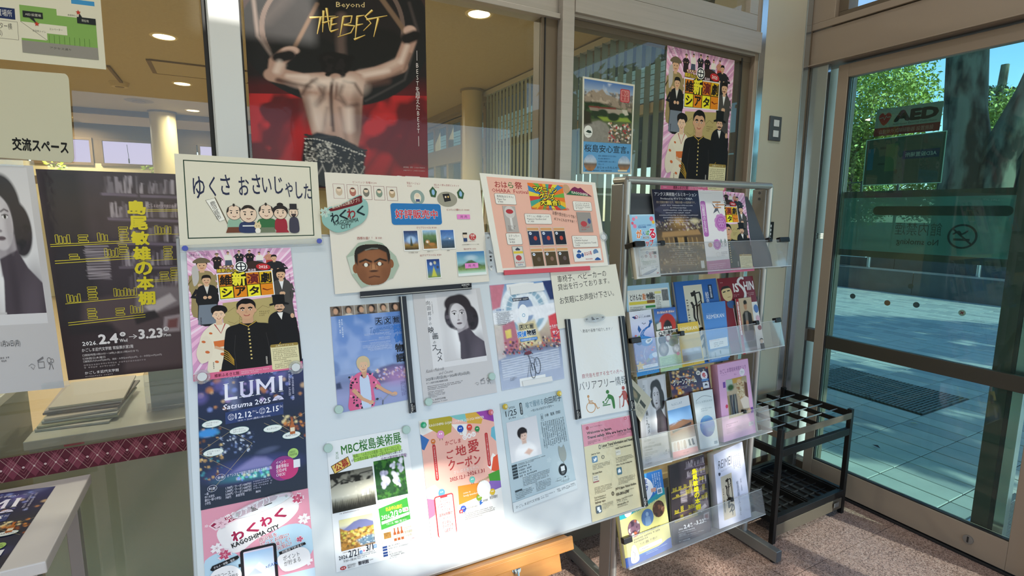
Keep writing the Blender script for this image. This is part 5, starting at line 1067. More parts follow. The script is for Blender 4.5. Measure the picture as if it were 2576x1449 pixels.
def art_goods(c):                                # 390 x 290
    c.rect(0, 0, 390, 290, 'e4ddcf'); rd = '9b3034'
    c.text('ピンバッジ 各種￥200', 62, 18, 118, 24, rd, .01); c.text('常設バージョン\n￥300', 192, 14, 226, 28, rd, .01); c.text('城山もと野＆西郷どんセット\n￥500', 262, 16, 330, 28, rd)
    for k in range(5): c.frame(16+k*31, 27+k*.6, 42+k*31, 63+k*.6, .7, '9b6064'); x = 29+k*31; c.ell(x, 45+k*.5, 7.5, 11, ['c9b49a', 'b06d5e', '77746a', '7f9280', 'b59c78'][k]); c.ell(x, 41+k*.5, 5, 5, 'e5cfb5'); c.rect(x-4, 36+k*.5, x+4, 38.5+k*.5, '2a2622')
    c.ell(216, 55, 18, 20, '8ea29b'); c.ell(216, 56, 9, 13, 'e8ddc9'); c.ell(216, 50, 5.5, 5.5, 'e5cfb5'); c.rect(211, 60, 221, 67, '3a4a74'); c.ell(294, 58, 27, 21, '9c9887'); c.poly([(282, 44), (300, 42), (304, 62), (286, 66)], '1b1b20'); c.ell(290, 52, 2.4, 3, 'e5cfb5', 10); c.ell(297, 51.5, 2.4, 3, 'd8b46a', 10)
    for x, y in ((258, 36), (332, 38)): c.poly([(x-10, y), (x, y-12), (x+10, y+2), (x+5, y+18), (x-7, y+16)], '355b3c'); c.ell(x, y+4, 4, 8, '8fb6d8')
    c.rect(146, 72, 274, 128, '1f74b5', 7); c.text('好評販売中', 156, 88, 264, 112, 'cf2b3c', .03, o='b7c9d8', ow=.05)
    c.text('ピンバッジ5種セット ￥1000', 290, 84, 352, 90, rd, .01); c.rect(316, 100, 352, 113, 'e88acb'); c.text('完 売', 325, 102.5, 344, 110.5, '2d1f2a')
    c.text('クリアファイル ￥100', 206, 133, 258, 139, rd, .01)
    for x, y, seed, st in ((172, 144, 1, [(0, '1d2f5c'), (.5, '5f86b8'), (.75, '9a7a3a'), (1, '1d1a1c')]), (220, 143, 2, [(0, '9fc3e6'), (.3, '6f8f5c'), (.6, '3d5a34'), (1, 'a07038')]), (267, 143, 3, [(0, '2e5fa6'), (.45, '6b93c4'), (.6, '3f5f80'), (1, '33414a')])):
        R = Ras(24, 34, '223355').grad(st).noise(.35, 7, seed)
        if seed == 1: R.ell(.5, .48, .32, .2, 'a9c6e6', .5); R.poly([(.4, .8), (.5, .25), (.6, .8)], '3a3f2c', .04)
        if seed == 2: R.ell(.32, .62, .16, .1, 'c08a52', .3); R.ell(.3, .63, .08, .06, 'efe6d8', .4); R.ell(.62, .76, .24, .08, 'b57a40', .4)
        if seed == 3: R.poly([(.1, .56), (.5, .38), (.95, .56)], '6784a6', .04); R.ell(.66, .48, .06, .03, 'f2f4f8', .6)
        c.rect(x-2, y-1, x+38, y+52, 'efeee8'); c.ras(R, x, y, x+35, y+49)
    c.text('天文館夜の街頭', 180, 199, 204, 202, '333333'); c.text('西郷とツン', 228, 198, 244, 201, '333333'); c.text('桜島', 280, 197, 287, 200, '333333'); c.text('3Dクリアファイル ￥500', 208, 206, 264, 212, rd, .01)
    R = Ras(24, 34, '1d3f8a').grad([(0, '17306e'), (.5, '3b6fb8'), (1, '6f8a3c')]); R.ell(.3, .25, .1, .09, 'd8dde8', .4).ell(.62, .2, .1, .09, 'c7c29a', .4).ell(.82, .45, .1, .08, '3f4a55', .4); R.poly([(.3, .95), (.5, .4), (.72, .95)], 'c9c94a', .08); c.rect(222, 219, 259, 270, 'efeee8'); c.ras(R, 224, 220, 257, 268)
    c.ell(333, 160, 6, 7, 'e5cfb5'); c.rect(327, 151, 339, 156, '221f1d'); c.rect(328, 166, 338, 176, '26406e'); c.ell(354, 163, 9.5, 9.5, 'b92a30'); c.text('西郷\nどん', 348, 156, 360, 170, 'f4e4da', .02); c.text('saigodon', 340, 174, 360, 177, '8a2a2c'); c.text('(公財)鹿児島観光コンベンション協会', 322, 183, 370, 186, '333333'); c.text('絵はがき ￥50', 326, 194, 360, 199, rd, .01)
    R = Ras(44, 34, '3d7fb0').grad([(0, '3a78b0'), (.5, '8fc0c8'), (.7, '5f7a4a'), (.82, '7d9a55'), (1, 'bfe0d0')]); R.ell(.5, .3, .2, .12, 'c9dce4', 1, 0, .7); R.poly([(.1, .68), (.4, .42), (.52, .4), (.9, .68)], '4c6a48', .03); R.noise(.35, 20, 5, None, None, .62, .86); c.rect(304, 203, 384, 270, 'e6ede8'); c.ras(R, 305, 204, 382, 263); c.rect(325, 236, 362, 250, 'e88acb'); c.text('完 売', 334, 239, 354, 247, '2d1f2a')
    c.text('西郷お面！！ ￥100', 60, 157, 118, 164, rd, .01)
    c.poly([(32, 204), (62, 172), (92, 166), (118, 174), (148, 208), (154, 232), (136, 262), (60, 280), (42, 250)], 'a9b8a4'); c.poly([(34, 206), (54, 200), (56, 244), (40, 246)], 'c3cdbd')
    R = Ras(90, 106, '8c5a3a').grad([(0, '7a4a2c'), (1, '6e4026')]); R.ell(.5, .5, .42, .5, '9a6440', 1, 0, .7); R.poly([(0, 0), (1, 0), (1, .38), (.93, .5), (.9, .22), (.7, .13), (.3, .15), (.1, .24), (.07, .5), (0, .4)], '14110f', .04); R.line([(.32, .14), (.5, .1), (.66, .11)], .02, '8a9488', .03)
    R.line([(.14, .42), (.3, .37), (.45, .43)], .055, '1a100b', .03); R.line([(.55, .43), (.7, .37), (.87, .42)], .055, '1a100b', .03); R.ell(.3, .5, .1, .04, '3a2012', .5).ell(.68, .5, .1, .04, '3a2012', .5); R.ell(.5, .58, .09, .1, 'b57f55', .8); R.ell(.5, .66, .12, .03, '4a2816', .6); R.line([(.36, .81), (.5, .785), (.64, .81)], .03, '3d1a12', .03); R.ell(.2, .72, .1, .14, '7a4a2c', 1, .2, .6).ell(.8, .72, .1, .14, '7a4a2c', 1, -.2, .6); R.line([(.45, .45), (.44, .6)], .02, '6a3d22', .03).line([(.55, .45), (.56, .6)], .02, '6a3d22', .03)
    fc = lambda u, v: (abs(u-.5)/(.5-.16*max(0, (v-.55)/.45)**1.5))**3+(abs(v-.5)/.5)**5 < 1
    c.ell(50, 234, 6, 11, '8a5634'); c.ell(135, 226, 6, 11, '8a5634'); c.ras(R, 50, 176, 134, 276, fc); c.ell(75, 226, 4.4, 4.8, 'e6e6da'); c.ell(107, 225, 4.4, 4.8, 'e6e6da')
def art_badge(c):                                # 120 x 90 cut-out card
    c.blob([(4, 42), (16, 30), (40, 24), (80, 18), (106, 16), (117, 28), (116, 50), (104, 66), (84, 74), (60, 82), (34, 84), (14, 72), (4, 60)], '8fb9b0'); c.blob([(24, 30), (50, 24), (100, 6), (104, 14), (101, 24), (60, 32), (28, 37), (20, 34)], '6e2328', 3); c.text('鹿児島市公式観光アプリ', 28, 16, 98, 26, 'efe2cc', .01, rot=-.17); c.flower(10, 38, 13, 'b7cfc2', '8a2a2c')
    for t, x, y, k in (('わ', 22, 40, '1a2a30'), ('く', 44, 36, '1a2a30'), ('わ', 64, 34, '8f1f28'), ('く', 88, 30, '1a2a30')): c.text(t, x, y, x+21, y+24, k, .03, rot=-.1)
    c.text('KAGOSHIMA', 30, 58, 92, 68, '161c1e', .01, sk=.15, rot=-.07); c.text('CITY', 46, 69, 72, 79, '161c1e', .01, sk=.15, rot=-.05)
def art_movie(c):                                # 210 x 297
    R = Ras(72, 92, '6d92cc').grad([(0, '5f86c4'), (.3, '6e8fcc'), (.55, '8fa8d6'), (.7, '7a86b0'), (.85, '9aa0cc'), (1, '8f9ac8')]); R.noise(.5, 3, 6, 'a9bce4', .52, 0, .62); R.noise(.5, 4, 9, '4a68a4', .6, 0, .62)
    R.poly([(.0, .76), (0, .70), (.06, .69), (.08, .76)], '3b4566', .02); R.poly([(.38, .72), (.38, .62), (.46, .6), (.5, .66), (.62, .6), (.8, .58), (1, .6), (1, .72)], '5a5a86', .03); R.poly([(.38, .78), (.4, .7), (1, .66), (1, .76)], '3d4468', .03, .8); R.dots(60, .012, ['f4e3c8', 'e8b8e0', 'bcd2ff', 'f7c88a'], 3, .55, 1, .62, .74, .6, .9); R.ell(.85, .72, .2, .08, 'c38fc9', 1.3, 0, .6)
    c.ras(R, 0, 28, 210, 297)
    ph = ['7a6a5e', '8a7f74', '9a8e80', '7c6f62', 'a89d8c', '5a5048']
    for i in range(6):
        x = i*35; R = Ras(14, 12, ph[i]).noise(.3, 4, i); R.ell(.5, .42, .3, .42, '1c1614', .3); R.ell(.52+.08*(i % 3-1), .52, .2, .32, 'c79d80', .3); R.poly([(.1, 1), (.3, .85), (.7, .85), (.9, 1)], ['3a3a3c', 'e0dcd0', '26304a', '2a2522', '6a645c', '33302e'][i], .1); c.ras(R, x, 0, x+34, 28)
    c.gv(20, 38, 34, 88, 2, 'e4ecf8', 4, 6)
    for i, t in enumerate('天文館'): c.frame(128+i*27, 42, 150+i*27, 64, 1.2, '16181f'); c.text(t, 130+i*27, 44, 148+i*27, 62, '101218', .04)
    c.text('Tenmonkan', 108, 66, 190, 84, '3c6aa8', -.015, rot=-.12, sk=.3)
    for i, (t, k) in enumerate((('探', '2f6fc0'), ('偵', '2f6fc0'), ('物', '12141a'), ('語', '12141a'))): c.text(t, 180, 66+i*30, 206, 92+i*30, k, .05)
    for i, (x0, n) in enumerate(((140, 1), (92, 2), (150, 1), (134, 2), (76, 1), (106, 2), (84, 3), (98, 3), (104, 2))): c.greek(x0, 80+i*6.6, 172, 80+i*6.6+n*3, n, 'dfe8f8', i, last=1)
    # young man in a patterned shirt holding bicycle handlebars
    c.blob([(34, 297), (36, 250), (40, 218), (56, 200), (74, 194), (92, 200), (110, 214), (126, 240), (116, 252), (104, 246), (100, 297)], 'd8628e')
    r = random.Random(2)
    for k in range(70):
        x, y = r.uniform(38, 120), r.uniform(202, 295)
        if 68 < x < 92 and y > 210 or (x > 100 and y > 246): continue
        c.ell(x, y, r.uniform(2, 5), r.uniform(1.5, 3.4), r.choice(('1d1a24', '1d1a24', 'f08cb0')), 7, r.uniform(0, 3))
    c.blob([(68, 206), (80, 214), (92, 206), (96, 250), (92, 297), (70, 297), (66, 250)], 'c3d2ea'); c.poly([(72, 190), (90, 190), (86, 212), (78, 212)], 'cc9c78')
    c.line([(46, 240), (70, 270), (92, 284)], 11, 'd2a07c', 8); c.line([(112, 238), (136, 258), (160, 274)], 10, 'd2a07c', 8); c.ell(94, 284, 8, 6, 'd6a682', 14); c.ell(164, 272, 8, 6, 'd6a682', 14)
    c.line([(100, 284), (124, 276), (128, 286), (148, 270), (166, 276)], 2, '9aa0a8'); c.line([(128, 284), (126, 297)], 3, '5a5e66'); c.ell(112, 278, 4, 3, '22242a', 12)
    c.face(80, 178, 14, 'e0b592', 'c9b48c', 1.2, .8, .3, side=.05); c.blob([(64, 180), (62, 164), (70, 152), (86, 150), (98, 160), (100, 178), (94, 184), (92, 170), (82, 166), (72, 168), (68, 182)], 'cdb890')
    c.gv(184, 240, 200, 285, 3, '6d6aa0', 7, 4)
def art_mbc(c):                                  # 210 x 297
    c.rect(0, 0, 210, 297, 'e9ecee'); G = '3f7a3c'
    c.text('第\n27\n回', 20, 27, 27, 44, G, .01); c.text('MBC桜島美術展', 34, 8, 192, 36, G, .03, o='ffffff', ow=.02, g='6fae4f', rot=-.03); c.poly([(62, 41), (184, 36), (190, 42), (188, 52), (64, 59)], 'a5cf5e'); c.text('「桜島」「ふるさとの風景・花」をテーマにした\n6号〜20号の洋画・日本画・工芸の作品を公募します', 58, 40, 192, 58, '23451f', .01)
    c.poly([(6, 58), (50, 42), (56, 64), (14, 78)], '4a3a1c'); c.poly([(8, 59), (49, 44), (54, 63), (15, 76)], 'e2c268'); c.text('公募', 14, 50, 50, 69, '9c2024', .03, rot=-.3); c.text('今年は黎明館で開催!', 132, 60, 202, 70, '7a2c76', .01)
    R = Ras(60, 54, '9d9a8a').grad([(0, '6c6a5e'), (.4, 'b5b2a2'), (.62, 'cfcdbd'), (.75, '8f8c7c'), (1, '3a3830')]); R.noise(.8, 4, 3, 'e2e0d2', .55, .3, .7); R.noise(1, 5, 8, '24231e', .5, 0, .32); R.line([(0, .35), (.3, .2), (.5, .3), (.7, .12), (1, .1)], .025, '1f1e1a', .02)
    for k in range(26): q = random.Random(k); x = k/25; h_ = q.uniform(.1, .2); R.poly([(x-.03, 1), (x, .82-h_+.06*math.sin(x*5)), (x+.03, 1)], '2b2a24', .02)
    c.ras(R, 2, 76, 108, 166); R = Ras(48, 54, '1f4a24').noise(.6, 6, 4, '4c8a34', .5).noise(.6, 9, 7, '12301a', .55)
    for x, y in ((.3, .35), (.34, .5), (.3, .62), (.62, .2), (.66, .38), (.64, .52), (.7, .68), (.84, .15), (.86, .3)): R.dots(9, .05, ['e6e6f0', 'cfcfe0', 'f4f4fa', '9a9ab8'], int(x*99), x-.08, x+.08, y-.08, y+.08, .7, .9)
    c.ras(R, 112, 66, 192, 158); c.greek(18, 168, 100, 172, 1, '6b4a4a', 1); c.greek(112, 161, 188, 165, 1, '6b4a4a', 2)
    c.poly([(112, 178), (188, 166), (190, 218), (114, 228)], '3c9a3a'); c.text('出品申込締切', 130, 178, 172, 188, 'ece645', .03, o='2c6a20', ow=.03); c.text('2026.', 117, 195, 140, 205, 'f4f7f2', .03); c.text('2/3', 140, 190, 160, 205, 'f4f7f2', .04); c.ell(166, 194, 4, 4.5, 'f4f7f2'); c.text('火', 163.5, 191, 168.5, 197, '2c6a20', .02); c.rect(172, 188, 187, 198, 'f2f2ee', 2); c.text('必着', 174, 189.5, 185, 196.5, 'b0242c', .02); c.poly([(116, 209), (188, 200), (188, 207), (116, 216)], 'e8eedd'); c.text('作品出品には事前申込が必要となります', 120, 205, 184, 212, '2c5a20'); c.text('くわしくは、中面をご覧ください', 128, 214, 180, 220, 'f2f5ee')
    R = Ras(52, 56, 'b48a4a').grad([(0, 'e2dca0'), (.2, 'd9d6b4'), (.32, '8a8fae'), (.42, '6c6f86')]); R.poly([(.1, .34), (.42, .14), (.6, .1), (.8, .14), (1, .26), (1, .4), (.1, .42)], '6f74a0', .03); R.poly([(0, .25), (.2, .4), (1, .38), (1, 1), (0, 1)], '9a7034', .03); R.dots(170, .045, ['c99a4e', 'a8762f', 'e0bd78', '7d5a26', '5a4420', 'b5b04a'], 6, 0, 1, .4, .95, .4, .8); R.poly([(.45, .75), (.9, .66), (1, .7), (1, .95), (.6, .96)], '4f7a98', .08, .85); R.dots(26, .02, ['d9e6ee', 'a9c3d6', '33536e'], 5, .5, 1, .68, .92, .5, .9)
    c.ras(R, 15, 184, 96, 254); c.greek(18, 256, 92, 260, 1, '6b4a4a', 5)
    c.rect(112, 230, 192, 262, 'ddd6bf'); R2 = Ras(18, 14, '9a7034').noise(.5, 5, 3); c.ras(R2, 118, 236, 136, 250); 
    for k in range(3): x = 142+k*9; c.poly([(x+2, 230), (x+5, 230), (x+5, 238), (x+7, 242), (x+7, 260), (x, 260), (x, 242), (x+2, 238)], 'a0522a'); c.rect(x+.6, 246, x+6.4, 254, 'e8dcc8')
    c.text('年号焼酎', 170, 242, 190, 249, '2b2420', .01); c.text('2025年', 172, 251, 188, 256, '2b2420'); c.greek(170, 233, 190, 240, 2, '5a4a3a', 4)
    for y, t in ((266, 'MBC南日本放送'), (272, '鹿児島県・鹿児島市・鹿児島県教育委員会'), (279, '松山'), (285, 'MBC南日本放送 事業部\n「MBC桜島美術展」事務局\nTEL 099-254-7112')): c.rect(112, y, 123, y+4.6, '23407e'); h_ = 4 if '\n' not in t else 13; c.text(t, 126, y, 126+(38 if h_ > 4 else min(50, len(t)*3.6)), y+h_, '25252a')
    c.text('出品規程等\n特設サイト', 182, 262, 194, 268, 'a8242c')
    c.text('2026.', 8, 263, 30, 272, '1d2433', .02); c.text('2/21', 31, 256, 55, 272, '1d2433', .02); c.rect(57, 262, 63, 269, '3b7fc4', 1.4); c.text('土', 58, 263, 62, 268, 'ffffff', .01); c.poly([(66, 261), (70, 264), (66, 267)], 'd07088'); c.text('3/1', 72, 252, 90, 267, '1d2433', .02); c.rect(91, 256, 98, 264, '3b7fc4', 1.4); c.text('日', 92.4, 257.4, 96.4, 262.6, 'ffffff', .01)
    c.text('9:00~18:00', 18, 274, 48, 280, '1d2433'); c.greek(50, 268, 98, 280, 3, '4a4d55', 7); c.ell(16, 291, 7, 4, 'b0242c'); c.text('会場', 11.5, 289, 20.5, 293, 'f8eeee', .01); c.text('鹿児島県歴史・\n美術センター', 26, 286, 48, 295, '1d2433'); c.text('黎明館', 51, 285, 76, 294, '1d2433', .03); c.greek(78, 286, 100, 290, 1, '4a4d55', 2)
def art_coupon(c):                               # 210 x 297
    c.rect(0, 0, 210, 297, 'ecb5a6')
    for p, k in (([(0, 0), (60, 0), (38, 30), (0, 40)], 'f0ece6'), ([(26, 0), (92, 0), (84, 42), (60, 50), (24, 22)], 'b0a233'), ([(84, 0), (150, 0), (128, 22), (100, 10)], '7fc2c0'), ([(128, 0), (186, 0), (172, 34), (132, 26)], 'd8ab47'), ([(160, 0), (210, 0), (210, 34), (180, 22)], '9b4aa8'), ([(0, 34), (22, 52), (6, 76), (0, 72)], '3f6fb0'), ([(200, 50), (210, 46), (210, 88), (196, 72)], '6db6c9'), ([(86, 22), (132, 28), (126, 56), (108, 54)], 'f0ece6'), ([(176, 150), (196, 118), (206, 128), (190, 168)], 'f0ece6'), ([(196, 130), (210, 124), (210, 172), (186, 164)], 'e0593a'), ([(176, 172), (210, 166), (210, 196), (178, 190)], '4a9a3a'), ([(178, 190), (210, 196), (210, 218), (150, 232)], '8a6ab8'), ([(0, 172), (24, 166), (40, 188), (16, 206), (0, 198)], 'f0ece6'), ([(0, 196), (22, 204), (16, 240), (0, 246)], 'c8789a'), ([(86, 184), (148, 188), (152, 232), (84, 236)], 'e08a2f'), ([(0, 246), (20, 240), (20, 297), (0, 297)], 'ecdcd6')): c.poly(p, k)
    c.poly([(80, 232), (210, 214), (210, 297), (60, 297)], 'eceae6'); c.text('KAGOSHIMA GOJIAI COUPON 2025-2026 WINTER', 26, 13, 182, 22, 'fbf6ee', .01, rot=.0)
    for p, x0 in (((28, 66), 0), ((178, 60), 1)): x, y = p; c.rect(x, y, x+9, y+92, 'bf3a3c', 4.5); c.vt('がんばるあなたへ小さなご褒美を' if x0 == 0 else '11エリアの知と心動かす見つける2か月', x+3, y+5, x+6.2, y+87, 'fbeee8', .01)
    c.text('かごしま', 64, 62, 108, 74, 'b93a3c', .015); 
    for i, t in enumerate('じあい'): c.ell(120+i*13, 62-i*2, 6.5, 7, 'f3ece8'); c.text(t, 116.5+i*13, 59-i*2, 123.5+i*13, 66-i*2, 'b93a3c', .01)
    c.text('ご', 64, 88, 84, 110, 'b93a3c', .02); c.text('地', 90, 80, 120, 108, 'b93a3c', .02); c.text('愛', 126, 72, 158, 106, 'b93a3c', .02); c.text('クーポン', 66, 112, 158, 140, 'b93a3c', .02); c.text('がんばるあなたへ', 78, 142, 150, 151, 'f8ece6', .005); c.text('2025.12.1', 66, 158, 108, 168, 'a8343a', .015); c.text('-', 110, 162, 113, 163, 'a8343a'); c.text('2026.1.31', 116, 154, 166, 164, 'a8343a', .015)
    for x, y, r, k in ((32, 58, 6, 'd0763a'), (54, 44, 10, 'e49ac4'), (110, 38, 9, '2b55b0'), (136, 38, 8, 'd8453a'), (158, 46, 7, '2a8a4a'), (128, 176, 8, '6dbfb0'), (40, 190, 9, '5f9ad8'), (94, 244, 8, '3a56b8'), (142, 226, 8, '7a9a2f'), (182, 220, 8, 'd9b53a'), (28, 262, 8, '7a2a6e')):
        c.blob([(x-r, y), (x-r*.5, y-r), (x+r*.6, y-r*.9), (x+r, y+r*.1), (x+r*.4, y+r), (x-r*.6, y+r*.8)], k, 4); c.ell(x-r*.25, y-r*.2, r*.16, r*.2, 'ffffff', 8); c.ell(x+r*.25, y-r*.2, r*.16, r*.2, 'ffffff', 8); c.line([(x-r*.3, y+r), (x-r*.4, y+r*1.5)], .8, '2a2a30'); c.line([(x+r*.3, y+r), (x+r*.4, y+r*1.5)], .8, '2a2a30')
    c.ell(158, 206, 20, 22, 'f3efec'); c.text('こちらから応募!', 140, 180, 178, 186, '7a9a3f', .01, rot=-.2); c.text('come in\nlovely travelers!', 98, 202, 140, 216, 'fbeede', .005)
    c.rect(18, 196, 70, 297, 'c23a40', 6); c.rect(20.5, 199, 67.5, 297, 'f1dcd8', 4); c.rect(34, 198, 54, 203, 'c23a40', 2); c.text('鹿児島県下', 32, 208, 56, 213, 'b93a3c'); c.text('11エリアの', 26, 216, 62, 226, 'b93a3c', .01); c.text('カフェ&', 34, 230, 58, 237, 'b93a3c', .01); c.text('温泉&体験が', 26, 240, 64, 248, 'b93a3c', .02); c.text('楽しめる', 36, 251, 56, 256, 'b93a3c'); c.text('デジタル\nクーポンを', 32, 260, 62, 278, 'b93a3c', .015); c.text('GET!!', 36, 281, 58, 289, 'b93a3c', .01)
    c.rect(82, 244, 92, 253, 'b93a3c', 2); c.text('主催', 84, 246, 90, 251, 'ffffff'); c.text('鹿児島県商店街連合協議会', 96, 243, 134, 247, '3a3638'); c.poly([(142, 236), (150, 232), (146, 238), (152, 240), (142, 246)], '2a5fb0'); c.text('鹿児島県', 152, 234, 166, 240, '2b2a2e', .01); c.text('南日本銀行', 172, 230, 196, 238, '2b2a2e', .01); c.text('お問い合わせ', 80, 262, 90, 265, '3a3638'); c.greek(96, 256, 188, 274, 4, '55504f', 3)
def art_ohara(c):                                # 330 x 250
    c.rect(0, 0, 330, 250, 'ebe7db'); c.poly([(16, 8), (196, 10), (262, 16), (312, 60), (318, 236), (18, 240)], 'eab4a0') if 0 else c.rect(16, 8, 318, 240, 'edb8a4')
    c.text('お', 34, 18, 50, 34, 'a32a2c', .015); c.text('は', 52, 18, 67, 34, 'a32a2c', .015); c.text('ら', 70, 18, 84, 34, '2f7a3a', .015); c.text('祭', 88, 16, 108, 35, 'a32a2c', .015); c.text('OHARA  Festival', 24, 37, 122, 47, 'b03038')
    c.rect(124, 16, 226, 88, 'e8792a'); 
    cx, cy = 175, 52; cols = ['e8792a', 'e9b92f', '4aa08a', 'd8403a', 'e9d23f', '3f86b8', 'e8792a', '6fae4a']
    for k in range(24):
        a0, a1 = 2*math.pi*k/24, 2*math.pi*(k+1)/24; pts = [(cx, cy)]
        for a in (a0, a1): dx, dy = math.cos(a), math.sin(a); t = min(51/abs(dx) if abs(dx) > 1e-6 else 1e9, 36/abs(dy) if abs(dy) > 1e-6 else 1e9); pts.append((cx+dx*t, cy+dy*t))
        c.poly(pts, cols[k % 8], lift=(k == 0))
    c.text('マグニョン', 138, 24, 206, 40, 'f2df3a', .05, o='241a10', ow=.12); c.text('グッズ', 152, 42, 196, 58, 'f2df3a', .05, o='241a10', ow=.12); c.text('大集合！', 152, 60, 208, 76, 'f2df3a', .05, o='241a10', ow=.12); c.text('List of Magnyon Goods', 124, 80, 234, 90, 'c2444a', .0)
    c.poly([(228, 14), (312, 40), (310, 44), (246, 42)], 'ebe7db') if 0 else None
    c.poly([(236, 40), (254, 22), (262, 18), (272, 22), (280, 19), (292, 30), (312, 44)], '7a2450'); c.poly([(232, 42), (248, 30), (312, 44)], '2b6b45'); c.text('KAGOSHIMA', 250, 33, 300, 41, 'eae6d6', .02, rot=.1); c.blob([(228, 16), (240, 14), (246, 26), (238, 38), (229, 36)], 'c9a27c')
    def tag_(x0, y0, x1, y1, t, n): c.rect(x0, y0, x1, y1, '5a5450', 4); c.rect(x0+.6, y0+.6, x1-.6, y1-.6, 'ece8de', 3.6); c.text(t, x0+6, y0+4, x1-6, y1-4, '2f2b2c')
    tag_(28, 50, 84, 78, '南風扇(はえせん)\nPaper Fan\n￥900', 3); tag_(100, 100, 176, 128, 'マグニョン刺繍ハンカチ\nMagnyon Handkerchief\n￥1,400', 3); tag_(248, 60, 306, 88, 'マフラータオル\nOHARA Festival\nCharacter Towel\n￥1,650', 4); tag_(40, 152, 82, 182, 'ステッカー\nSticker\n￥450', 3); tag_(228, 160, 308, 194, 'てぬぐい\nOHARA Festival\nTraditional Japanese Towel\n￥450', 4)
    c.text('お祭り気分をいつでも！', 182, 96, 250, 107, '3a2c2c', .005, rot=.16); c.text('ギフトにもおすすめ！！', 184, 112, 250, 121, '3a2c2c', .005, rot=.12)
    c.rect(44, 82, 78, 150, 'b3aca6'); c.ell(61, 98, 14, 16, 'cfcac4'); c.ell(61, 96, 10, 6, 'b3363e'); c.rect(58, 112, 64, 142, 'e0ddd8'); c.greek(50, 132, 72, 146, 3, '4a4644', 2)
    for j in range(2):
        for i in range(3):
            x, y = 100+i*38, 136+j*56; c.rect(x, y, x+34, y+50, 'd9cfc0'); c.rect(x+1, y+2, x+33, y+9, 'd8a06a'); c.rect(x+1, y+11, x+33, y+48, ['20304f', '22345a', '171f30', '4f4028', '55452c', '43372a'][j*3+i]); c.ell(x+8, y+17, 4, 4, 'e6ebf0', 12); c.rect(x+6, y+16, x+10, y+18, '3a6ab0', lift=True); c.ell(x+20, y+30, 5, 6, ['c24a3e', 'c24a3e', 'c24a3e', '6a5a4a', '8a6a5a', '6a5a5a'][j*3+i], 12)
    c.rect(254, 92, 298, 150, '9a948e'); c.ell(272, 126, 10, 8, 'b8434a'); c.ell(290, 118, 5, 8, '4a5a8a'); c.greek(262, 132, 292, 146, 2, 'b8434a', 4)
    c.rect(50, 186, 80, 240, 'a9a8a0'); c.rect(52, 188, 78, 238, 'd6d4cc'); c.poly([(58, 194), (65, 189), (72, 194), (70, 197), (60, 197)], '3b4558'); c.rect(52, 199, 78, 205, 'e0c440'); c.ell(64, 216, 8, 7, 'b8434a'); c.text('KAGOS', 54, 226, 76, 230, 'b8434a', .03); c.text('CITY', 58, 232, 72, 236, '2a4a90', .03)
    c.rect(224, 198, 312, 234, 'eceae4'); c.poly([(236, 206), (243, 200), (250, 206), (248, 209), (238, 209)], '2f5a9a'); c.ell(240, 218, 8, 7, '2f5a9a'); c.ell(252, 216, 4, 6, '2f5a9a'); c.text('おはら祭', 258, 206, 282, 218, 'b8343c', .03, rot=-.1); c.text('KAGOSHIMA', 260, 226, 282, 230, 'b8343c', .02); c.blob([(288, 204), (298, 200), (304, 210), (296, 212), (288, 214)], '6a8ab0', 3); c.blob([(288, 232), (298, 224), (308, 232)], '2f5a9a', 3)
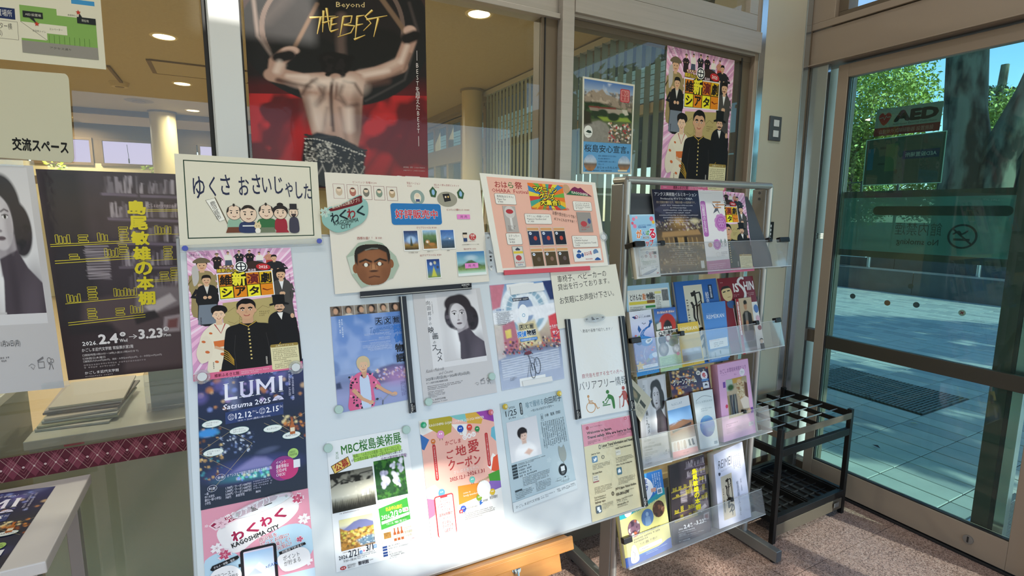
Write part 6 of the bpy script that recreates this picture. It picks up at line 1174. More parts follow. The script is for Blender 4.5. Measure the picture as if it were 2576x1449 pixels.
def art_arcade(c):                               # 210 x 297
    R = Ras(84, 118, 'd9dde6').grad([(0, '7ea0c8'), (.18, 'b9c8da'), (.3, 'e0e4ea'), (.45, 'c9bba4'), (.62, '9a7a70'), (.66, '6a6a80'), (.7, '8f9cb8'), (1, 'b8c3d8')])
    R.poly([(0, 0), (.22, 0), (.12, .22), (0, .24)], 'c97a8a', .02); R.poly([(.8, 0), (1, 0), (1, .2), (.9, .2)], '2a3a6a', .02); R.ell(.5, .26, .37, .27, 'e6ecf0', .06); R.ell(.5, .28, .3, .22, '8fb0c4', .08); R.ell(.5, .28, .22, .18, 'e2eaf0', .08); R.ell(.5, .27, .12, .13, '8a9fc0', .1)
    for k in range(13): a = math.pi*(1+k/12); R.line([(.5+.2*math.cos(a), .28+.16*math.sin(a)), (.5+.36*math.cos(a), .27+.26*math.sin(a))], .008, 'f4f8fa', .008)
    R.poly([(0, .27), (1, .23), (1, .36), (.62, .38), (.62, .33), (.36, .34), (.36, .38), (0, .38)], 'eceef2', .01); R.poly([(.1, .4), (.3, .36), (.36, .64), (.1, .68)], 'b8707e', .02); R.poly([(.15, .45), (.24, .44), (.24, .52), (.16, .53)], 'e8d06a', .01); R.poly([(0, .42), (.12, .4), (.12, .7), (0, .72)], 'd2c8c4', .02, .8)
    R.poly([(.84, .36), (1, .33), (1, .64), (.86, .62)], 'd8434a', .02); R.poly([(.36, .4), (.62, .38), (.7, .62), (.34, .64)], 'd6c79a', .04); R.poly([(.45, .42), (.54, .42), (.56, .6), (.44, .6)], 'efe2b0', .04)
    R.dots(150, .014, ['2a2630', 'b8343c', 'e6d8c0', '3a4a7a', '7a3a30', 'd8a03a', '20202a'], 5, .08, 1, .56, .68, .5, .9)
    for k in range(9): y = .71+k*.022; R.line([(.05, y+.02), (.95, y-.01)], .013, 'd9dfe8', .008, .9)
    R.noise(.12, 30, 3); R.poly([(0, .9), (1, .88), (1, 1), (0, 1)], 'a9b4cc', .05, .7)
    c.ras(R, 0, 0, 210, 297)
    c.rect(52, 2, 140, 20, 'e9e9e6'); c.rect(60, 274, 146, 296, 'eaebe9'); c.rect(66, 44, 118, 53, '1d2638'); c.text('鹿児島市オールロケ', 68, 45.6, 116, 51.4, 'f2f4f6', .02); c.text('天文館とは', 12, 70, 36, 76, '2f6fb0', .02)
    for k in range(8): c.rect(8, 79+k*5, 62-(k*7 % 14), 79.5+k*5, '56606e', lift=(k == 0)); 
    c.greek(12, 80, 54, 118, 8, '4a4f5a', 2); c.ell(96, 92, 16, 28, 'f2f4f6'); c.ring(96, 96, 5, 5, 1.4, '4a9ac0')
    for i, t in enumerate('天文館'): c.frame(78+i*16, 123, 92+i*16, 137, 1, '16181f'); c.text(t, 80+i*16, 124.5, 90+i*16, 135.5, '101218', .04)
    c.text('探偵', 68, 141, 98, 159, '2f7fd0', .05, o='ffffff', ow=.05); c.text('物語', 99, 140, 130, 157, '12141a', .05, o='ffffff', ow=.05); c.rect(76, 163, 132, 171, '3f86d0'); c.text('天文館まち巡りガイド', 79, 164.6, 129, 169.6, 'f2f6fa', .02); c.text('カラオケ', 176, 134, 206, 146, 'f4e8ea', .04, rot=-.06); c.text('サン', 184, 152, 206, 164, 'f4e8ea', .05)
    c.ring(106, 258, 9, 22, 1.6, '2a2e38'); c.ring(122, 246, 11, 24, 1.6, '2a2e38'); c.line([(94, 206), (100, 226), (106, 258)], 2, '4a5060'); c.line([(98, 214), (118, 226), (122, 246)], 2, '8a92a0'); c.line([(82, 210), (96, 204), (112, 210)], 2, '2a2e38'); c.ell(96, 206, 12, 5, '6a2a34'); c.line([(100, 226), (86, 274)], 1, '6a7080')
    c.greek(30, 266, 52, 276, 3, '3a3f4a', 4)
def art_wheel(c):                                # 210 x 190 cream notice
    c.rect(0, 0, 210, 190, 'dfdccc'); c.text('車椅子、ベビーカーの', 18, 16, 172, 40, '1f1f20', .006); c.text('貸出を行っております。', 16, 44, 178, 66, '1f1f20', .006); c.text('お気軽にお声掛け下さい。', 16, 88, 186, 112, '1f1f20', .006)
def art_barrier(c):                              # 210 x 400
    c.rect(0, 0, 210, 400, 'e6e7e2'); c.text('＼動画や画像で紹介します／', 36, 46, 172, 60, '2a2a2c', .003)
    c.text('鹿児島を旅する全ての方へ', 22, 226, 192, 244, 'a8454c', .004); c.text('バリアフリー情報', 6, 256, 204, 292, '232325', -.004)
    o_ = 'c08a4a'; c.ring(44, 362, 19, 22, 3, o_); c.ell(38, 318, 4.5, 6, o_); c.line([(38, 326), (40, 346), (62, 350), (70, 372), (78, 368)], 4, o_); c.line([(40, 336), (54, 338)], 3, o_)
    g = '3a7a3c'; c.ell(118, 312, 7, 8, g); c.blob([(118, 322), (134, 328), (142, 342), (142, 380), (134, 380), (130, 346), (118, 340)], g, 4); c.line([(118, 330), (104, 346)], 4, g); c.rect(92, 362, 124, 366, g); c.line([(94, 358), (108, 358), (112, 350)], 4, g); c.ell(96, 350, 4, 4, g, 12); c.line([(120, 342), (112, 350)], 3, g)
    r_ = 'a8402c'; c.ell(186, 306, 6.5, 8, r_); c.blob([(180, 318), (194, 320), (200, 340), (196, 356), (182, 352), (180, 334)], r_, 4); c.line([(184, 350), (178, 378), (172, 382)], 5, r_); c.line([(194, 352), (202, 382)], 5, r_); c.line([(182, 326), (166, 344)], 4, r_); c.line([(166, 340), (162, 386)], 2, r_); c.line([(162, 340), (170, 338)], 2, r_)
def art_japan(c):                                # 210 x 370
    c.rect(0, 0, 210, 370, 'd9cfa9'); c.rect(0, 0, 210, 86, 'd98a9c'); c.ell(20, 18, 6, 7, 'a8344a'); c.text('Japan Tourism Agency', 30, 14, 80, 21, '3a2a30'); c.ring(176, 10, 6, 6, 2, 'c23a44'); c.rect(0, 0, 210, 2, 'e9e4d6')
    c.text('Welcome to Japan.', 16, 32, 116, 46, '1d1518', .045); c.text('Travel safely. We are here to help.', 16, 50, 204, 64, '1d1518', .045); c.greek(16, 68, 66, 82, 3, '4a2530', 1); c.greek(76, 66, 124, 78, 3, '4a2530', 2); c.greek(136, 62, 200, 76, 3, '4a2530', 3)
    c.rect(56, 92, 64, 108, '3a3a3a', 2); c.rect(58, 95, 62, 105, 'd9cfa9'); c.text('Latest Travel Information and News', 68, 92, 196, 104, '26211c', .04); c.greek(70, 106, 180, 111, 1, '4a4236', 4)
    c.text('Just in Case', 24, 118, 58, 126, '26211c', .03); c.rect(24, 130, 46, 154, '3a78a0', 4); c.blob([(29, 138), (34, 141), (37, 137), (41, 136), (43, 139), (41, 146), (35, 150), (29, 148), (32, 146)], 'e8f0f4', 3); c.ring(68, 141, 6, 7, 2, '3a3a3a')
    c.text('Useful Travel Information', 120, 116, 186, 124, '26211c', .03); c.rect(120, 128, 140, 148, 'dcd9c8'); c.text('JNTO', 122, 134, 138, 141, '5a5a50')
    for i, (x, y, n) in enumerate(((24, 160, 4), (118, 156, 4), (22, 246, 5), (118, 236, 5))): c.greek(x, y, x+74, y+n*5.4, n, '4a4236', i+5)
    c.text('Get Latest News', 20, 190, 58, 198, '26211c', .03); c.rect(20, 204, 42, 230, 'dcd9c8'); c.text('NHK', 23, 207, 39, 213, '3a3a44', .03); c.text('WORLD', 23, 216, 39, 221, '3a3a44', .02); c.rect(20, 224, 42, 229, '8a3040'); c.text('When You Are Feeling Sick', 116, 182, 182, 190, '26211c', .03); c.rect(116, 196, 136, 224, '2f6a80', 4); c.rect(120, 206, 132, 216, 'e8f0f4'); c.rect(123, 202, 129, 207, 'e8f0f4')
    c.ring(90, 288, 5, 8, 3, '26211c'); c.text('JNTO Japan Visitor Hotline', 102, 270, 188, 282, '26211c', .04); c.text('050-3816-2787', 102, 290, 156, 302, '26211c', .05); c.greek(158, 288, 200, 293, 1, '4a4236', 4)
    c.text('Push Notifications of\nDisaster Information', 18, 282, 62, 296, '26211c', .02); c.text('Safety tips', 18, 300, 58, 310, '26211c', .04); c.rect(18, 316, 40, 344, '264a60', 4); c.rect(23, 321, 33, 334, 'e8f0f4'); c.ell(32, 337, 5, 5, 'e8f0f4'); c.greek(44, 314, 88, 336, 5, '4a4236', 2)
    c.text('Police 110', 102, 314, 130, 321, '26211c', .03); c.greek(132, 312, 196, 320, 1, '4a4236', 5); c.text('Ambulance/Fire 119', 102, 332, 148, 339, '26211c', .03); c.greek(102, 322, 176, 328, 1, '4a4236', 6); c.greek(102, 341, 180, 347, 1, '4a4236', 6)
def art_talk(c):                                 # 210 x 297 pale blue flyer
    c.rect(0, 0, 210, 297, 'b9ccd3'); 
    for i in range(14): q = random.Random(i); c.flower(q.uniform(20, 200), q.uniform(20, 250), q.uniform(5, 10), 'c4d5da')
    c.text('2026', 26, 14, 46, 20, '2a3338'); c.text('1/25', 14, 24, 50, 40, '2a3338', .005); c.text('SUN', 22, 44, 44, 49, '2a3338'); c.rect(62, 10, 70, 44, '2a3338', 3); c.vt('講演会', 64, 13, 68.4, 41, 'dfe8ea'); c.text('喰で履修る', 82, 12, 142, 30, '7f9aa6', .0); c.text('向田邦子', 148, 6, 196, 26, '2a3338', -.004) if 0 else c.text('向田邦子', 146, 12, 206, 32, '2a3338', -.004); c.text('〜ないものねだりの日々〜', 96, 36, 176, 44, '3f4e55')
    R = Ras(88, 100, 'dcdde0').grad([(0, 'd5d6da'), (1, 'e8e8ea')]); R.ell(.5, .92, .36, .34, 'f1f1f2', .2); R.ell(.46, .34, .16, .14, '241f22', .15); R.poly([(.42, .4), (.56, .4), (.56, .62), (.42, .62)], 'd9b8a6', .04); R.ell(.49, .42, .115, .13, 'e3c3b2', .15); R.poly([(.32, .4), (.34, .25), (.5, .22), (.62, .28), (.62, .36), (.42, .37), (.38, .48)], '241f22', .04); R.ell(.45, .42, .016, .008, '241f22', .5).ell(.54, .42, .016, .008, '241f22', .5); R.line([(.45, .5), (.49, .51), (.53, .5)], .01, 'a3544c', .01); R.poly([(.45, .85), (.6, .76), (.74, .84), (.6, .93)], 'dbb8a8', .05)
    c.ras(R, 12, 56, 112, 168); c.frame(126, 56, 134, 76, .5, '4a6a78'); c.text('講師', 128, 60, 132, 72, '3f4e55'); c.text('小林　聡美（作家）', 140, 58, 196, 68, '2a3338'); c.gv(122, 80, 204, 156, 12, '3f4e55', 3, 4.4)
    for k in range(5): c.rect(12, 174+k*8, 28, 180+k*8, '3a454b'); c.greek(32, 174+k*8, 130-(k % 2)*24, 181+k*8, 1 if k else 2, '3f4e55', k)
    c.greek(40, 214, 130, 240, 6, '4b5a61', 9); c.greek(12, 246, 70, 268, 5, '4b5a61', 4); c.greek(78, 240, 130, 266, 6, '4b5a61', 6); c.rect(12, 243, 34, 247, '3a454b')
    c.blob([(168, 168), (172, 160), (176, 166), (184, 166), (187, 160), (190, 170), (192, 190), (186, 206), (174, 206), (168, 190)], '9fa7a2'); c.line([(178, 206), (180, 216), (172, 226), (166, 228)], 2.4, '9fa7a2'); c.ell(172, 230, 14, 17, '2a3338'); c.rect(166, 220, 179, 234, 'dfe6e8'); c.text('お申込は\nこちら', 166, 236, 178, 243, 'dfe6e8')
    c.line([(142, 256), (160, 256), (160, 262), (190, 262)], .6, '4b5a61'); c.frame(148, 250, 162, 258, .5, '4b5a61'); c.frame(168, 252, 186, 266, .5, '4b5a61'); c.ell(176, 252, 2, 2, '2a3338')
    c.rect(0, 272, 210, 297, 'dbe3e5'); c.text('かごしま近代文学館', 8, 282, 84, 290, '2f3a40', .003); c.greek(88, 280, 140, 290, 2, '4b5a61', 3); c.text('TEL 099-226-7771', 142, 278, 204, 287, '2f3a40', .003)
def art_best(c):                                 # 572 x 810
    R = Ras(190, 268, '1c1719').grad([(0, '3a2a28'), (.12, '2a1f20'), (.4, '1d1517'), (.5, '5a1318'), (.7, 'b01c1f'), (1, '8a1519')])
    R.noise(.8, 3, 4, '4a1014', .5, .45, 1); R.noise(.7, 6, 9, 'd02a2a', .62, .5, 1)
    for a, b in (((.02, .95), (.2, .45)), ((.1, .9), (.28, .5)), ((.7, .98), (.98, .5)), ((.6, .9), (.9, .55))): R.line([a, b], .02, '5c1216', .05, .8)
    # huge taiko drum
    R.ell(.5, .19, .53, .37, '17181a', .012); R.ell(.47, .16, .40, .30, '6b5a52', .01); R.ell(.47, .16, .375, .28, '1d1a1b', .01)
    R.ell(.30, .31, .20, .11, '131415', .2); R.ell(.68, .28, .22, .12, '121314', .2); R.ell(.47, -.02, .18, .10, '0f1011', .15); R.line([(.5, .1), (.49, .24), (.5, .42)], .05, '5a4a44', .03); R.line([(.22, .0), (.1, .12)], .03, '5f5450', .1, .5)
    R.line([(.05, .02), (.06, .2), (.16, .36), (.35, .46)], .012, '8a7a72', .02); R.line([(.95, .2), (.86, .42), (.62, .53)], .010, '4f4a48', .015, .8); R.line([(.9, .04), (.95, .18)], .012, '4a4240', .02)
    # sticks
    R.line([(.37, .04), (.24, .26)], .022, '6a5240', .01); R.line([(.70, -.02), (.88, .19)], .03, '77604c', .01)
    sk_, sh_, hi = 'b08d7c', '6a4a40', 'e0c9bb'
    # left arm
    R.line([(.43, .42), (.28, .43), (.13, .40)], .105, sk_, .012); R.line([(.14, .40), (.15, .33), (.2, .29)], .085, sk_, .012); R.line([(.15, .43), (.28, .465), (.36, .47)], .03, sh_, .02); R.ell(.22, .275, .045, .022, 'c7a797', .3); R.line([(.16, .31), (.21, .30)], .075, '141214', .02); R.line([(.17, .35), (.15, .385)], .03, hi, .04, .6)
    # right arm
    R.line([(.55, .42), (.70, .39), (.83, .35)], .105, sk_, .012); R.line([(.83, .355), (.87, .28), (.9, .22)], .085, sk_, .012); R.ell(.9, .175, .04, .025, 'c7a797', .3); R.line([(.88, .215), (.93, .2)], .075, '121113', .02); R.line([(.6, .39), (.72, .375), (.82, .33)], .03, hi, .05, .7); R.line([(.6, .45), (.75, .425)], .03, sh_, .05, .8)
    # back
    R.poly([(.24, .43), (.40, .385), (.55, .38), (.62, .40), (.60, .55), (.585, .70), (.56, .80), (.32, .74), (.29, .62), (.27, .52)], sk_, .012)
    R.ell(.34, .44, .12, .035, hi, 1, .1, .8); R.ell(.52, .45, .10, .05, hi, 1, .2, .7); R.line([(.45, .38), (.42, .5), (.42, .66)], .012, '4a2f2a', .02); R.line([(.46, .44), (.45, .52), (.49, .54)], .014, sh_, .02); R.line([(.36, .46), (.38, .50), (.33, .55)], .014, sh_, .025); R.ell(.38, .6, .04, .08, hi, 1.2, 0, .6); R.ell(.50, .62, .05, .1, 'c9a99b', 1.2, 0, .7); R.ell(.57, .62, .03, .12, '5a3c34', 1.2, 0, .7); R.ell(.29, .58, .03, .09, '5a3c34', 1.2, 0, .6)
    R.ell(.46, .345, .085, .06, '0d0b0c', .15); R.ell(.43, .315, .07, .035, '0d0b0c', .3); R.ell(.50, .33, .05, .04, '0d0b0c', .3); R.dots(30, .02, ['1a1516', '0c0a0b'], 4, .4, .55, .31, .4, .5, 1); R.ell(.455, .405, .028, .014, sk_, .5)
    D_ = '3e2822'; H_ = 'efdccf'
    for pts, w_, c_, so, al in (([(.35, .42), (.30, .45), (.27, .50)], .016, D_, .02, .8), ([(.50, .43), (.56, .44), (.60, .50)], .014, D_, .02, .8), ([(.33, .43), (.39, .46), (.38, .52), (.34, .56)], .02, D_, .03, .7), ([(.49, .45), (.47, .50), (.51, .56), (.57, .55)], .02, D_, .03, .7), ([(.43, .44), (.425, .56), (.43, .69)], .014, D_, .015, .9), ([(.40, .57), (.38, .66), (.36, .72)], .012, D_, .03, .5), ([(.47, .57), (.49, .66), (.50, .74)], .012, D_, .03, .5),
        ([(.36, .44), (.41, .43)], .035, H_, .05, .7), ([(.47, .43), (.53, .43)], .035, H_, .05, .7), ([(.32, .52), (.33, .60), (.35, .68)], .035, H_, .05, .6), ([(.52, .58), (.52, .68)], .04, H_, .05, .6), ([(.20, .405), (.30, .41)], .02, H_, .03, .7), ([(.62, .40), (.76, .375)], .02, H_, .03, .7), ([(.84, .33), (.88, .25)], .02, H_, .03, .7), ([(.14, .38), (.16, .33)], .02, H_, .03, .6), ([(.15, .425), (.22, .445), (.31, .46)], .018, D_, .03, .8), ([(.64, .435), (.74, .42), (.84, .38)], .016, D_, .03, .8), ([(.86, .37), (.9, .29)], .012, D_, .02, .7)): R.line(pts, w_, c_, so, al)
    # studded belt and skirt
    R.poly([(.27, .73), (.34, .70), (.45, .72), (.55, .76), (.615, .80), (.60, .86), (.60, 1), (.24, 1), (.25, .84)], '17151a', .015); R.dots(170, .0065, ['9a948c', 'c9c3b8', '5a564f'], 3, .27, .42, .75, .86, .4, .9); R.dots(80, .005, ['8a847c', 'b9b3a8'], 6, .42, .6, .78, .95, .4, .9)
    for k in range(22): t = k/21; R.ell(.28+.33*t, .715+.012*math.sin(t*9)+.09*max(0, t-.2)**1.2, .012, .006, '2a2826', .3); R.ell(.275+.33*t, .735+.10*max(0, t-.15)**1.2, .006, .004, 'bdb7ad', .3)
    for k in range(5): R.line([(.3+.06*k, .87), (.33+.06*k, .93+.02*(k % 2)), (.36+.06*k, .88)], .006, 'a49e95', .006)
    c.ras(R, 0, 0, 572, 810)
    c.text('Beyond', 270, 26, 362, 54, 'd9c489', .01, rot=.03)
    g1, g2 = 'f3df8a', 'a87b1c'
    for s0 in ([(150, 142), (236, 138)], [(186, 140), (172, 196)], [(196, 120), (190, 190)], [(206, 112), (214, 186)], [(190, 160), (222, 152)], [(222, 146), (216, 188)], [(220, 146), (246, 140)], [(220, 166), (240, 162)], [(216, 188), (244, 180)], [(262, 140), (248, 202)], [(262, 140), (292, 138), (286, 160), (262, 166)], [(262, 166), (300, 170), (286, 192), (240, 206)], [(310, 140), (300, 214)], [(308, 140), (336, 136)], [(306, 168), (330, 164)], [(296, 214), (336, 200)], [(364, 120), (338, 140), (358, 162), (330, 186)], [(342, 150), (418, 138)], [(384, 146), (366, 206)]): s0 = [((x-150)*.93+188, (y-112)*1.25+50) for x, y in s0]; c.line(s0, 9, g2, 2); c.line([(x-.8, y-1.2) for x, y in s0], 5.5, g1, 1)
    c.vt('BESTを超えたBEST', 530, 272, 546, 560, 'e9e2dd', .008); c.line([(538, 222), (538, 262)], 1.6, 'e9e2dd'); c.line([(538, 572), (538, 615)], 1.6, 'e9e2dd')
    c.text('総合演出・振付：DORAO FRANCO', 480, 702, 560, 709, 'c9b5b0'); c.text('衣装デザイン：JUNKO KOSHINO', 480, 716, 560, 723, 'c9b5b0')
    c.text('IMPACT', 232, 742, 540, 806, 'ebe6e2', .03, o=None); c.text('2', 212, 775, 228, 800, 'ebe6e2', .02)
def art_sakura(c):                               # 210 x 297
    c.rect(0, 0, 210, 297, 'd9d6c4'); R = Ras(80, 96, '6a86b4').grad([(0, '4a74b0'), (.22, 'a9b8c6'), (.3, '8a7f70'), (.5, '3a4630'), (.65, '5a6440'), (1, '6a6458')]); R.noise(.7, 4, 2, 'd5dde6', .55, .02, .24)
    R.poly([(0, .28), (.08, .2), (.18, .15), (.24, .19), (.36, .12), (.44, .2), (.58, .22), (.72, .26), (.84, .32), (1, .4), (1, .5), (0, .5)], '9a8a78', .02); R.noise(.8, 14, 5, '5f5548', .52, .16, .38); R.noise(.5, 12, 6, 'c9b8a2', .6, .14, .36); R.poly([(0, .36), (.3, .34), (.5, .38), (.8, .42), (1, .46), (1, .62), (0, .62)], '26361f', .04); R.noise(.6, 16, 8, '3f5a2c', .5, .38, .62)
    R.poly([(.3, .42), (.62, .42), (.84, .43), (.9, .5), (.84, .52), (.3, .5)], 'a59a88', .01); R.poly([(.1, .43), (.3, .43), (.34, .49), (.12, .49)], '8f8272', .01); R.poly([(.28, .42), (.64, .4), (.66, .43), (.28, .445)], '7a3a30', .01); R.poly([(.78, .42), (.88, .42), (.92, .5), (.8, .52)], 'c9c2b0', .01); R.poly([(.1, .42), (.3, .41), (.32, .44), (.08, .44)], '7a3a30', .01); R.poly([(.28, .58), (.9, .55), (.98, .62), (.4, .64)], '8aa03c', .03); R.ell(.6, .56, .12, .07, '26361f', .3); R.ell(.38, .5, .1, .05, '26361f', .4).ell(.78, .52, .06, .04, '33502a', .4); R.poly([(0, .72), (.3, .64), (.46, .68), (.7, 1), (0, 1)], '8f8a80', .03); R.noise(.25, 26, 3, None, None, .68, 1); R.poly([(0, .5), (.12, .52), (.16, .7), (0, .74)], '33301f', .04)
    R.dots(170, .018, ['d9c9b4', 'b8343c', 'efe6da', '3a3a4a', '7a5a44', 'c99a70', '22242c'], 7, .5, .98, .66, .98, .5, .9)
    c.ras(R, 6, 6, 204, 196); c.rect(6, 196, 204, 291, '5f9fd0'); c.text('桜島安心宣言。', 10, 204, 196, 228, '16181c', .012)
    c.rect(150, 20, 190, 62, 'c23a44', 6); c.rect(153, 23, 187, 59, 'cf8a84', 5); c.text('安心\n宣言', 156, 25, 184, 57, 'b0242e', .03); c.ell(24, 165, 17, 19, 'eeeee6'); c.poly([(14, 166), (22, 160), (34, 162), (38, 168), (28, 170)], '2a3a30'); c.text('SAKURAJIMA', 14, 173, 34, 176, '2a3a30')
    for cx, ck in ((34, 1), (176, 2)): R = Ras(22, 22, '7a8a9a').grad([(0, '8fb0d8'), (.45, 'c9cfd6'), (.55, '6a5a4a'), (1, 'c07a2a')]).noise(.3, 5, ck); c.rasell(R, cx, 262, 26, 26)
    for k in range(4): c.text(['桜島は、鹿児島市民と共に生きる活火山。', '安心安全の観光地です！', '大正噴火から百余年、火山との暮らし', '「安心」を。'][k], 66, 236+k*9, [142, 116, 140, 92][k], 241+k*9, '1d4a78'); 
    c.text('おじゃったもんせ!', 62, 272, 150, 280, '24303c', .005); c.text('鹿児島県・鹿児島市・桜島の観光協会', 14, 284, 124, 288, '24303c'); c.rect(150, 282, 190, 288, 'e6d8b4')
def art_map(c):                                  # 100 x 250
    c.rect(0, 0, 100, 250, '9cc9e6'); c.rect(0, 130, 100, 250, 'e6e5e0'); c.rect(8, 0, 92, 6, 'b8dcf0')
    for x, y, r, k in ((14, 18, 6, 'e889a8'), (8, 34, 5, 'e0607a'), (26, 12, 5, 'f0a8bc'), (86, 18, 8, 'e86a8a'), (92, 32, 6, 'f0c040'), (16, 46, 7, 'e889a8')): c.ell(x, y, r, r*1.2, k)
    c.text('しもバリアフリーを目指す\n完全版の散策図', 28, 40, 84, 54, '2458a0', .02)
    for t, x0, y0, x1, y1, k in (('が', 18, 60, 40, 94, 'e8854a'), ('ん', 42, 66, 56, 84, '2f7fc4'), ('ば', 56, 64, 70, 84, '3a9a48'), ('る', 70, 58, 96, 98, 'd8304e')): c.text(t, x0, y0, x1, y1, k, .06, o='ffffff', ow=.06)
    c.text('商店街', 42, 88, 68, 98, '2a2a34', .03, o='ffffff', ow=.08); c.text('マップ', 32, 101, 84, 128, 'c42a3e', .06, o='ffffff', ow=.06); c.text('2025〜2026', 38, 132, 66, 136, '333333'); c.text('天文館商店街振興組合連合会', 26, 139, 84, 142, '333333')
    for x, y, k in ((52, 152, '7a8ac0'), (64, 158, 'c4404a'), (76, 154, 'c4404a'), (30, 168, '9aa0a8'), (46, 166, '8a4a50'), (66, 170, 'd88a94'), (84, 170, 'c46a74'), (28, 182, 'b4c4b4')): c.ring(x, y, 4.5, 5, 1.3, k)
    c.rect(78, 150, 90, 160, '5a5a60'); c.greek(30, 184, 92, 200, 3, '7a9a80', 3); c.rect(12, 204, 94, 244, 'c3c4c6'); c.rect(13, 205, 93, 243, 'ecebe8'); c.text('スマートEX', 62, 208, 92, 216, '6a6e78', .005, sk=.2); c.greek(18, 207, 44, 216, 2, '3a3a40', 4); c.blob([(16, 240), (40, 228), (74, 218), (88, 218), (70, 230), (40, 240)], 'b9bcc4'); c.line([(20, 240), (60, 232), (86, 220)], 1, '4a5e9a'); c.text('JR', 82, 232, 93, 240, 'b8343c', .03)
def art_illum(c):                                # 210 x 297
    R = Ras(70, 100, '2a2838').grad([(0, '25263c'), (.35, '2a2838'), (.5, '5a4a3c'), (.62, '7a6040'), (.72, '5c4834'), (.85, '8a6c48'), (1, '4a3c34')]); R.poly([(0, .24), (.28, .14), (.55, 0), (.7, 0), (.2, .3)], '4a4a60', .03, .6); R.ell(.5, .4, .2, .08, '8a6a40', 1); R.ell(.5, .38, .09, .04, 'b8935a', .8); R.poly([(.12, .5), (.9, .47), (.95, .53), (.1, .56)], 'a88458', .02)
    R.poly([(.35, .56), (.64, .55), (.66, .64), (.36, .66)], '2a2018', .02); R.poly([(.42, .56), (.56, .56), (.56, .64), (.44, .64)], 'a98550', .03)
    for k in range(8): R.line([(.14+k*.1, .57), (.15+k*.1, .65)], .014, 'c9a468', .02)
    R.dots(160, .012, ['d9c9a0', 'f0e6c8', '8a7048', '33303c', 'b8a0c0'], 4, 0, 1, .36, .48, .6, .6); R.dots(120, .016, ['c9a468', '6a5038', '3c342c', 'e0cda0'], 8, 0, 1, .66, .98, .7, .5); R.ell(.84, .37, .09, .03, 'cbbf9a', 1)
    c.ras(R, 0, 0, 210, 297); c.text('アンクス美術館イルミネーション', 10, 9, 200, 23, 'ece9ec', .012); c.text('Produced by ギャラリー天地人', 34, 27, 178, 37, 'e6e2e4', .02); c.text('光と芸術が織りなす、特別な夜への招待状です。', 14, 40, 190, 49, 'b5a58e', .01)
    for k, (a, b) in enumerate(((30, 180), (72, 150), (40, 176), (50, 168), (20, 198), (36, 180), (52, 178), (62, 150))): c.greek(a, 52+k*8.6, b, 60+k*8.6, 1, 'd9d6dc', k, last=1, fill=.42)
    for k in range(10): c.greek(70-(k % 3)*12, 196+k*7, 150+(k % 4)*8, 203+k*7, 1, 'b9ae9c', 30+k, last=1, fill=.4)
    c.rect(182, 250, 198, 276, 'd5d2cc')
def art_sengan(c):                               # 120 x 297, the left strip of the sheet
    c.rect(0, 0, 120, 297, 'eae6e6'); c.greek(20, 8, 104, 13, 1, 'd8cfd2', 1); c.rect(6, 38, 30, 166, 'b36ab0', 8); c.vt('仙巌園のお正月', 10, 48, 25, 152, 'f6eef6', .01)
    c.poly([(60, 44), (76, 60), (84, 46), (92, 44), (88, 70), (96, 90), (84, 74), (62, 84), (74, 66), (66, 56)], '5b5e6c'); c.poly([(76, 60), (84, 46), (92, 44), (86, 66)], 'b9b5ba')
    for x, y, w_ in ((64, 40, 40), (76, 50, 44), (68, 60, 36)): c.rect(x, y, min(x+w_, 120), y+5, 'c9946a', 2)
    for x, y, r in ((96, 118, 34), (64, 196, 20)):
        for k in range(9): a = 2*math.pi*k/9; c.ell(x+r*.62*math.cos(a), y+r*.62*math.sin(a), r*.36, r*.36, 'c98ac4')
        c.ell(x, y, r*.7, r*.7, 'b86ab4'); 
        for k in range(6): a = 2*math.pi*k/6; c.ring(x+r*.3*math.cos(a), y+r*.3*math.sin(a), r*.2, r*.2, .8, 'e6cde4')
    c.ell(30, 196, 10, 8, 'c9a68a')
    for x in (86, 106): c.poly([(x, 176), (x+5, 190), (x-5, 190)], '77908a'); c.ring(x, 196, 6, 5, 1, '5b5e6c'); c.line([(x-7, 204), (x+7, 204)], 1, '5b5e6c')
    c.ring(64, 232, 9, 9, .8, 'c9b9b0'); c.greek(80, 222, 112, 240, 3, 'a9a0a4', 4); c.rect(0, 252, 120, 297, 'bb7a9c'); c.greek(10, 262, 100, 290, 4, 'ddb4c8', 6)
def art_zoo_news(c):                             # 210 x 297
    c.rect(0, 0, 210, 297, 'a9cfe2'); c.rect(8, 16, 202, 290, 'ece9dd', 4)
    for t, x0, x1, k in (('とけんな!', 18, 74, '26221e'), ('動', 76, 92, 'd8742a'), ('物', 94, 108, '26221e'), ('は', 126, 134, '26221e')): c.text(t, x0, 30, x1, 52, k, .03)
    c.frame(109, 28, 125, 52, 1.6, '26221e'); c.text('園', 111, 31, 123, 50, '26221e', .03); c.rect(12, 56, 130, 66, 'e8d24a'); c.rect(94, 54, 132, 64, '8a5a2a', 2); c.rect(134, 26, 166, 34, 'ece48a', 2); c.greek(138, 40, 164, 110, 12, '5a5650', 3); R = Ras(20, 16, '7a7a78').noise(.6, 4, 2); c.ras(R, 170, 22, 200, 60)
    c.greek(14, 72, 80, 118, 8, '4a4640', 2); c.rect(86, 72, 132, 80, '3a8a48'); c.rect(86, 80, 132, 124, 'dfe8d8'); c.greek(90, 84, 128, 120, 5, '6a7a68', 5, cw=8); c.rect(14, 130, 202, 142, 'c4323e'); c.greek(20, 132, 180, 140, 1, 'f0dcd8', 3); c.rect(14, 146, 90, 156, 'c4323e'); c.rect(104, 144, 200, 154, 'c4323e'); c.greek(14, 160, 196, 280, 14, '5a5650', 7)
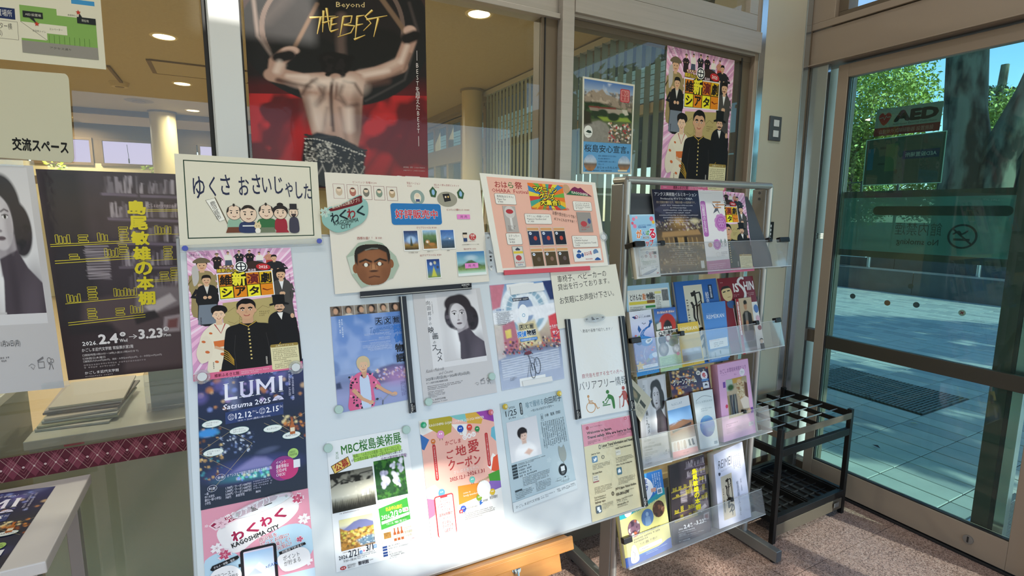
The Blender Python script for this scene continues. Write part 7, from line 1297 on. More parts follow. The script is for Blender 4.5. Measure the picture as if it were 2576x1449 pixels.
def art_aqua(c):                                 # 100 x 280
    R = Ras(30, 84, 'd6dff2').grad([(0, 'e9ebf0'), (.2, 'd9dcf0'), (.5, '9fa0d4'), (.75, '8a86b8'), (.88, '6a5a7a'), (.9, '2f86c8'), (1, '3a92d2')]); R.dots(40, .05, ['b9b4e0', '7f86c4', 'c9a0b0'], 3, 0, 1, .5, .88, .9, .5); R.dots(16, .06, ['c06a7a', '8a5a50', 'd0b8c4', '9aa860'], 6, 0, 1, .76, .88, .5, .7)
    c.ras(R, 0, 0, 100, 280); c.blob([(10, 24), (22, 22), (30, 30), (22, 34), (14, 28)], '25427a', 3); c.ring(30, 26, 7, 7, 2, 'c4404a'); c.text('いおワールド', 42, 18, 62, 22, '2a3a5a'); c.text('かごしま水族館', 40, 24, 92, 33, '2a3a5a', .02)
    c.blob([(90, 44), (92, 60), (84, 70), (66, 76), (44, 92), (34, 118), (40, 150), (66, 158), (86, 146), (84, 128), (60, 118), (54, 98), (70, 82), (86, 74)], '2f6ab4'); c.blob([(28, 116), (52, 112), (84, 124), (88, 138), (72, 154), (48, 156), (32, 140)], '3a86cc'); c.blob([(58, 132), (84, 126), (86, 136), (68, 148), (58, 144)], 'e9ecee'); c.blob([(64, 134), (80, 130), (80, 136), (68, 142)], '8a8a8c'); c.blob([(12, 136), (32, 126), (40, 142), (26, 150)], '2a4a8a'); c.poly([(34, 62), (44, 84), (34, 96), (28, 80)], '2a5a9a'); c.poly([(82, 46), (92, 52), (94, 40), (98, 58), (86, 64)], '2f6ab4')
    for k in range(24): q = random.Random(k); c.ell(q.uniform(40, 60), q.uniform(80, 112), 1.1, 1.1, 'cfe3f4', 6)
    for x, y in ((52, 56), (58, 60), (64, 58)): c.ell(x, y, 3, 1.4, '3a3a4a', 8)
    for x, y, k in ((16, 106, 'e07a6a'), (80, 178, 'e0506a'), (88, 168, 'e8a0a8'), (30, 112, '8ab04a')): c.ell(x, y, 5, 4, k, 8)
    c.line([(50, 164), (40, 190), (44, 212)], 1.6, 'dfeaf6'); c.blob([(64, 198), (84, 190), (90, 204), (74, 214), (62, 212)], '8fb4e4'); c.blob([(76, 196), (96, 190), (98, 208), (84, 212)], 'dfe6f0'); c.rect(6, 238, 96, 252, 'e9e6ea'); c.greek(36, 240, 92, 250, 2, '2a3a5a', 4); c.star(18, 238, 22, 'ecc04a'); c.greek(8, 234, 28, 246, 3, 'c4602a', 2); c.greek(44, 258, 94, 274, 3, '9ccbea', 4)
def art_hira(c):                                 # 100 x 280
    R = Ras(30, 30, '4a6fb8').grad([(0, '3c68b4'), (.5, '6a90c8'), (.7, '4a5a3a'), (1, '3c4a2c')]); R.ell(.55, .75, .38, .5, 'c23a2e', .05); R.ell(.55, .95, .2, .4, '2a2220', .1); R.poly([(.05, .7), (.25, .6), (.25, .9), (.05, .95)], 'd9d6cc', .03)
    c.rect(0, 0, 100, 280, 'e6e2d8'); c.ras(R, 0, 0, 100, 100); c.text('まいあみんまいあみん!', 14, 12, 92, 24, 'f4efe0', .05, o='b8343c', ow=.06); c.text('鹿児島市', 34, 84, 72, 96, 'f6f4ee', .04, o='2a2624', ow=.09); c.ring(18, 112, 8, 8, 2.4, '2a2624'); c.text('平川動物公園', 29, 102, 98, 120, '1f1c1a', .05, o='f4f1ea', ow=.07)
    for x, y, rx, ry, k, d in ((22, 142, 17, 22, '2a2422', '5a4a44'), (50, 138, 14, 18, '7a2a20', 'd8cfc0'), (80, 136, 18, 22, '8a7448', '4a6a30'), (24, 184, 22, 30, '7a706c', 'b9aea8'), (72, 158, 22, 20, '7a7a2c', '5a5a20'), (82, 192, 17, 22, 'b4aea8', 'e8e6e2')): R = Ras(36, 36, k); R.ell(.5, .45, .3, .3, d, .6); R.noise(.5, 4, int(x)); c.rasell(R, x, y, rx, ry)
    c.rect(0, 214, 100, 280, 'b4cf96'); c.greek(8, 222, 92, 270, 7, '5a7a48', 3); c.ell(86, 214, 8, 8, 'e08a9a')
def callig(c, x0, y0, x1, y1, k='2a211c'):        # large brush characters
    w_, h_ = x1-x0, y1-y0; X = lambda u: x0+u*w_; Y = lambda v: y0+v*h_
    for pts, a, b in (([(.3, .08), (.36, .14)], 12, 14), ([(.18, .22), (.3, .30), (.26, .44), (.34, .50), (.30, .62), (.2, .56)], 9, 5), ([(.2, .30), (.5, .26)], 6, 3), ([(.46, .06), (.5, .3), (.44, .44), (.5, .56)], 8, 4), ([(.5, .1), (.8, .1), (.82, .2), (.6, .24)], 6, 3), ([(.78, .08), (.86, .4), (.84, .56), (.94, .56)], 5, 3), ([(.46, .3), (.76, .26)], 5, 2), ([(.3, .68), (.5, .62), (.7, .62)], 14, 8), ([(.4, .64), (.34, .78), (.62, .72), (.72, .76), (.6, .84), (.36, .9)], 12, 7), ([(.6, .72), (.86, .76), (.88, .86), (.66, .88), (.64, .78)], 9, 6), ([(.6, .86), (.7, .93), (.66, 1.0)], 7, 3)):
        c.line([(X(u), Y(v)) for u, v in spline(pts+pts[::-1], 4)[:len(pts)*4-3]] if len(pts) > 2 else [(X(u), Y(v)) for u, v in pts], a*w_/62, k, b*w_/62)
def art_file(c):                                 # 210 x 400 blue file
    c.rect(0, 0, 210, 400, '2f62a8'); c.rect(0, 0, 6, 400, '244c86'); c.rect(44, 22, 134, 370, 'd8d0b8'); callig(c, 58, 30, 134, 360); c.vt('三十三歳四時', 48, 90, 58, 300, '2a211c', .02); c.rect(164, 28, 184, 98, '1c3050'); c.vt('黎明館企画展', 169, 34, 179, 92, 'd8dce4', .02); c.vt('鮫島白鶴', 144, 60, 162, 200, 'e6e9ee', .01); c.gv(150, 250, 200, 380, 4, '1c3050', 3, 8)
def art_reiy(c):                                 # 100 x 200
    c.rect(0, 0, 100, 200, 'd9b53a'); c.greek(10, 14, 80, 17, 1, 'f2e6b0', 3, cw=3); c.text('REIMEIKAN', 10, 20, 92, 36, 'f4efdc', .0); c.rect(10, 48, 92, 56, 'e8cf80'); c.greek(12, 50, 88, 54, 1, 'f6efd8', 3)
    R = Ras(24, 18, 'a9a8b0').grad([(0, 'd8b84a'), (.15, 'b9bac4'), (.5, '8a8a94'), (.6, '6a5a54'), (1, '5a4a48')]); R.poly([(.05, .35), (.2, .1), (.8, .1), (.95, .35)], 'c4c8d0', .03); R.noise(.3, 9, 3); c.ras(R, 6, 116, 94, 176); c.greek(10, 180, 90, 194, 2, '7a6a50', 5)
def art_reib(c):                                 # 100 x 235
    c.rect(0, 0, 100, 235, '4f86c8'); c.greek(14, 44, 88, 47, 1, 'c9d8ea', 3, cw=3); c.text('REIMEIKAN', 14, 50, 90, 66, 'eef2f6', .0); c.rect(10, 150, 96, 186, 'ece8e0'); c.greek(14, 152, 92, 156, 1, 'b8343c', 2, cw=3); c.greek(30, 162, 78, 182, 3, '3a3a40', 4)
    R = Ras(24, 16, '7f8894').grad([(0, '6f86a8'), (.5, '9aa2ac'), (1, '5a626c')]); R.poly([(.1, .3), (.5, .1), (1, .35), (1, .9), (.1, .9)], 'b4bac2', .03); R.line([(.3, .4), (.3, .9)], .02, '5a626c', .02).line([(.55, .3), (.56, .6)], .05, '3a4048', .02); c.ras(R, 0, 188, 100, 226); c.greek(10, 226, 90, 232, 1, 'c9d8ea', 6)
def art_ishin(c):                                # 210 x 430
    c.rect(0, 0, 210, 430, '7c1f2c'); c.rect(60, 150, 210, 430, 'e6e1dc'); c.greek(14, 20, 44, 30, 1, 'd8a8a8', 1); c.text('IS', 82, 34, 114, 86, 'f0e9e4', .04); c.text('HIN', 146, 28, 206, 80, 'f0e9e4', .04); c.line(spline([(146, 16), (126, 12), (116, 34), (138, 66), (148, 98), (134, 132), (98, 150), (80, 160)], 5)[:36], 12, 'e6dfdc', 17)
    c.greek(78, 96, 112, 112, 2, 'e8c4c4', 4); c.greek(150, 92, 200, 120, 3, 'd8a8a8', 5); c.blob([(12, 74), (22, 56), (54, 52), (68, 70), (70, 102), (58, 128), (36, 132), (16, 112)], 'dcc08c'); c.blob([(10, 72), (20, 50), (54, 46), (70, 66), (58, 58), (24, 62)], '2a2220'); c.line([(18, 80), (34, 76)], 6, '201a18'); c.line([(44, 74), (60, 72)], 6, '201a18'); c.line([(40, 110), (58, 108)], 2.4, '8a5a3c'); c.blob([(30, 140), (60, 130), (100, 150), (96, 170), (40, 170)], '3a5a8a')
    R = Ras(20, 28, '7a4a38').grad([(0, '6a5a54'), (.5, '5a4640'), (1, '8a4a34')]).noise(.5, 5, 2); c.ras(R, 62, 156, 130, 280); c.rect(62, 284, 130, 300, 'd9d4ce'); c.greek(64, 286, 126, 298, 2, '3a3030', 3); R = Ras(16, 14, 'a08a80').noise(.5, 5, 7); c.ras(R, 66, 304, 128, 350); c.greek(64, 356, 128, 376, 3, '4a4040', 2); c.rect(84, 386, 124, 424, 'e9e4e0'); c.ring(104, 404, 12, 14, 4, 'b8343c'); c.rect(98, 394, 110, 414, 'b8343c', 4)
    c.ell(196, 190, 14, 24, '5a78b0'); c.ell(198, 246, 12, 18, 'd8b0bc'); c.ell(198, 300, 12, 14, '8a3040'); c.face(196, 376, 10, 'e6c8b0', '26201e'); c.rect(184, 390, 208, 430, '2a2628')
def art_saigo(c):                                # 100 x 350
    c.rect(0, 0, 100, 350, 'c3ab8c'); c.rect(0, 0, 18, 350, 'a82c38'); c.vt('西郷南洲顕彰館', 4, 20, 15, 230, 'f4e8e0', .05); R = Ras(28, 80, 'c9b090').grad([(0, 'c9b294'), (.6, 'b49a7c'), (.75, '8a8a94'), (1, 'a89a98')]); R.poly([(.1, .6), (.16, .3), (.34, .24), (.6, .24), (.86, .3), (.95, .62)], '2a2422', .04); R.poly([(.36, .26), (.58, .26), (.54, .6), (.36, .6)], '77706a', .04); R.ell(.46, .14, .13, .085, 'b98a68', .12); R.ell(.47, .08, .13, .04, '1f1a18', .2); R.poly([(.33, .08), (.6, .08), (.6, .12), (.5, .1), (.36, .12)], '1f1a18', .02); R.line([(.38, .135), (.44, .13)], .012, '1f1a18', .02).line([(.49, .13), (.55, .135)], .012, '1f1a18', .02); R.ell(.46, .46, .1, .05, 'b98a68', .4); R.poly([(.1, .6), (.9, .6), (.84, .78), (.2, .78)], '6a6470', .05); R.poly([(0, .8), (1, .78), (1, .9), (0, .9)], '4a4e54', .03, .7); c.ras(R, 18, 0, 100, 350)
def art_farm(c):                                 # 210 x 440
    R = Ras(50, 100, '2a2440').grad([(0, '3a3048'), (.1, '2a2448'), (.25, '4a3a5c'), (.3, '8a5a48'), (.5, '3a4a2c'), (1, '6a6a4a')]); R.dots(46, .03, ['e8a850', 'f4cf8a', 'd8743a', 'fbe6b8'], 4, 0, 1, 0, .3, .7, .8); c.ras(R, 0, 0, 210, 440)
    for x, y, s_ in ((42, 110, 16), (20, 134, 9), (120, 128, 14), (74, 22, 7), (96, 30, 6), (160, 112, 8), (16, 50, 7), (130, 60, 6)): c.poly([(x-s_*.6, y-s_), (x+s_*.6, y-s_), (x+s_*.8, y+s_*.7), (x, y+s_), (x-s_*.8, y+s_*.7)], 'e89a3c'); c.poly([(x-s_*.3, y), (x+s_*.3, y), (x+s_*.4, y+s_*.7), (x-s_*.4, y+s_*.7)], 'fbe2a0')
    c.text('鹿児島市観光農業公園', 44, 30, 110, 38, 'f4efe4', .01); c.text('グリーンファーム', 12, 42, 138, 76, 'f8f4ea', .04, o='2a2030', ow=.06); c.greek(34, 82, 116, 96, 2, 'f0e6d8', 4); c.ell(152, 26, 12, 12, 'ece6da'); c.text('54', 145, 19, 159, 33, '26222a', .03); c.ell(182, 44, 19, 24, 'ece6ea'); c.text('冬', 170, 28, 194, 56, 'c8303c', .06); c.rect(164, 62, 204, 74, '5a8ac4', 3); c.rect(168, 80, 202, 112, 'e6e6ec'); c.poly([(176, 98), (182, 88), (188, 88), (196, 98)], '3a3a4a')
    c.rect(110, 130, 170, 440, '6a4a2a')
    for k in range(70): q = random.Random(k); c.ell(q.uniform(112, 160), q.uniform(126, 420), 4, 3.4, q.choice(('d8343c', 'e8c840', '5a8a3a', 'f0e2a8', '9a3a2a')), 8)
    c.ell(140, 300, 12, 10, 'e8c83a'); c.rect(124, 330, 170, 400, 'e6dccc'); c.text('家', 128, 334, 166, 372, 'c8303c', .04)
def art_sky(c):                                  # 100 x 270
    c.rect(0, 0, 100, 270, 'e6e8ea'); c.text('るるぶ七色', 20, 20, 66, 32, '6a8296', .0) if 0 else c.text('もぶにしみき', 20, 18, 66, 30, '6a8296', .0); c.greek(20, 36, 44, 39, 1, '9aa8b4', 1)
    R = Ras(28, 52, '6aa4e0').grad([(0, '7cb2e8'), (.4, '9cc4ec'), (.5, 'a0785c'), (.6, '8a6248'), (.75, '9a7a60'), (1, 'b8aca0')]); R.poly([(0, .62), (.35, .42), (.6, .38), (1, .5), (1, .7), (0, .8)], '9a6f54', .02); R.poly([(.1, .66), (.9, .52), (.9, .6), (.1, .74)], '3c3a3e', .02); R.poly([(0, .5), (.4, .38), (.6, .36), (0, .46)], '7a5a4a', .02); c.ras(R, 0, 46, 100, 190); c.rect(0, 190, 100, 236, 'dcd8d2')
    for k in range(4): c.blob([(8+k*13, 200), (16+k*13, 196), (18+k*13, 230), (8+k*13, 232)], ['d0c2b4', 'c2aa9c', 'cfc4b8', 'b8a898'][k], 3)
    for x in (66, 80): c.poly([(x, 198), (x+7, 196), (x+9, 218), (x+12, 226), (x+2, 226)], '4a5664')
    c.rect(0, 236, 100, 270, 'e2a49c'); c.text('mu_wa', 40, 248, 62, 254, '8a5a54')
def art_globe(c):                                # 100 x 270
    c.rect(0, 0, 100, 270, 'dde5e6'); c.line(spline([(14, 44), (30, 30), (52, 24), (72, 28), (88, 38)], 5)[:20], 1.6, '4a5c66'); c.text('かごしま環境未来館', 10, 46, 92, 56, '6a8088', -.01); c.greek(30, 80, 88, 98, 2, '9aaab0', 3)
    R = Ras(56, 56, '3f6fc0').grad([(0, '7fb4e0'), (.4, '4a78cc'), (1, '3a52a8')]).noise(.25, 3, 4, '6fc0d0', .55); c.rasell(R, 52, 168, 38, 50); c.rect(76, 244, 94, 258, '8a98a0')
def art_pinkmag(c):                              # 210 x 400
    c.rect(0, 0, 210, 400, 'e2b0d4'); c.text('かごしま環境未来館だより', 14, 28, 190, 52, '7a4a80', .01); c.greek(20, 56, 90, 62, 1, 'b884b4', 3); c.text('No.', 106, 64, 124, 74, '8a5a8a', -.01, sk=.2); c.ell(160, 66, 18, 20, 'ece4ea'); c.text('79', 150, 60, 170, 74, '9aa0a4', -.005)
    R = Ras(40, 76, 'b9a488').grad([(0, 'a89878'), (.3, 'c2b094'), (1, 'a48e76')]); R.poly([(.0, .0), (.3, .02), (.3, .3), (0, .3)], 'b4c4b4', .03); R.ell(.2, .22, .15, .08, '3a5a34', .6); R.poly([(.3, .0), (.8, 0), (.7, .12), (.34, .14)], 'c49a4a', .03)
    for k in range(7): R.poly([(.02+k*.06, .42), (.07+k*.06, .40), (.10+k*.06, .92), (.04+k*.06, .95)], ['8a7a4a', '6a6a60', '3a3e48', '55606a', '2a2c34', '77807c', '40444c'][k], .01)
    R.poly([(.5, .2), (.6, .1), (.86, .12), (.95, .3), (.9, .56), (.62, .6), (.48, .4)], 'c9b48c', .03); R.dots(70, .03, ['8a5a3a', 'e6dcc4', 'a87a50'], 4, .5, .82, .14, .56, .6, .8); R.poly([(.86, .14), (1, .2), (1, .6), (.84, .52)], '6a4a3c', .04); R.poly([(.6, .6), (.84, .52), (1, .6), (1, .86), (.7, .84)], 'dccfc0', .03); R.ell(.62, .1, .1, .05, 'd8b48c', .5)
    c.ras(R, 46, 88, 186, 290); c.rect(26, 96, 42, 126, '7a52a0'); c.rect(190, 262, 208, 292, '7a52a0'); c.ell(38, 224, 8, 10, 'd04a6a'); c.flower(184, 276, 14, 'd8b48c'); c.greek(24, 312, 100, 330, 2, '7a4a80', 4, cw=7); c.greek(24, 336, 128, 364, 4, 'a070a0', 6); c.rect(168, 336, 200, 356, 'dcd6da'); c.text('￥100', 172, 340, 196, 352, '9a6a9a')
def art_travel(c):                               # 210 x 297
    c.rect(0, 0, 210, 297, '2a72bc'); c.ell(50, 0, 90, 60, '4aa4e0'); c.blob([(0, 92), (40, 112), (90, 108), (150, 92), (212, 70), (212, 118), (150, 130), (80, 140), (0, 160)], '2a9aa4') ; c.rect(0, 132, 210, 272, 'dcd486'); c.blob([(-4, 150), (40, 128), (100, 120), (160, 108), (214, 98), (214, 150), (-4, 170)], 'dcd486'); c.rect(0, 270, 210, 297, '2a72bc'); c.blob([(-2, 262), (60, 274), (140, 272), (212, 258), (212, 297), (-2, 297)], '2f5ab0', 3)
    c.ell(88, 56, 74, 52, 'e6e8ee'); c.text('かごしま\nおでかけ\n商品券', 40, 18, 140, 88, '25408e', .03); c.gv(160, 8, 200, 84, 4, 'd8e8f4', 3, 6); c.rect(150, 60, 172, 74, 'd9a08a', 2); c.rect(176, 66, 200, 88, 'e6e8ee', 2); c.rect(179, 70, 196, 84, '7a8a98', 2)
    c.poly([(104, 96), (110, 90), (116, 96)], '6a4a9a'); c.text('いますぐ使えるふるさと納税!', 60, 110, 170, 124, 'e6e9a4', .02, rot=-.14); c.blob([(20, 96), (40, 88), (56, 100), (50, 124), (26, 128)], 'e6e8ee', 4); c.line([(30, 104), (40, 116), (46, 104)], 1.2, '2a4a8a')
    for x, y, seed, st in ((54, 176, 1, ('7a5a6a', 'c46a4a', 'e6e0d8', '3a2a3a')), (118, 156, 2, ('5a7aa8', '8aa4c4', '4a6a98')), (172, 140, 3, ('5a3a2c', '8a5a3c', '3a2a20', 'b8846a'))): R = Ras(48, 48, st[0]).noise(.2, 4, seed); R.dots(24, .14, list(st), seed, 0, 1, 0, 1, .5, .9) if seed != 2 else R.ell(.5, .3, .12, .13, '9ab4cc', .3).poly([(.25, 1), (.3, .5), (.5, .4), (.7, .5), (.76, 1)], '7f9cbc', .05); c.rasell(R, x, y, 27, 30)
    c.text('かごしまおでかけ商品券とは?', 60, 196, 168, 206, '5a4a1c', .01); c.greek(46, 210, 176, 228, 2, '5a4a1c', 3); c.text('カンタン登録、すぐ使える!', 70, 232, 150, 242, '5a4a1c', .0); c.rect(62, 248, 168, 262, 'ece8dc', 5); c.greek(70, 251, 160, 259, 1, '3a4a6a', 4); c.blob([(24, 286), (30, 240), (44, 230), (54, 246), (58, 286)], 'ece8e0', 4); c.line([(34, 250), (44, 258), (38, 280)], 1.2, '5a5a5a'); c.greek(90, 272, 190, 282, 2, 'b9d2ea', 2)
def art_reimei(c):                               # 210 x 400
    c.rect(0, 0, 210, 400, 'd9daec'); c.text('REIMEI', 26, 46, 118, 88, '3c3f4c', -.01, sk=.12); c.greek(40, 100, 120, 110, 2, '7a7d8c', 3); c.blob([(22, 108), (36, 112), (34, 124), (24, 124)], '4a4d5c', 3); c.rect(34, 134, 110, 366, 'cabda6'); callig(c, 52, 142, 110, 356); c.vt('三十三歳四時', 40, 200, 48, 330, '2a211c', .02); c.gv(126, 52, 180, 130, 4, '8a8d9c', 4, 5); c.vt('鮫島白鶴の人と書と', 136, 190, 150, 370, '5a5d6c', -.01); c.vt('特集　企画展', 164, 184, 172, 250, '7a7d8c', -.01)
def art_cards(c):                                # 100 x 160 pack of beige cards
    c.rect(0, 0, 100, 160, 'cfc6ac'); R = Ras(18, 24, '5a5c48').noise(.5, 4, 3); R.ell(.5, .5, .3, .3, '9a8a68', .5); c.ras(R, 6, 40, 56, 104); c.rect(62, 60, 90, 84, '3a3a34'); c.greek(60, 96, 92, 130, 5, '5a5444', 3); c.rect(8, 112, 50, 140, 'e0dcca')
def art_floorplan(c):                            # 297 x 210 floor plan sheet
    c.rect(0, 0, 297, 210, 'd9d6c2'); c.rect(0, 96, 108, 120, '22305a'); c.text('AED設置場所', 40, 100, 102, 115, 'd9d9d4', .01); c.rect(0, 124, 112, 164, '8a8878'); c.rect(0, 125, 111, 163, 'd9d6c2'); c.text('エレベーター横\n(正面入口)', 40, 129, 100, 160, '3a3a36')
    c.rect(118, 60, 282, 190, '7fa858'); c.rect(118, 60, 282, 86, 'd9d6c2'); c.rect(196, 60, 282, 100, 'd9d6c2'); c.rect(230, 60, 282, 70, '3f8fc4'); c.text('救護関係スペース', 220, 94, 252, 98, '3a3a36'); c.rect(118, 122, 172, 158, 'd9d6c2'); c.rect(172, 122, 216, 142, 'd9d6c2'); c.line([(118, 122), (172, 158)], .8, '55564a'); c.text('エレベーター', 178, 129, 206, 134, '3a3a36', .01); c.text('多目的トイレ', 142, 137, 170, 142, '3a3a36', .01); c.rect(172, 158, 282, 163, '7fa858')
    for k in range(9): c.line([(176+k*11, 145), (176+k*11, 163)], .7, '4a6a34')
    c.rect(118, 163, 282, 190, '8f8c84'); c.text('ク ロ ス 巻 キ', 176, 171, 222, 176, '3a3a36') if 0 else c.text('アクセス通り', 176, 171, 222, 176, '3a3a36')
    c.rect(124, 98, 166, 112, '23282a'); c.poly([(136, 111), (146, 111), (152, 124)], '23282a'); c.text('AED設置場', 129, 102, 162, 108, 'c9c9bc'); c.rect(240, 98, 282, 112, '23282a'); c.poly([(244, 99), (252, 99), (246, 88)], '23282a'); c.text('現在地', 250, 102, 266, 108, 'c9c9bc'); c.star(152, 124, 6, 'b83a2c'); c.star(244, 88, 6, 'b83a2c')
def art_space(c):                                # 300 x 170 room sign
    c.outline = [(x, y) for x, y in [(0, 0)]+[(290+10*math.sin(math.radians(a)), 12-12*math.cos(math.radians(a))) for a in range(0, 91, 15)]+[(290+10*math.cos(math.radians(a)), 158+12*math.sin(math.radians(a))) for a in range(0, 91, 15)]+[(0, 170)]]
    c.text('交流スペース', 160, 128, 288, 154, '1c1c1b', .045)
def art_aed(c):                                  # 270 x 125
    c.rect(0, 0, 270, 125, '66736f', 5); c.rect(0, 88, 270, 125, '5e1a1a', 4); c.blob([(40, 78), (16, 50), (14, 30), (28, 20), (40, 30), (52, 20), (66, 30), (64, 50)], '7a1c1e', 5); c.line([(16, 44), (32, 40), (38, 52), (46, 34), (50, 42), (64, 40)], 3, '66736f'); c.text('AED', 78, 16, 258, 68, '0e1011', .08); c.text('Automated External Defibrillator', 78, 73, 256, 81, '2a2c2e', .01); c.text('自動体外式除細動器 設置施設', 24, 96, 246, 116, '8a6a64', .01)
def art_aedmap(c):                               # 300 x 210 seen from its back through glass
    c.rect(0, 0, 300, 210, '33403a'); c.rect(0, 0, 300, 3, '9fc4c0'); c.rect(0, 207, 300, 210, '9fc4c0'); c.rect(0, 0, 3, 210, '9fc4c0'); c.rect(297, 0, 300, 210, '9fc4c0'); c.rect(12, 44, 36, 140, '1f4a62'); c.rect(84, 30, 130, 150, '3b5038'); c.rect(60, 40, 84, 50, '26302c'); c.rect(56, 112, 84, 120, '26302c'); c.rect(150, 66, 282, 102, '1c2a44')
    n = len(c.V); c.text('AED設置場所', 162, 74, 274, 94, '8a9a9a', .01); c.text('エレベーター横(正面入口)', 160, 112, 270, 124, '2c3a34'); c.greek(160, 132, 250, 150, 2, '2c3a34', 2)
    for k in range(n, len(c.V)): x, y, z = c.V[k]; c.V[k] = (434-x, y, z)
# ================================================================= posters on the window
def put(fn, W, H, *a, bg='e6e6e2', **k):
    c = Cv(W, H, bg); fn(c); return c.build(*a, **k)
put(art_bookshelf, 100, 195, 'exhibition_poster', PW, [(89, 425), (447, 438), (464, 926), (172, 957)], 'dark exhibition poster of bookshelves with yellow vertical title, taped to window', 'poster', m='prg', bg='352325')
put(art_mukoda, 210, 297, 'portrait_poster', PW, [(-198, 402), (83, 417), (162, 975), (-128, 1003)], 'large grey portrait poster taped to the window at left edge', 'poster', m='prg')
put(art_space, 300, 170, 'room_sign', PW, [(-178, 158), (172, 186), (187, 410), (-160, 385)], 'rounded cream room sign with black Japanese lettering at left edge', 'sign', m='pr', bg='c9c6ae', thick=.003, z=.003)
put(art_floorplan, 297, 210, 'floor_plan_sheet', PW, [(-110, -110), (248, -62), (267, 175), (-92, 140)], 'floor plan sheet with green areas and red stars, top left corner', 'poster', m='pr', z=.0)
pb_ = put(art_best, 572, 810, 'drummer_poster', PW, [(611, -8), (1069, -14), (1078, 484), (640, 466)], 'big dark red poster of a bare-backed drummer on the window', 'poster', m='prg')
q = [(1466, 192), (1597, 213), (1588, 439), (1463, 437)]
put(art_sakura, 210, 297, 'mountain_poster', PW, q, 'blue and green mountain village poster with cream border, on the window', 'poster', m='prg')
put(art_theatre, 210, 300, 'theatre_poster', PW, [(1679, 114), (1848, 152), (1824, 484), (1661, 478)], 'large pink theatre poster on the window above the brochure rack', 'poster', m='pr')
# tapes
for i, (px, py, lab) in enumerate(((20, 410, 'clear tape strip at top of the grey portrait poster'), (140, 968, 'clear tape strip at lower right of the grey portrait poster'))):
    pl = PW.off(.002); p = pl.hit(px, py); o = MB().box((-.03, -.008, 0), (.03, .008, .0004)).build('tape', M['lam'], label=lab, cat='tape'); o.matrix_world = pl.mat(p)
# patterned band across the glass
c = Cv(1800, 68, '5e2632'); 
for k in range(39):
    x = k*46
    c.poly([(x+23, 3), (x+44, 34), (x+23, 65), (x+2, 34)], '7a3a48')
    for g in (0, 1):
        a0, a1 = ((x, 0), (x+46, 68)) if g == 0 else ((x+46, 0), (x, 68)); c.line([a0, a1], 1.8, 'a98480')
        for d in (8, 15): c.line([(a0[0]+(d if g == 0 else -d), a0[1]), (a1[0] if g == 0 else a1[0], a1[1]-d*1.48)], .9, '9a6468')
    c.ell(x+23, 34, 2.6, 2.6, 'd0b4b0', 8); c.ell(x+.5, 34, 3.2, 3.2, 'd0b4b0', 8)
pl = PW.off(-.001)
def quad3(pl, x0, x1, z0, z1):                  # photo corners are found from the sheet's place on the glass
    out = []
    for x, z in ((x0, z1), (x1, z1), (x1, z0), (x0, z0)):
        d = RM @ (pl.p+pl.u*x+pl.v*z-CAM); out.append((1288+FPX*d[0]/d[2], 724.5+FPX*d[1]/d[2]))
    return out
c.build('patterned_band', pl, quad3(pl, -1.85, -.018, .757, .826), 'dark red diamond patterned band sticker across the left window', 'sticker', m='pr', thick=.0003)

# ================================================================= sheets and magnets on the whiteboard
q = [(442, 390), (797, 411), (808, 621), (452, 634)]
cw_ = lambda u, v: .004*np.sin(v*3.1)*(1-v)
o = put(art_welcome, 360, 225, 'welcome_sign', PB, [(438, 386), (798, 408), (810, 612), (453, 624)], 'laminated green-framed welcome sign with brush lettering and five small figures', 'sign', m='prl', z=.004, thick=.001)
put(art_theatre, 210, 300, 'theatre_poster', PB, [(469, 630), (731, 623), (762, 926), (487, 960)], 'pink theatre flyer at top left of the whiteboard, below the welcome sign', 'poster', m='pr', z=.0022)
put(art_lumi, 210, 297, 'illumination_poster', PB, [(496, 936), (762, 902), (774, 1228), (505, 1284)], 'dark blue night illumination flyer at left of the whiteboard', 'poster', m='prg', z=.0016)
put(art_wakuwaku, 210, 297, 'app_poster', PB, [(506, 1284), (775, 1228), (800, 1526), (524, 1600)], 'pink flyer with cherry blossoms, lowest in the whiteboard left column', 'poster', m='pr', z=.001)
put(art_goods, 390, 290, 'goods_price_sheet', PB, [(815, 436), (1204, 456), (1231, 708), (843, 740)], 'laminated cream souvenir price sheet with a brown mask picture', 'poster', m='prl', z=.004, thick=.001, curl=lambda u, v: .008*(1-v))
c = Cv(120, 90, '8fb9b0'); art_badge(c); c.outline = spline([(3, 36), (12, 30), (19, 33), (22, 27), (50, 22), (98, 4), (106, 12), (118, 24), (117, 50), (104, 67), (84, 76), (60, 84), (34, 86), (13, 74), (2, 60)], 4)
c.build('cut_out_card', PB, [(803, 494), (925, 484), (931, 582), (812, 592)], 'pale green cloud-shaped card stuck over the price sheet corner', 'card', m='pr', z=.012, thick=.001)
put(art_movie, 210, 297, 'film_flyer', PB, [(830, 772), (1005, 760), (1033, 1004), (850, 1040)], 'blue film flyer of a fair-haired young man on a bicycle', 'poster', m='prg', z=.0012)
put(art_mukoda, 210, 297, 'portrait_flyer', PB, [(1037.6, 740), (1207, 724), (1250.7, 987), (1067, 1021.6)], 'grey portrait flyer of a wavy-haired woman, centre of the whiteboard', 'poster', m='prg', z=.0012, bg='c9c6c6')
put(art_mbc, 210, 297, 'art_show_flyer', PB, [(821, 1112), (1022, 1076), (1063, 1384), (846, 1440)], 'white art exhibition flyer with green title and three paintings', 'poster', m='pr', z=.0012)
put(art_coupon, 210, 297, 'coupon_flyer', PB, [(1053.6, 1059), (1239, 1030), (1269.6, 1303), (1085.4, 1358)], 'salmon coupon flyer with colourful paper pieces around the edge', 'poster', m='pr', z=.0012)
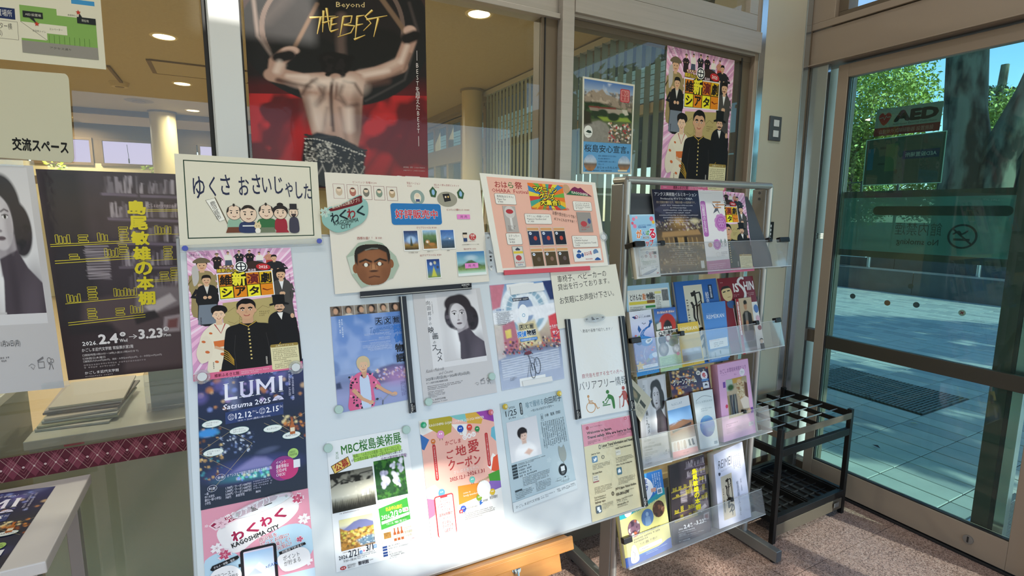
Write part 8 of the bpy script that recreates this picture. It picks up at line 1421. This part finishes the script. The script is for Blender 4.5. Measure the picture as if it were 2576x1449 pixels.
put(art_ohara, 330, 250, 'festival_goods_sheet', PB, [(1203, 438), (1493, 462), (1530, 668), (1251, 686)], 'laminated salmon festival goods sheet curling at its right edge', 'poster', m='prl', z=.005, thick=.001, curl=lambda u, v: .010*(1-v))
put(art_arcade, 210, 297, 'arcade_flyer', PB, [(1231, 718), (1394, 704), (1420, 952), (1262, 983)], 'shopping arcade flyer with a bicycle on a zebra crossing', 'poster', m='prg', z=.0012)
put(art_wheel, 210, 190, 'wheelchair_notice', PB, [(1384, 684), (1549, 664), (1573, 796), (1404, 828)], 'cream notice with five lines of black lettering, top right of whiteboard', 'notice', m='pr', z=.003)
put(art_barrier, 210, 400, 'barrier_free_notice', PB, [(1433, 803), (1560, 794), (1588, 1030), (1462, 1054)], 'white notice with three coloured figure symbols between black bars', 'notice', m='prl', z=.004, thick=.0008)
put(art_japan, 210, 370, 'travel_safety_notice', PB, [(1463, 1068), (1592, 1042), (1620, 1272), (1490, 1314)], 'pink and beige English travel notice at lower right of whiteboard', 'notice', m='prl', z=.002, thick=.0008)
put(art_talk, 210, 297, 'lecture_flyer', PB, [(1257, 1016), (1411, 981), (1451.8, 1228), (1292, 1289)], 'pale blue lecture flyer with a small photo of a woman in white', 'poster', m='pr', z=.0012)
def onb(name, px, py, build, lab, cat, z=.002, group=None, pl=PB, rot=0):
    p = pl.off(z); m_ = p.mat(p.hit(px, py)) @ Matrix.Rotation(rot, 4, 'Z'); e = empty(name, mat=m_, label=lab, cat=cat, group=group); build(e); return e
def roundmag(m, r=.0105):
    def f(e):
        MB().tube((0, 0, 0), (0, 0, .006), r, 28).tube((0, 0, .006), (0, 0, .0075), r, 28, r2=r*.88).build('magnet_body', M[m], e, smooth=True)
    return f
for px, py, lab in ((852, 1030, 'pale green round magnet at lower left corner of the film flyer'), (1077, 1011, 'pale green round magnet at lower left of the grey portrait flyer'), (1236, 947, 'pale green round magnet at right edge of the grey portrait flyer'), (825, 1127, 'pale green round magnet left of the green art show title'), (1021, 1081, 'pale green round magnet right of the green art show title')):
    onb('round_magnet', px, py, roundmag('magg'), lab, 'magnet', .002, 'pale green round magnets on the whiteboard')
CLR = glassm('clear_plastic', (.9, .93, .95), 2.0, .04, haze=.18, hazecol=(.75, .8, .82))
def ringmag(e):
    mb = MB(); n = 32; R1, R0, rr = .0155, .0105, .0028
    for k in range(n):
        a0, a1 = 2*math.pi*k/n, 2*math.pi*(k+1)/n
        for j in range(8):
            b0, b1 = 2*math.pi*j/8, 2*math.pi*(j+1)/8; P = lambda a, b: ((.013+.0032*math.cos(b))*math.cos(a), (.013+.0032*math.cos(b))*math.sin(a), .004+.0032*math.sin(b)); mb.add([P(a0, b0), P(a1, b0), P(a1, b1), P(a0, b1)], [(0, 1, 2, 3)])
    mb.build('clear_ring', CLR, e, smooth=True); MB().tube((0, 0, 0), (0, 0, .005), .0095, 24).build('disc', M['white'], e, smooth=True)
for px, py, lab in ((509, 948, 'clear ring magnet at lower left corner of the pink theatre flyer'), (744, 924, 'clear ring magnet at lower right corner of the pink theatre flyer'), (1516, 597, 'clear ring magnet at right edge of the festival goods sheet')):
    onb('ring_magnet', px, py, ringmag, lab, 'magnet', .006, 'clear ring magnets on the whiteboard')
def bar(quad, lab, m='bar', z=.006, text=None, group='magnetic bars on the whiteboard', trot=0):
    pl = PB.off(z); P = [pl.hit(*p) for p in quad]; cen = sum(P)/4; lc = [((p-cen)@pl.u, (p-cen)@pl.v, 0) for p in P]
    e = empty('magnetic_bar', mat=pl.mat(cen), label=lab, cat='magnet', group=group)
    MB().prism(lc[::-1], (0, 0, .007)).build('bar_body', M[m], e)
    A, B, Cc, D = [Vector(q_) for q_ in lc]
    L1, L2 = (B-A).length, (D-A).length
    if L1 > L2: s0, s1, wd = A.lerp(D, .78), B.lerp(Cc, .78), (D-A)*.10
    else: s0, s1, wd = A.lerp(B, .22), D.lerp(Cc, .22), (B-A)*.12
    up = Vector((0, 0, .0003)); MB().add([s0+up, s1+up, s1+wd+up, s0+wd+up], [(0, 1, 2, 3)]).build('white_line', M['barw'], e) if m == 'bar' else None
    if text:
        c = Cv(100, 30, '111318'); c.text('KOKUYO', 8, 3, 60, 13, 'd8d8d4', .03); c.text('マク-401', 14, 17, 50, 25, 'b8b8b4', .01)
        MB().box((0, 0, 0), (.0001, .0001, .0001)) 
        o = Cv(40, 12, '111318'); o.text('KOKUYO', 2, 1, 36, 6, 'd8d8d4', .04); o.text('マク-401', 8, 7, 28, 11, 'b8b8b4', .01)
        pr_ = o.build('maker_mark', PB, text, None, None, z=z+.0006, thick=.0001); mw = pr_.matrix_world.copy(); bpy.context.view_layer.update(); pr_.parent = e; pr_.matrix_parent_inverse = e.matrix_world.inverted(); pr_.matrix_world = mw
    return e
bar([(906.5, 733.7), (1186, 711.6), (1187, 727), (907, 749.6)], 'black magnetic bar lying under the souvenir price sheet', z=.011, text=[(1160, 714.5), (1183, 712.5), (1184, 723), (1161, 725)])
bar([(1004.5, 745.5), (1021.5, 745), (1047.5, 1037), (1031, 1040)], 'black upright magnetic bar between film flyer and portrait flyer', z=.010, text=[(1034.5, 1036), (1032.5, 1014), (1043, 1013), (1045.5, 1035)])
bar([(1422.7, 803), (1434.5, 802.5), (1463, 1052), (1450.7, 1056)], 'black upright magnetic bar left of the three figure symbols', z=.010, text=[(1452, 1052), (1450, 1032), (1459, 1030), (1461, 1050)])
bar([(1558, 795.5), (1570.5, 794.5), (1598, 1030), (1585.5, 1032)], 'black upright magnetic bar right of the three figure symbols', z=.010, text=[(1588, 1028), (1586, 1008), (1594, 1006), (1597, 1026)])
bar([(1586, 1034), (1598.5, 1032), (1631, 1273), (1618.5, 1276)], 'black upright magnetic bar right of the English travel notice', z=.010, text=[(1621, 1272), (1619, 1252), (1627, 1250), (1629.5, 1270)])
e = bar([(1268.5, 680), (1484, 669), (1485.5, 679), (1270, 691.5)], 'red ruled magnetic bar under the salmon festival goods sheet', m='barr', z=.010)
# clear magnetic strip with blue knobs under the welcome sign
pl = PB.off(.008)
e = empty('clear_magnet_strip', mat=pl.mat(pl.hit(633, 617)), label='clear magnetic strip with two blue dots under the welcome sign', cat='magnet')
A = pl.hit(452, 627)-pl.hit(633, 617); B = pl.hit(814, 607)-pl.hit(633, 617); a = (A@pl.u, A@pl.v); b = (B@pl.u, B@pl.v)
sh = MB(); L = math.hypot(b[0]-a[0], b[1]-a[1]); th = math.atan2(b[1]-a[1], b[0]-a[0]); Rz = Matrix.Translation((a[0], a[1], 0)) @ Matrix.Rotation(th, 4, 'Z')
sh.box((0, -.0085, 0), (L, .0085, .004), bev=.003, M=Rz); sh.build('strip', CLR, e)
for f_ in (.035, .965):
    p = Rz @ Vector((L*f_, 0, .004)); MB().tube(p, p+Vector((0, 0, .003)), .0062, 20).build('knob', M['magb'], e, smooth=True)
# oval clear clips with printed mountain mark
def oval(a, b):
    def f(e):
        mb = MB(); n = 32; vs = [(a*math.cos(2*math.pi*k/n), b*math.sin(2*math.pi*k/n)) for k in range(n)]
        mb.add([(x, y, 0) for x, y in vs]+[(x, y, .004) for x, y in vs]+[(x*.93, y*.9, .0055) for x, y in vs], [tuple(range(n))[::-1], tuple(range(2*n, 3*n))]+[(k, (k+1) % n, n+(k+1) % n, n+k) for k in range(n)]+[(n+k, n+(k+1) % n, 2*n+(k+1) % n, 2*n+k) for k in range(n)]); mb.build('clear_shell', CLR, e)
        for s_ in (-1, 1): MB().tube((s_*a*.78 if a > b else 0, 0 if a > b else s_*b*.78, .001), (s_*a*.78 if a > b else 0, 0 if a > b else s_*b*.78, .0058), .0028, 12).build('pin', M['steel'], e, smooth=True)
        t = MB(); s1 = min(a, b)
        for k in range(4): t.box((-a*.35 if a > b else -s1*.3, -s1*.35+k*s1*.2, .0056), ((-a*.35 if a > b else -s1*.3)+s1*(.9-.2*k), -s1*.35+k*s1*.2+s1*.12, .0058))
        t.box((a*.05, -s1*.25, .0056), (a*.3, -s1*.1, .0058)) if a > b else t.box((-s1*.25, -b*.3, .0056), (s1*.25, -b*.2, .0058)).box((-s1*.25, -b*.5, .0056), (s1*.2, -b*.38, .0058))
        t.build('printed_mark', M['gask'], e)
    return f
onb('magnet_clip', 1495, 801, oval(.040, .0135), 'clear oval magnet clip at top of the three-symbol notice', 'magnet', .007, 'clear oval magnet clips on the whiteboard', rot=.02)
onb('magnet_clip', 1231, 635, oval(.0125, .055), 'clear oval magnet clip upright between the two price sheets', 'magnet', .012, 'clear oval magnet clips on the whiteboard', rot=-.02)
onb('magnet_clip', 660, 1270, oval(.065, .014), 'clear oval magnet clip tilted over top of the cherry blossom flyer', 'magnet', .006, 'clear oval magnet clips on the whiteboard', rot=.17)
def crystal(m):
    def f(e):
        mb = MB().tube((0, 0, 0), (0, 0, .006), .0065, 7, r2=.0085).tube((0, 0, .006), (0, 0, .012), .0085, 7, r2=.004); mb.build('crystal_head', m, e); MB().tube((0, 0, -.0005), (0, 0, .001), .005, 12).build('magnet_foot', M['steel'], e)
    return f
for px, py, k, lab in ((1269, 1023, 'd2b83a', 'yellow crystal magnet at top left of the pale blue flyer'), (1405, 990, 'e0c648', 'yellow crystal magnet at top right of the pale blue flyer'), (1064, 1069, '2fae78', 'green crystal magnet on the salmon coupon flyer'), (1233, 1037, 'd8727a', 'pink crystal magnet on the salmon coupon flyer')):
    onb('crystal_magnet', px, py, crystal(mat('crystal_'+k, k, .12, spec=.8)), lab, 'magnet', .003, 'crystal magnets on the whiteboard')
# white paper strips above and below the arcade flyer
for i, (quad, lab) in enumerate((([(1283, 722), (1366, 710), (1370, 730), (1286, 742)], 'white magnetic strip over top of the arcade flyer'), ([(1314, 959), (1388, 946), (1391, 958), (1317, 972)], 'white magnetic strip at the foot of the arcade flyer'))):
    c = Cv(80, 16, 'e3e4e2'); c.build('white_strip', PB, quad, lab, 'magnet', z=.004, thick=.0015, group='white magnetic strips on the arcade flyer')

# ================================================================= brochures in the rack
def tray_item(t, fn, W, H, name, quad, lab, z, thick, m='prg', bg='d8d5ca', solid='a9a58d', curl=None, group=None):
    c = Cv(W, H, bg); fn(c)
    return c.build(name, TRAY[t], quad, lab, 'leaflet', m=m, z=z, thick=thick, solid=solid, curl=curl, group=group)
tray_item(0, art_theatre, 210, 300, 'theatre_leaflet', [(1756, 476), (1872, 486), (1897, 681), (1780, 690)], 'pink theatre leaflet half hidden in the top tray', .010, .003, bg='eeb9d6')
tray_item(0, art_sengan, 120, 297, 'garden_leaflet', [(1754, 479), (1818, 480), (1838, 683), (1780, 690)], 'white leaflet with purple flowers and a crane in the top tray', .015, .002)
tray_item(0, art_illum, 210, 297, 'museum_leaflet', [(1639, 476), (1756, 479), (1781, 689), (1664, 695)], 'dark brown museum illumination leaflet in the top tray', .018, .005, solid='1d2440')
tray_item(0, art_map, 100, 250, 'map_leaflet', [(1583, 540), (1646, 539), (1662, 695), (1603, 702)], 'light blue map leaflet at left end of the top tray', .034, .016)
tray_item(1, art_zoo_news, 210, 297, 'zoo_newsletter', [(1572, 720), (1682, 711), (1708, 930), (1592, 944)], 'pale blue bordered zoo newsletter at back of the second tray', .012, .008)
tray_item(1, art_file, 210, 400, 'exhibition_catalogue', [(1693, 710), (1800, 700), (1833, 905), (1722, 924)], 'dark blue leaflet with big brush calligraphy in the second tray', .014, .012, solid='24477a')
tray_item(1, art_ishin, 210, 430, 'history_magazine', [(1803, 701), (1893, 694), (1925, 880), (1841, 894)], 'dark red magazine with white letters at right of second tray', .014, .008)
tray_item(1, art_saigo, 100, 350, 'statesman_leaflet', [(1850, 752), (1889, 747), (1906, 885), (1869, 892)], 'narrow leaflet of a man in a black kimono, red side strip', .024, .004)
tray_item(1, art_reib, 100, 235, 'blue_leaflet', [(1764, 763), (1824, 757), (1836, 899), (1786, 911)], 'plain mid blue museum leaflet in the second tray', .030, .008)
tray_item(1, art_reiy, 100, 200, 'yellow_leaflet', [(1704, 815), (1755, 808), (1773, 913), (1717, 924)], 'mustard yellow museum leaflet in the second tray', .034, .006)
tray_item(1, art_hira, 100, 280, 'zoo_leaflet', [(1644, 778), (1699, 772), (1717, 924), (1662, 936)], 'zoo leaflet with round animal photos in the second tray', .032, .010)
tray_item(1, art_aqua, 100, 280, 'aquarium_leaflet', [(1582, 785), (1638, 778), (1659, 936), (1603, 948)], 'aquarium leaflet with a whale shark at left of second tray', .038, .022)
tray_item(2, art_farm, 210, 440, 'farm_leaflet', [(1683, 936), (1780, 922), (1812, 1130), (1712, 1152)], 'dark farm leaflet with glowing lanterns behind in the third tray', .012, .004, solid='2a2440')
tray_item(2, art_mukoda, 210, 297, 'portrait_leaflet', [(1603, 955), (1673, 940), (1691, 1162), (1619, 1178)], 'grey portrait leaflet at left of the third tray', .020, .006, bg='c9c6c6')
tray_item(2, art_cards, 100, 160, 'card_pack', [(1588, 952), (1640, 1004), (1612, 1062), (1574, 1000)], 'tilted beige card pack leaning over the grey portrait leaflet', .030, .003)
tray_item(2, art_sky, 100, 270, 'museum_guide', [(1676, 1009), (1732, 994), (1758, 1140), (1694, 1157)], 'white leaflet with blue sky and brown building in the third tray', .032, .008)
tray_item(2, art_globe, 100, 270, 'environment_leaflet', [(1742, 988), (1792, 979), (1809, 1121), (1762, 1131)], 'pale leaflet with a blue globe in the third tray', .032, .012)
tray_item(2, art_pinkmag, 210, 400, 'pink_magazine', [(1804, 918), (1881, 902), (1902, 1088), (1821, 1113)], 'thick stack of pink magazines at right of the third tray', .042, .036, m='pr', bg='e2b0d4', solid='8a5a60')
tray_item(3, art_travel, 210, 297, 'voucher_leaflet', [(1546, 1213), (1664, 1180), (1691, 1377), (1576, 1431)], 'blue and yellow voucher leaflet at left of the bottom tray', .038, .024, solid='c9c062')
tray_item(3, art_bookshelf, 100, 195, 'exhibition_leaflet', [(1683, 1172), (1771, 1143), (1790, 1346), (1694, 1372)], 'bookshelf exhibition leaflet in the middle of the bottom tray', .020, .010, bg='352325')
tray_item(3, art_reimei, 210, 400, 'reimei_magazine', [(1795, 1144), (1867, 1111), (1890, 1300), (1810, 1331)], 'thick stack of lavender white magazines at right of bottom tray', .042, .036, m='pr', bg='d9daec', solid='8f8f7c')

# poster lying on the white table
PT = Plane((0, 0, TZt+.0006), (1, 0, 0), (0, 1, 0)); 
put(art_lumi, 210, 297, 'table_poster', PT, [(-215, 1268), (140, 1223), (-5, 1440), (-420, 1545)], 'dark blue illumination flyer lying on the white table', 'poster', m='prg', thick=.0003)

# ================================================================= stickers on the doors
PA = Plane((WX+.012+.0195, 0, 0), (0, -1, 0), (0, 0, 1))
TR_ = lambda n, a: n
put(art_aed, 270, 125, 'aed_sign', PA, [(2206.8, 276), (2375, 253), (2363, 328), (2197, 344)], 'AED sign with red heart stuck on the sliding door', 'sign', m='pr', thick=.0004)
put(art_aedmap, 300, 210, 'aed_map_sheet', PA, [(2180, 352.5), (2383.5, 328), (2368, 460), (2169, 467)], 'dim floor plan sheet below the AED sign on the door', 'sign', m='pr', thick=.0004)
PF = Plane((WX+.075+.022, 0, 0), (0, -1, 0), (0, 0, 1))
FILM = glassm('frosted_band_film', (.30, .44, .42), .6, .1, haze=.45, hazecol=(.20, .36, .34))
e = empty('frosted_band', (WX+.075+.0205, 1.68, 0), label='frosted no smoking band across the sliding door glass', cat='sticker', kind=None)
def zpx(px, py, pl=PF): h_ = pl.hit(px, py); return h_[1], h_[2]
y0, zt = zpx(2106, 484); y1, _ = zpx(2450, 480); _, z1 = zpx(2107, 499); _, z2 = zpx(2098, 625); _, z3 = zpx(2097, 640)
y1 = 1.68-.74
b = MB(); b.box((0, y1-1.68, z2), (.001, .0-.03, z1)); b.build('film', FILM, e)
DBR = glassm('brown_band', (.12, .11, .10), .6, .1, haze=.7, hazecol=(.10, .085, .07))
MB().box((0, y1-1.68, z1), (.001, -.03, zt)).build('brown_stripe', DBR, e); MB().box((0, y1-1.68, z3), (.001, -.03, z2)).build('brown_stripe', DBR, e)
pts = [zpx(*p) for p in ((2208, 530), (2534, 528))]; zc = (zpx(2215, 519)[1]+zpx(2215, 541)[1])/2; r = abs(zpx(2215, 519)[1]-zpx(2215, 541)[1])/2
ya, yb = pts[0][0]-1.68, max(pts[1][0], y1+.02)-1.68
sl = MB(); v = [(-.0006, ya-r*math.sin(math.radians(-a)) if 0 else ya+r*math.sin(math.radians(a)), zc+r*math.cos(math.radians(a))) for a in range(0, 181, 20)]+[(-.0006, yb-r*math.sin(math.radians(a)), zc-r*math.cos(math.radians(a))) for a in range(0, 181, 20)]
sl.add(v, [tuple(range(len(v)))]); sl.build('dark_slot', mat('slot_dark', '23281f', .6), e)
c = Cv(300, 130, '000000'); c.V = []; 
c.text('館内禁煙', 10, 10, 170, 60, '141d1c', -.01); c.text('No smoking', 16, 74, 160, 104, '141d1c', 0)
c.ring(238, 58, 46, 46, 7, '3a2420'); c.line([(206, 30), (270, 88)], 6, '3a2420'); c.rect(212, 66, 262, 74, '141d1c'); c.line(spline([(210, 52), (226, 40), (236, 50), (252, 36)], 4)[:13], 6, '141d1c')
for i, (x, y, z_) in enumerate(c.V): c.V[i] = (y*0+ (x if x > 185 else 182-x), y, z_)
A_, B_ = zpx(2246, 560), zpx(2470, 625)
w_ = A_[0]-B_[0]; h_ = w_*130/300; zt_ = zpx(2370, 560)[1]+.01
V = [(A_[0]-x/300*w_, zt_-y/130*h_) for x, y, z_ in c.V]
me = bpy.data.meshes.new('lettering'); me.from_pydata([(-.0012, y-1.68, z) for y, z in V], [], c.F); lk('lettering', me, e, mat('lettering_dark', '101817', .6))
for i, (px, py, k, lab) in enumerate(((2145, 745, '26384a', 'left dark round sticker on the door glass'), (2232, 762, '8a4a2c', 'orange brown round sticker on the door glass'), (2305, 767, '26384a', 'dark round sticker right of the orange brown one'), (2291, 720, '2a3a40', 'small ringed sticker above the dark round stickers'), (2420, 787, 'b8a8a4', 'pale round sticker with a red cross mark'))):
    pl = PA; p = pl.hit(px, py); o = MB().tube((0, 0, -.0004), (0, 0, 0), .0135 if i != 3 else .012, 20).build('round_sticker', mat('sticker_%d' % i, k, .5), label=lab, cat='sticker', group='round stickers on the door glass'); o.matrix_world = pl.mat(p)
    if i == 4:
        b = MB(); b.box((-.008, -.002, .0001), (.008, .002, .0004), M=Matrix.Rotation(.7, 4, 'Z')); b.box((-.008, -.002, .0001), (.008, .002, .0004), M=Matrix.Rotation(-.8, 4, 'Z')); b.build('red_cross', mat('red_mark', 'b8343c', .5), o)
# leaf litter outside
for i, (px, py, k) in enumerate(((2190, 1001, '2a2420'), (2204, 1126, '3a2a34'), (2530, 1232, 'c9c09a'), (2180, 998, '2a241c'), (2300, 1068, 'b9b9a0'))):
    P3 = CAM+ray(px, py)*((CAMH)/-ray(px, py)[2]); b = MB(); b.add([(-.03, 0, .004), (0, -.012, .012), (.03, 0, .004), (0, .014, .010)], [(0, 1, 2, 3)]); o = b.build('fallen_leaf', mat('fallen_leaf_%d' % i, k, .7), label=['dark', 'purple brown', 'pale yellow', 'small black', 'pale'][i]+' fallen leaf on the paving outside', cat='leaf'); o.location = (P3[0], P3[1], .004); o.rotation_euler = (0, 0, i*1.3)
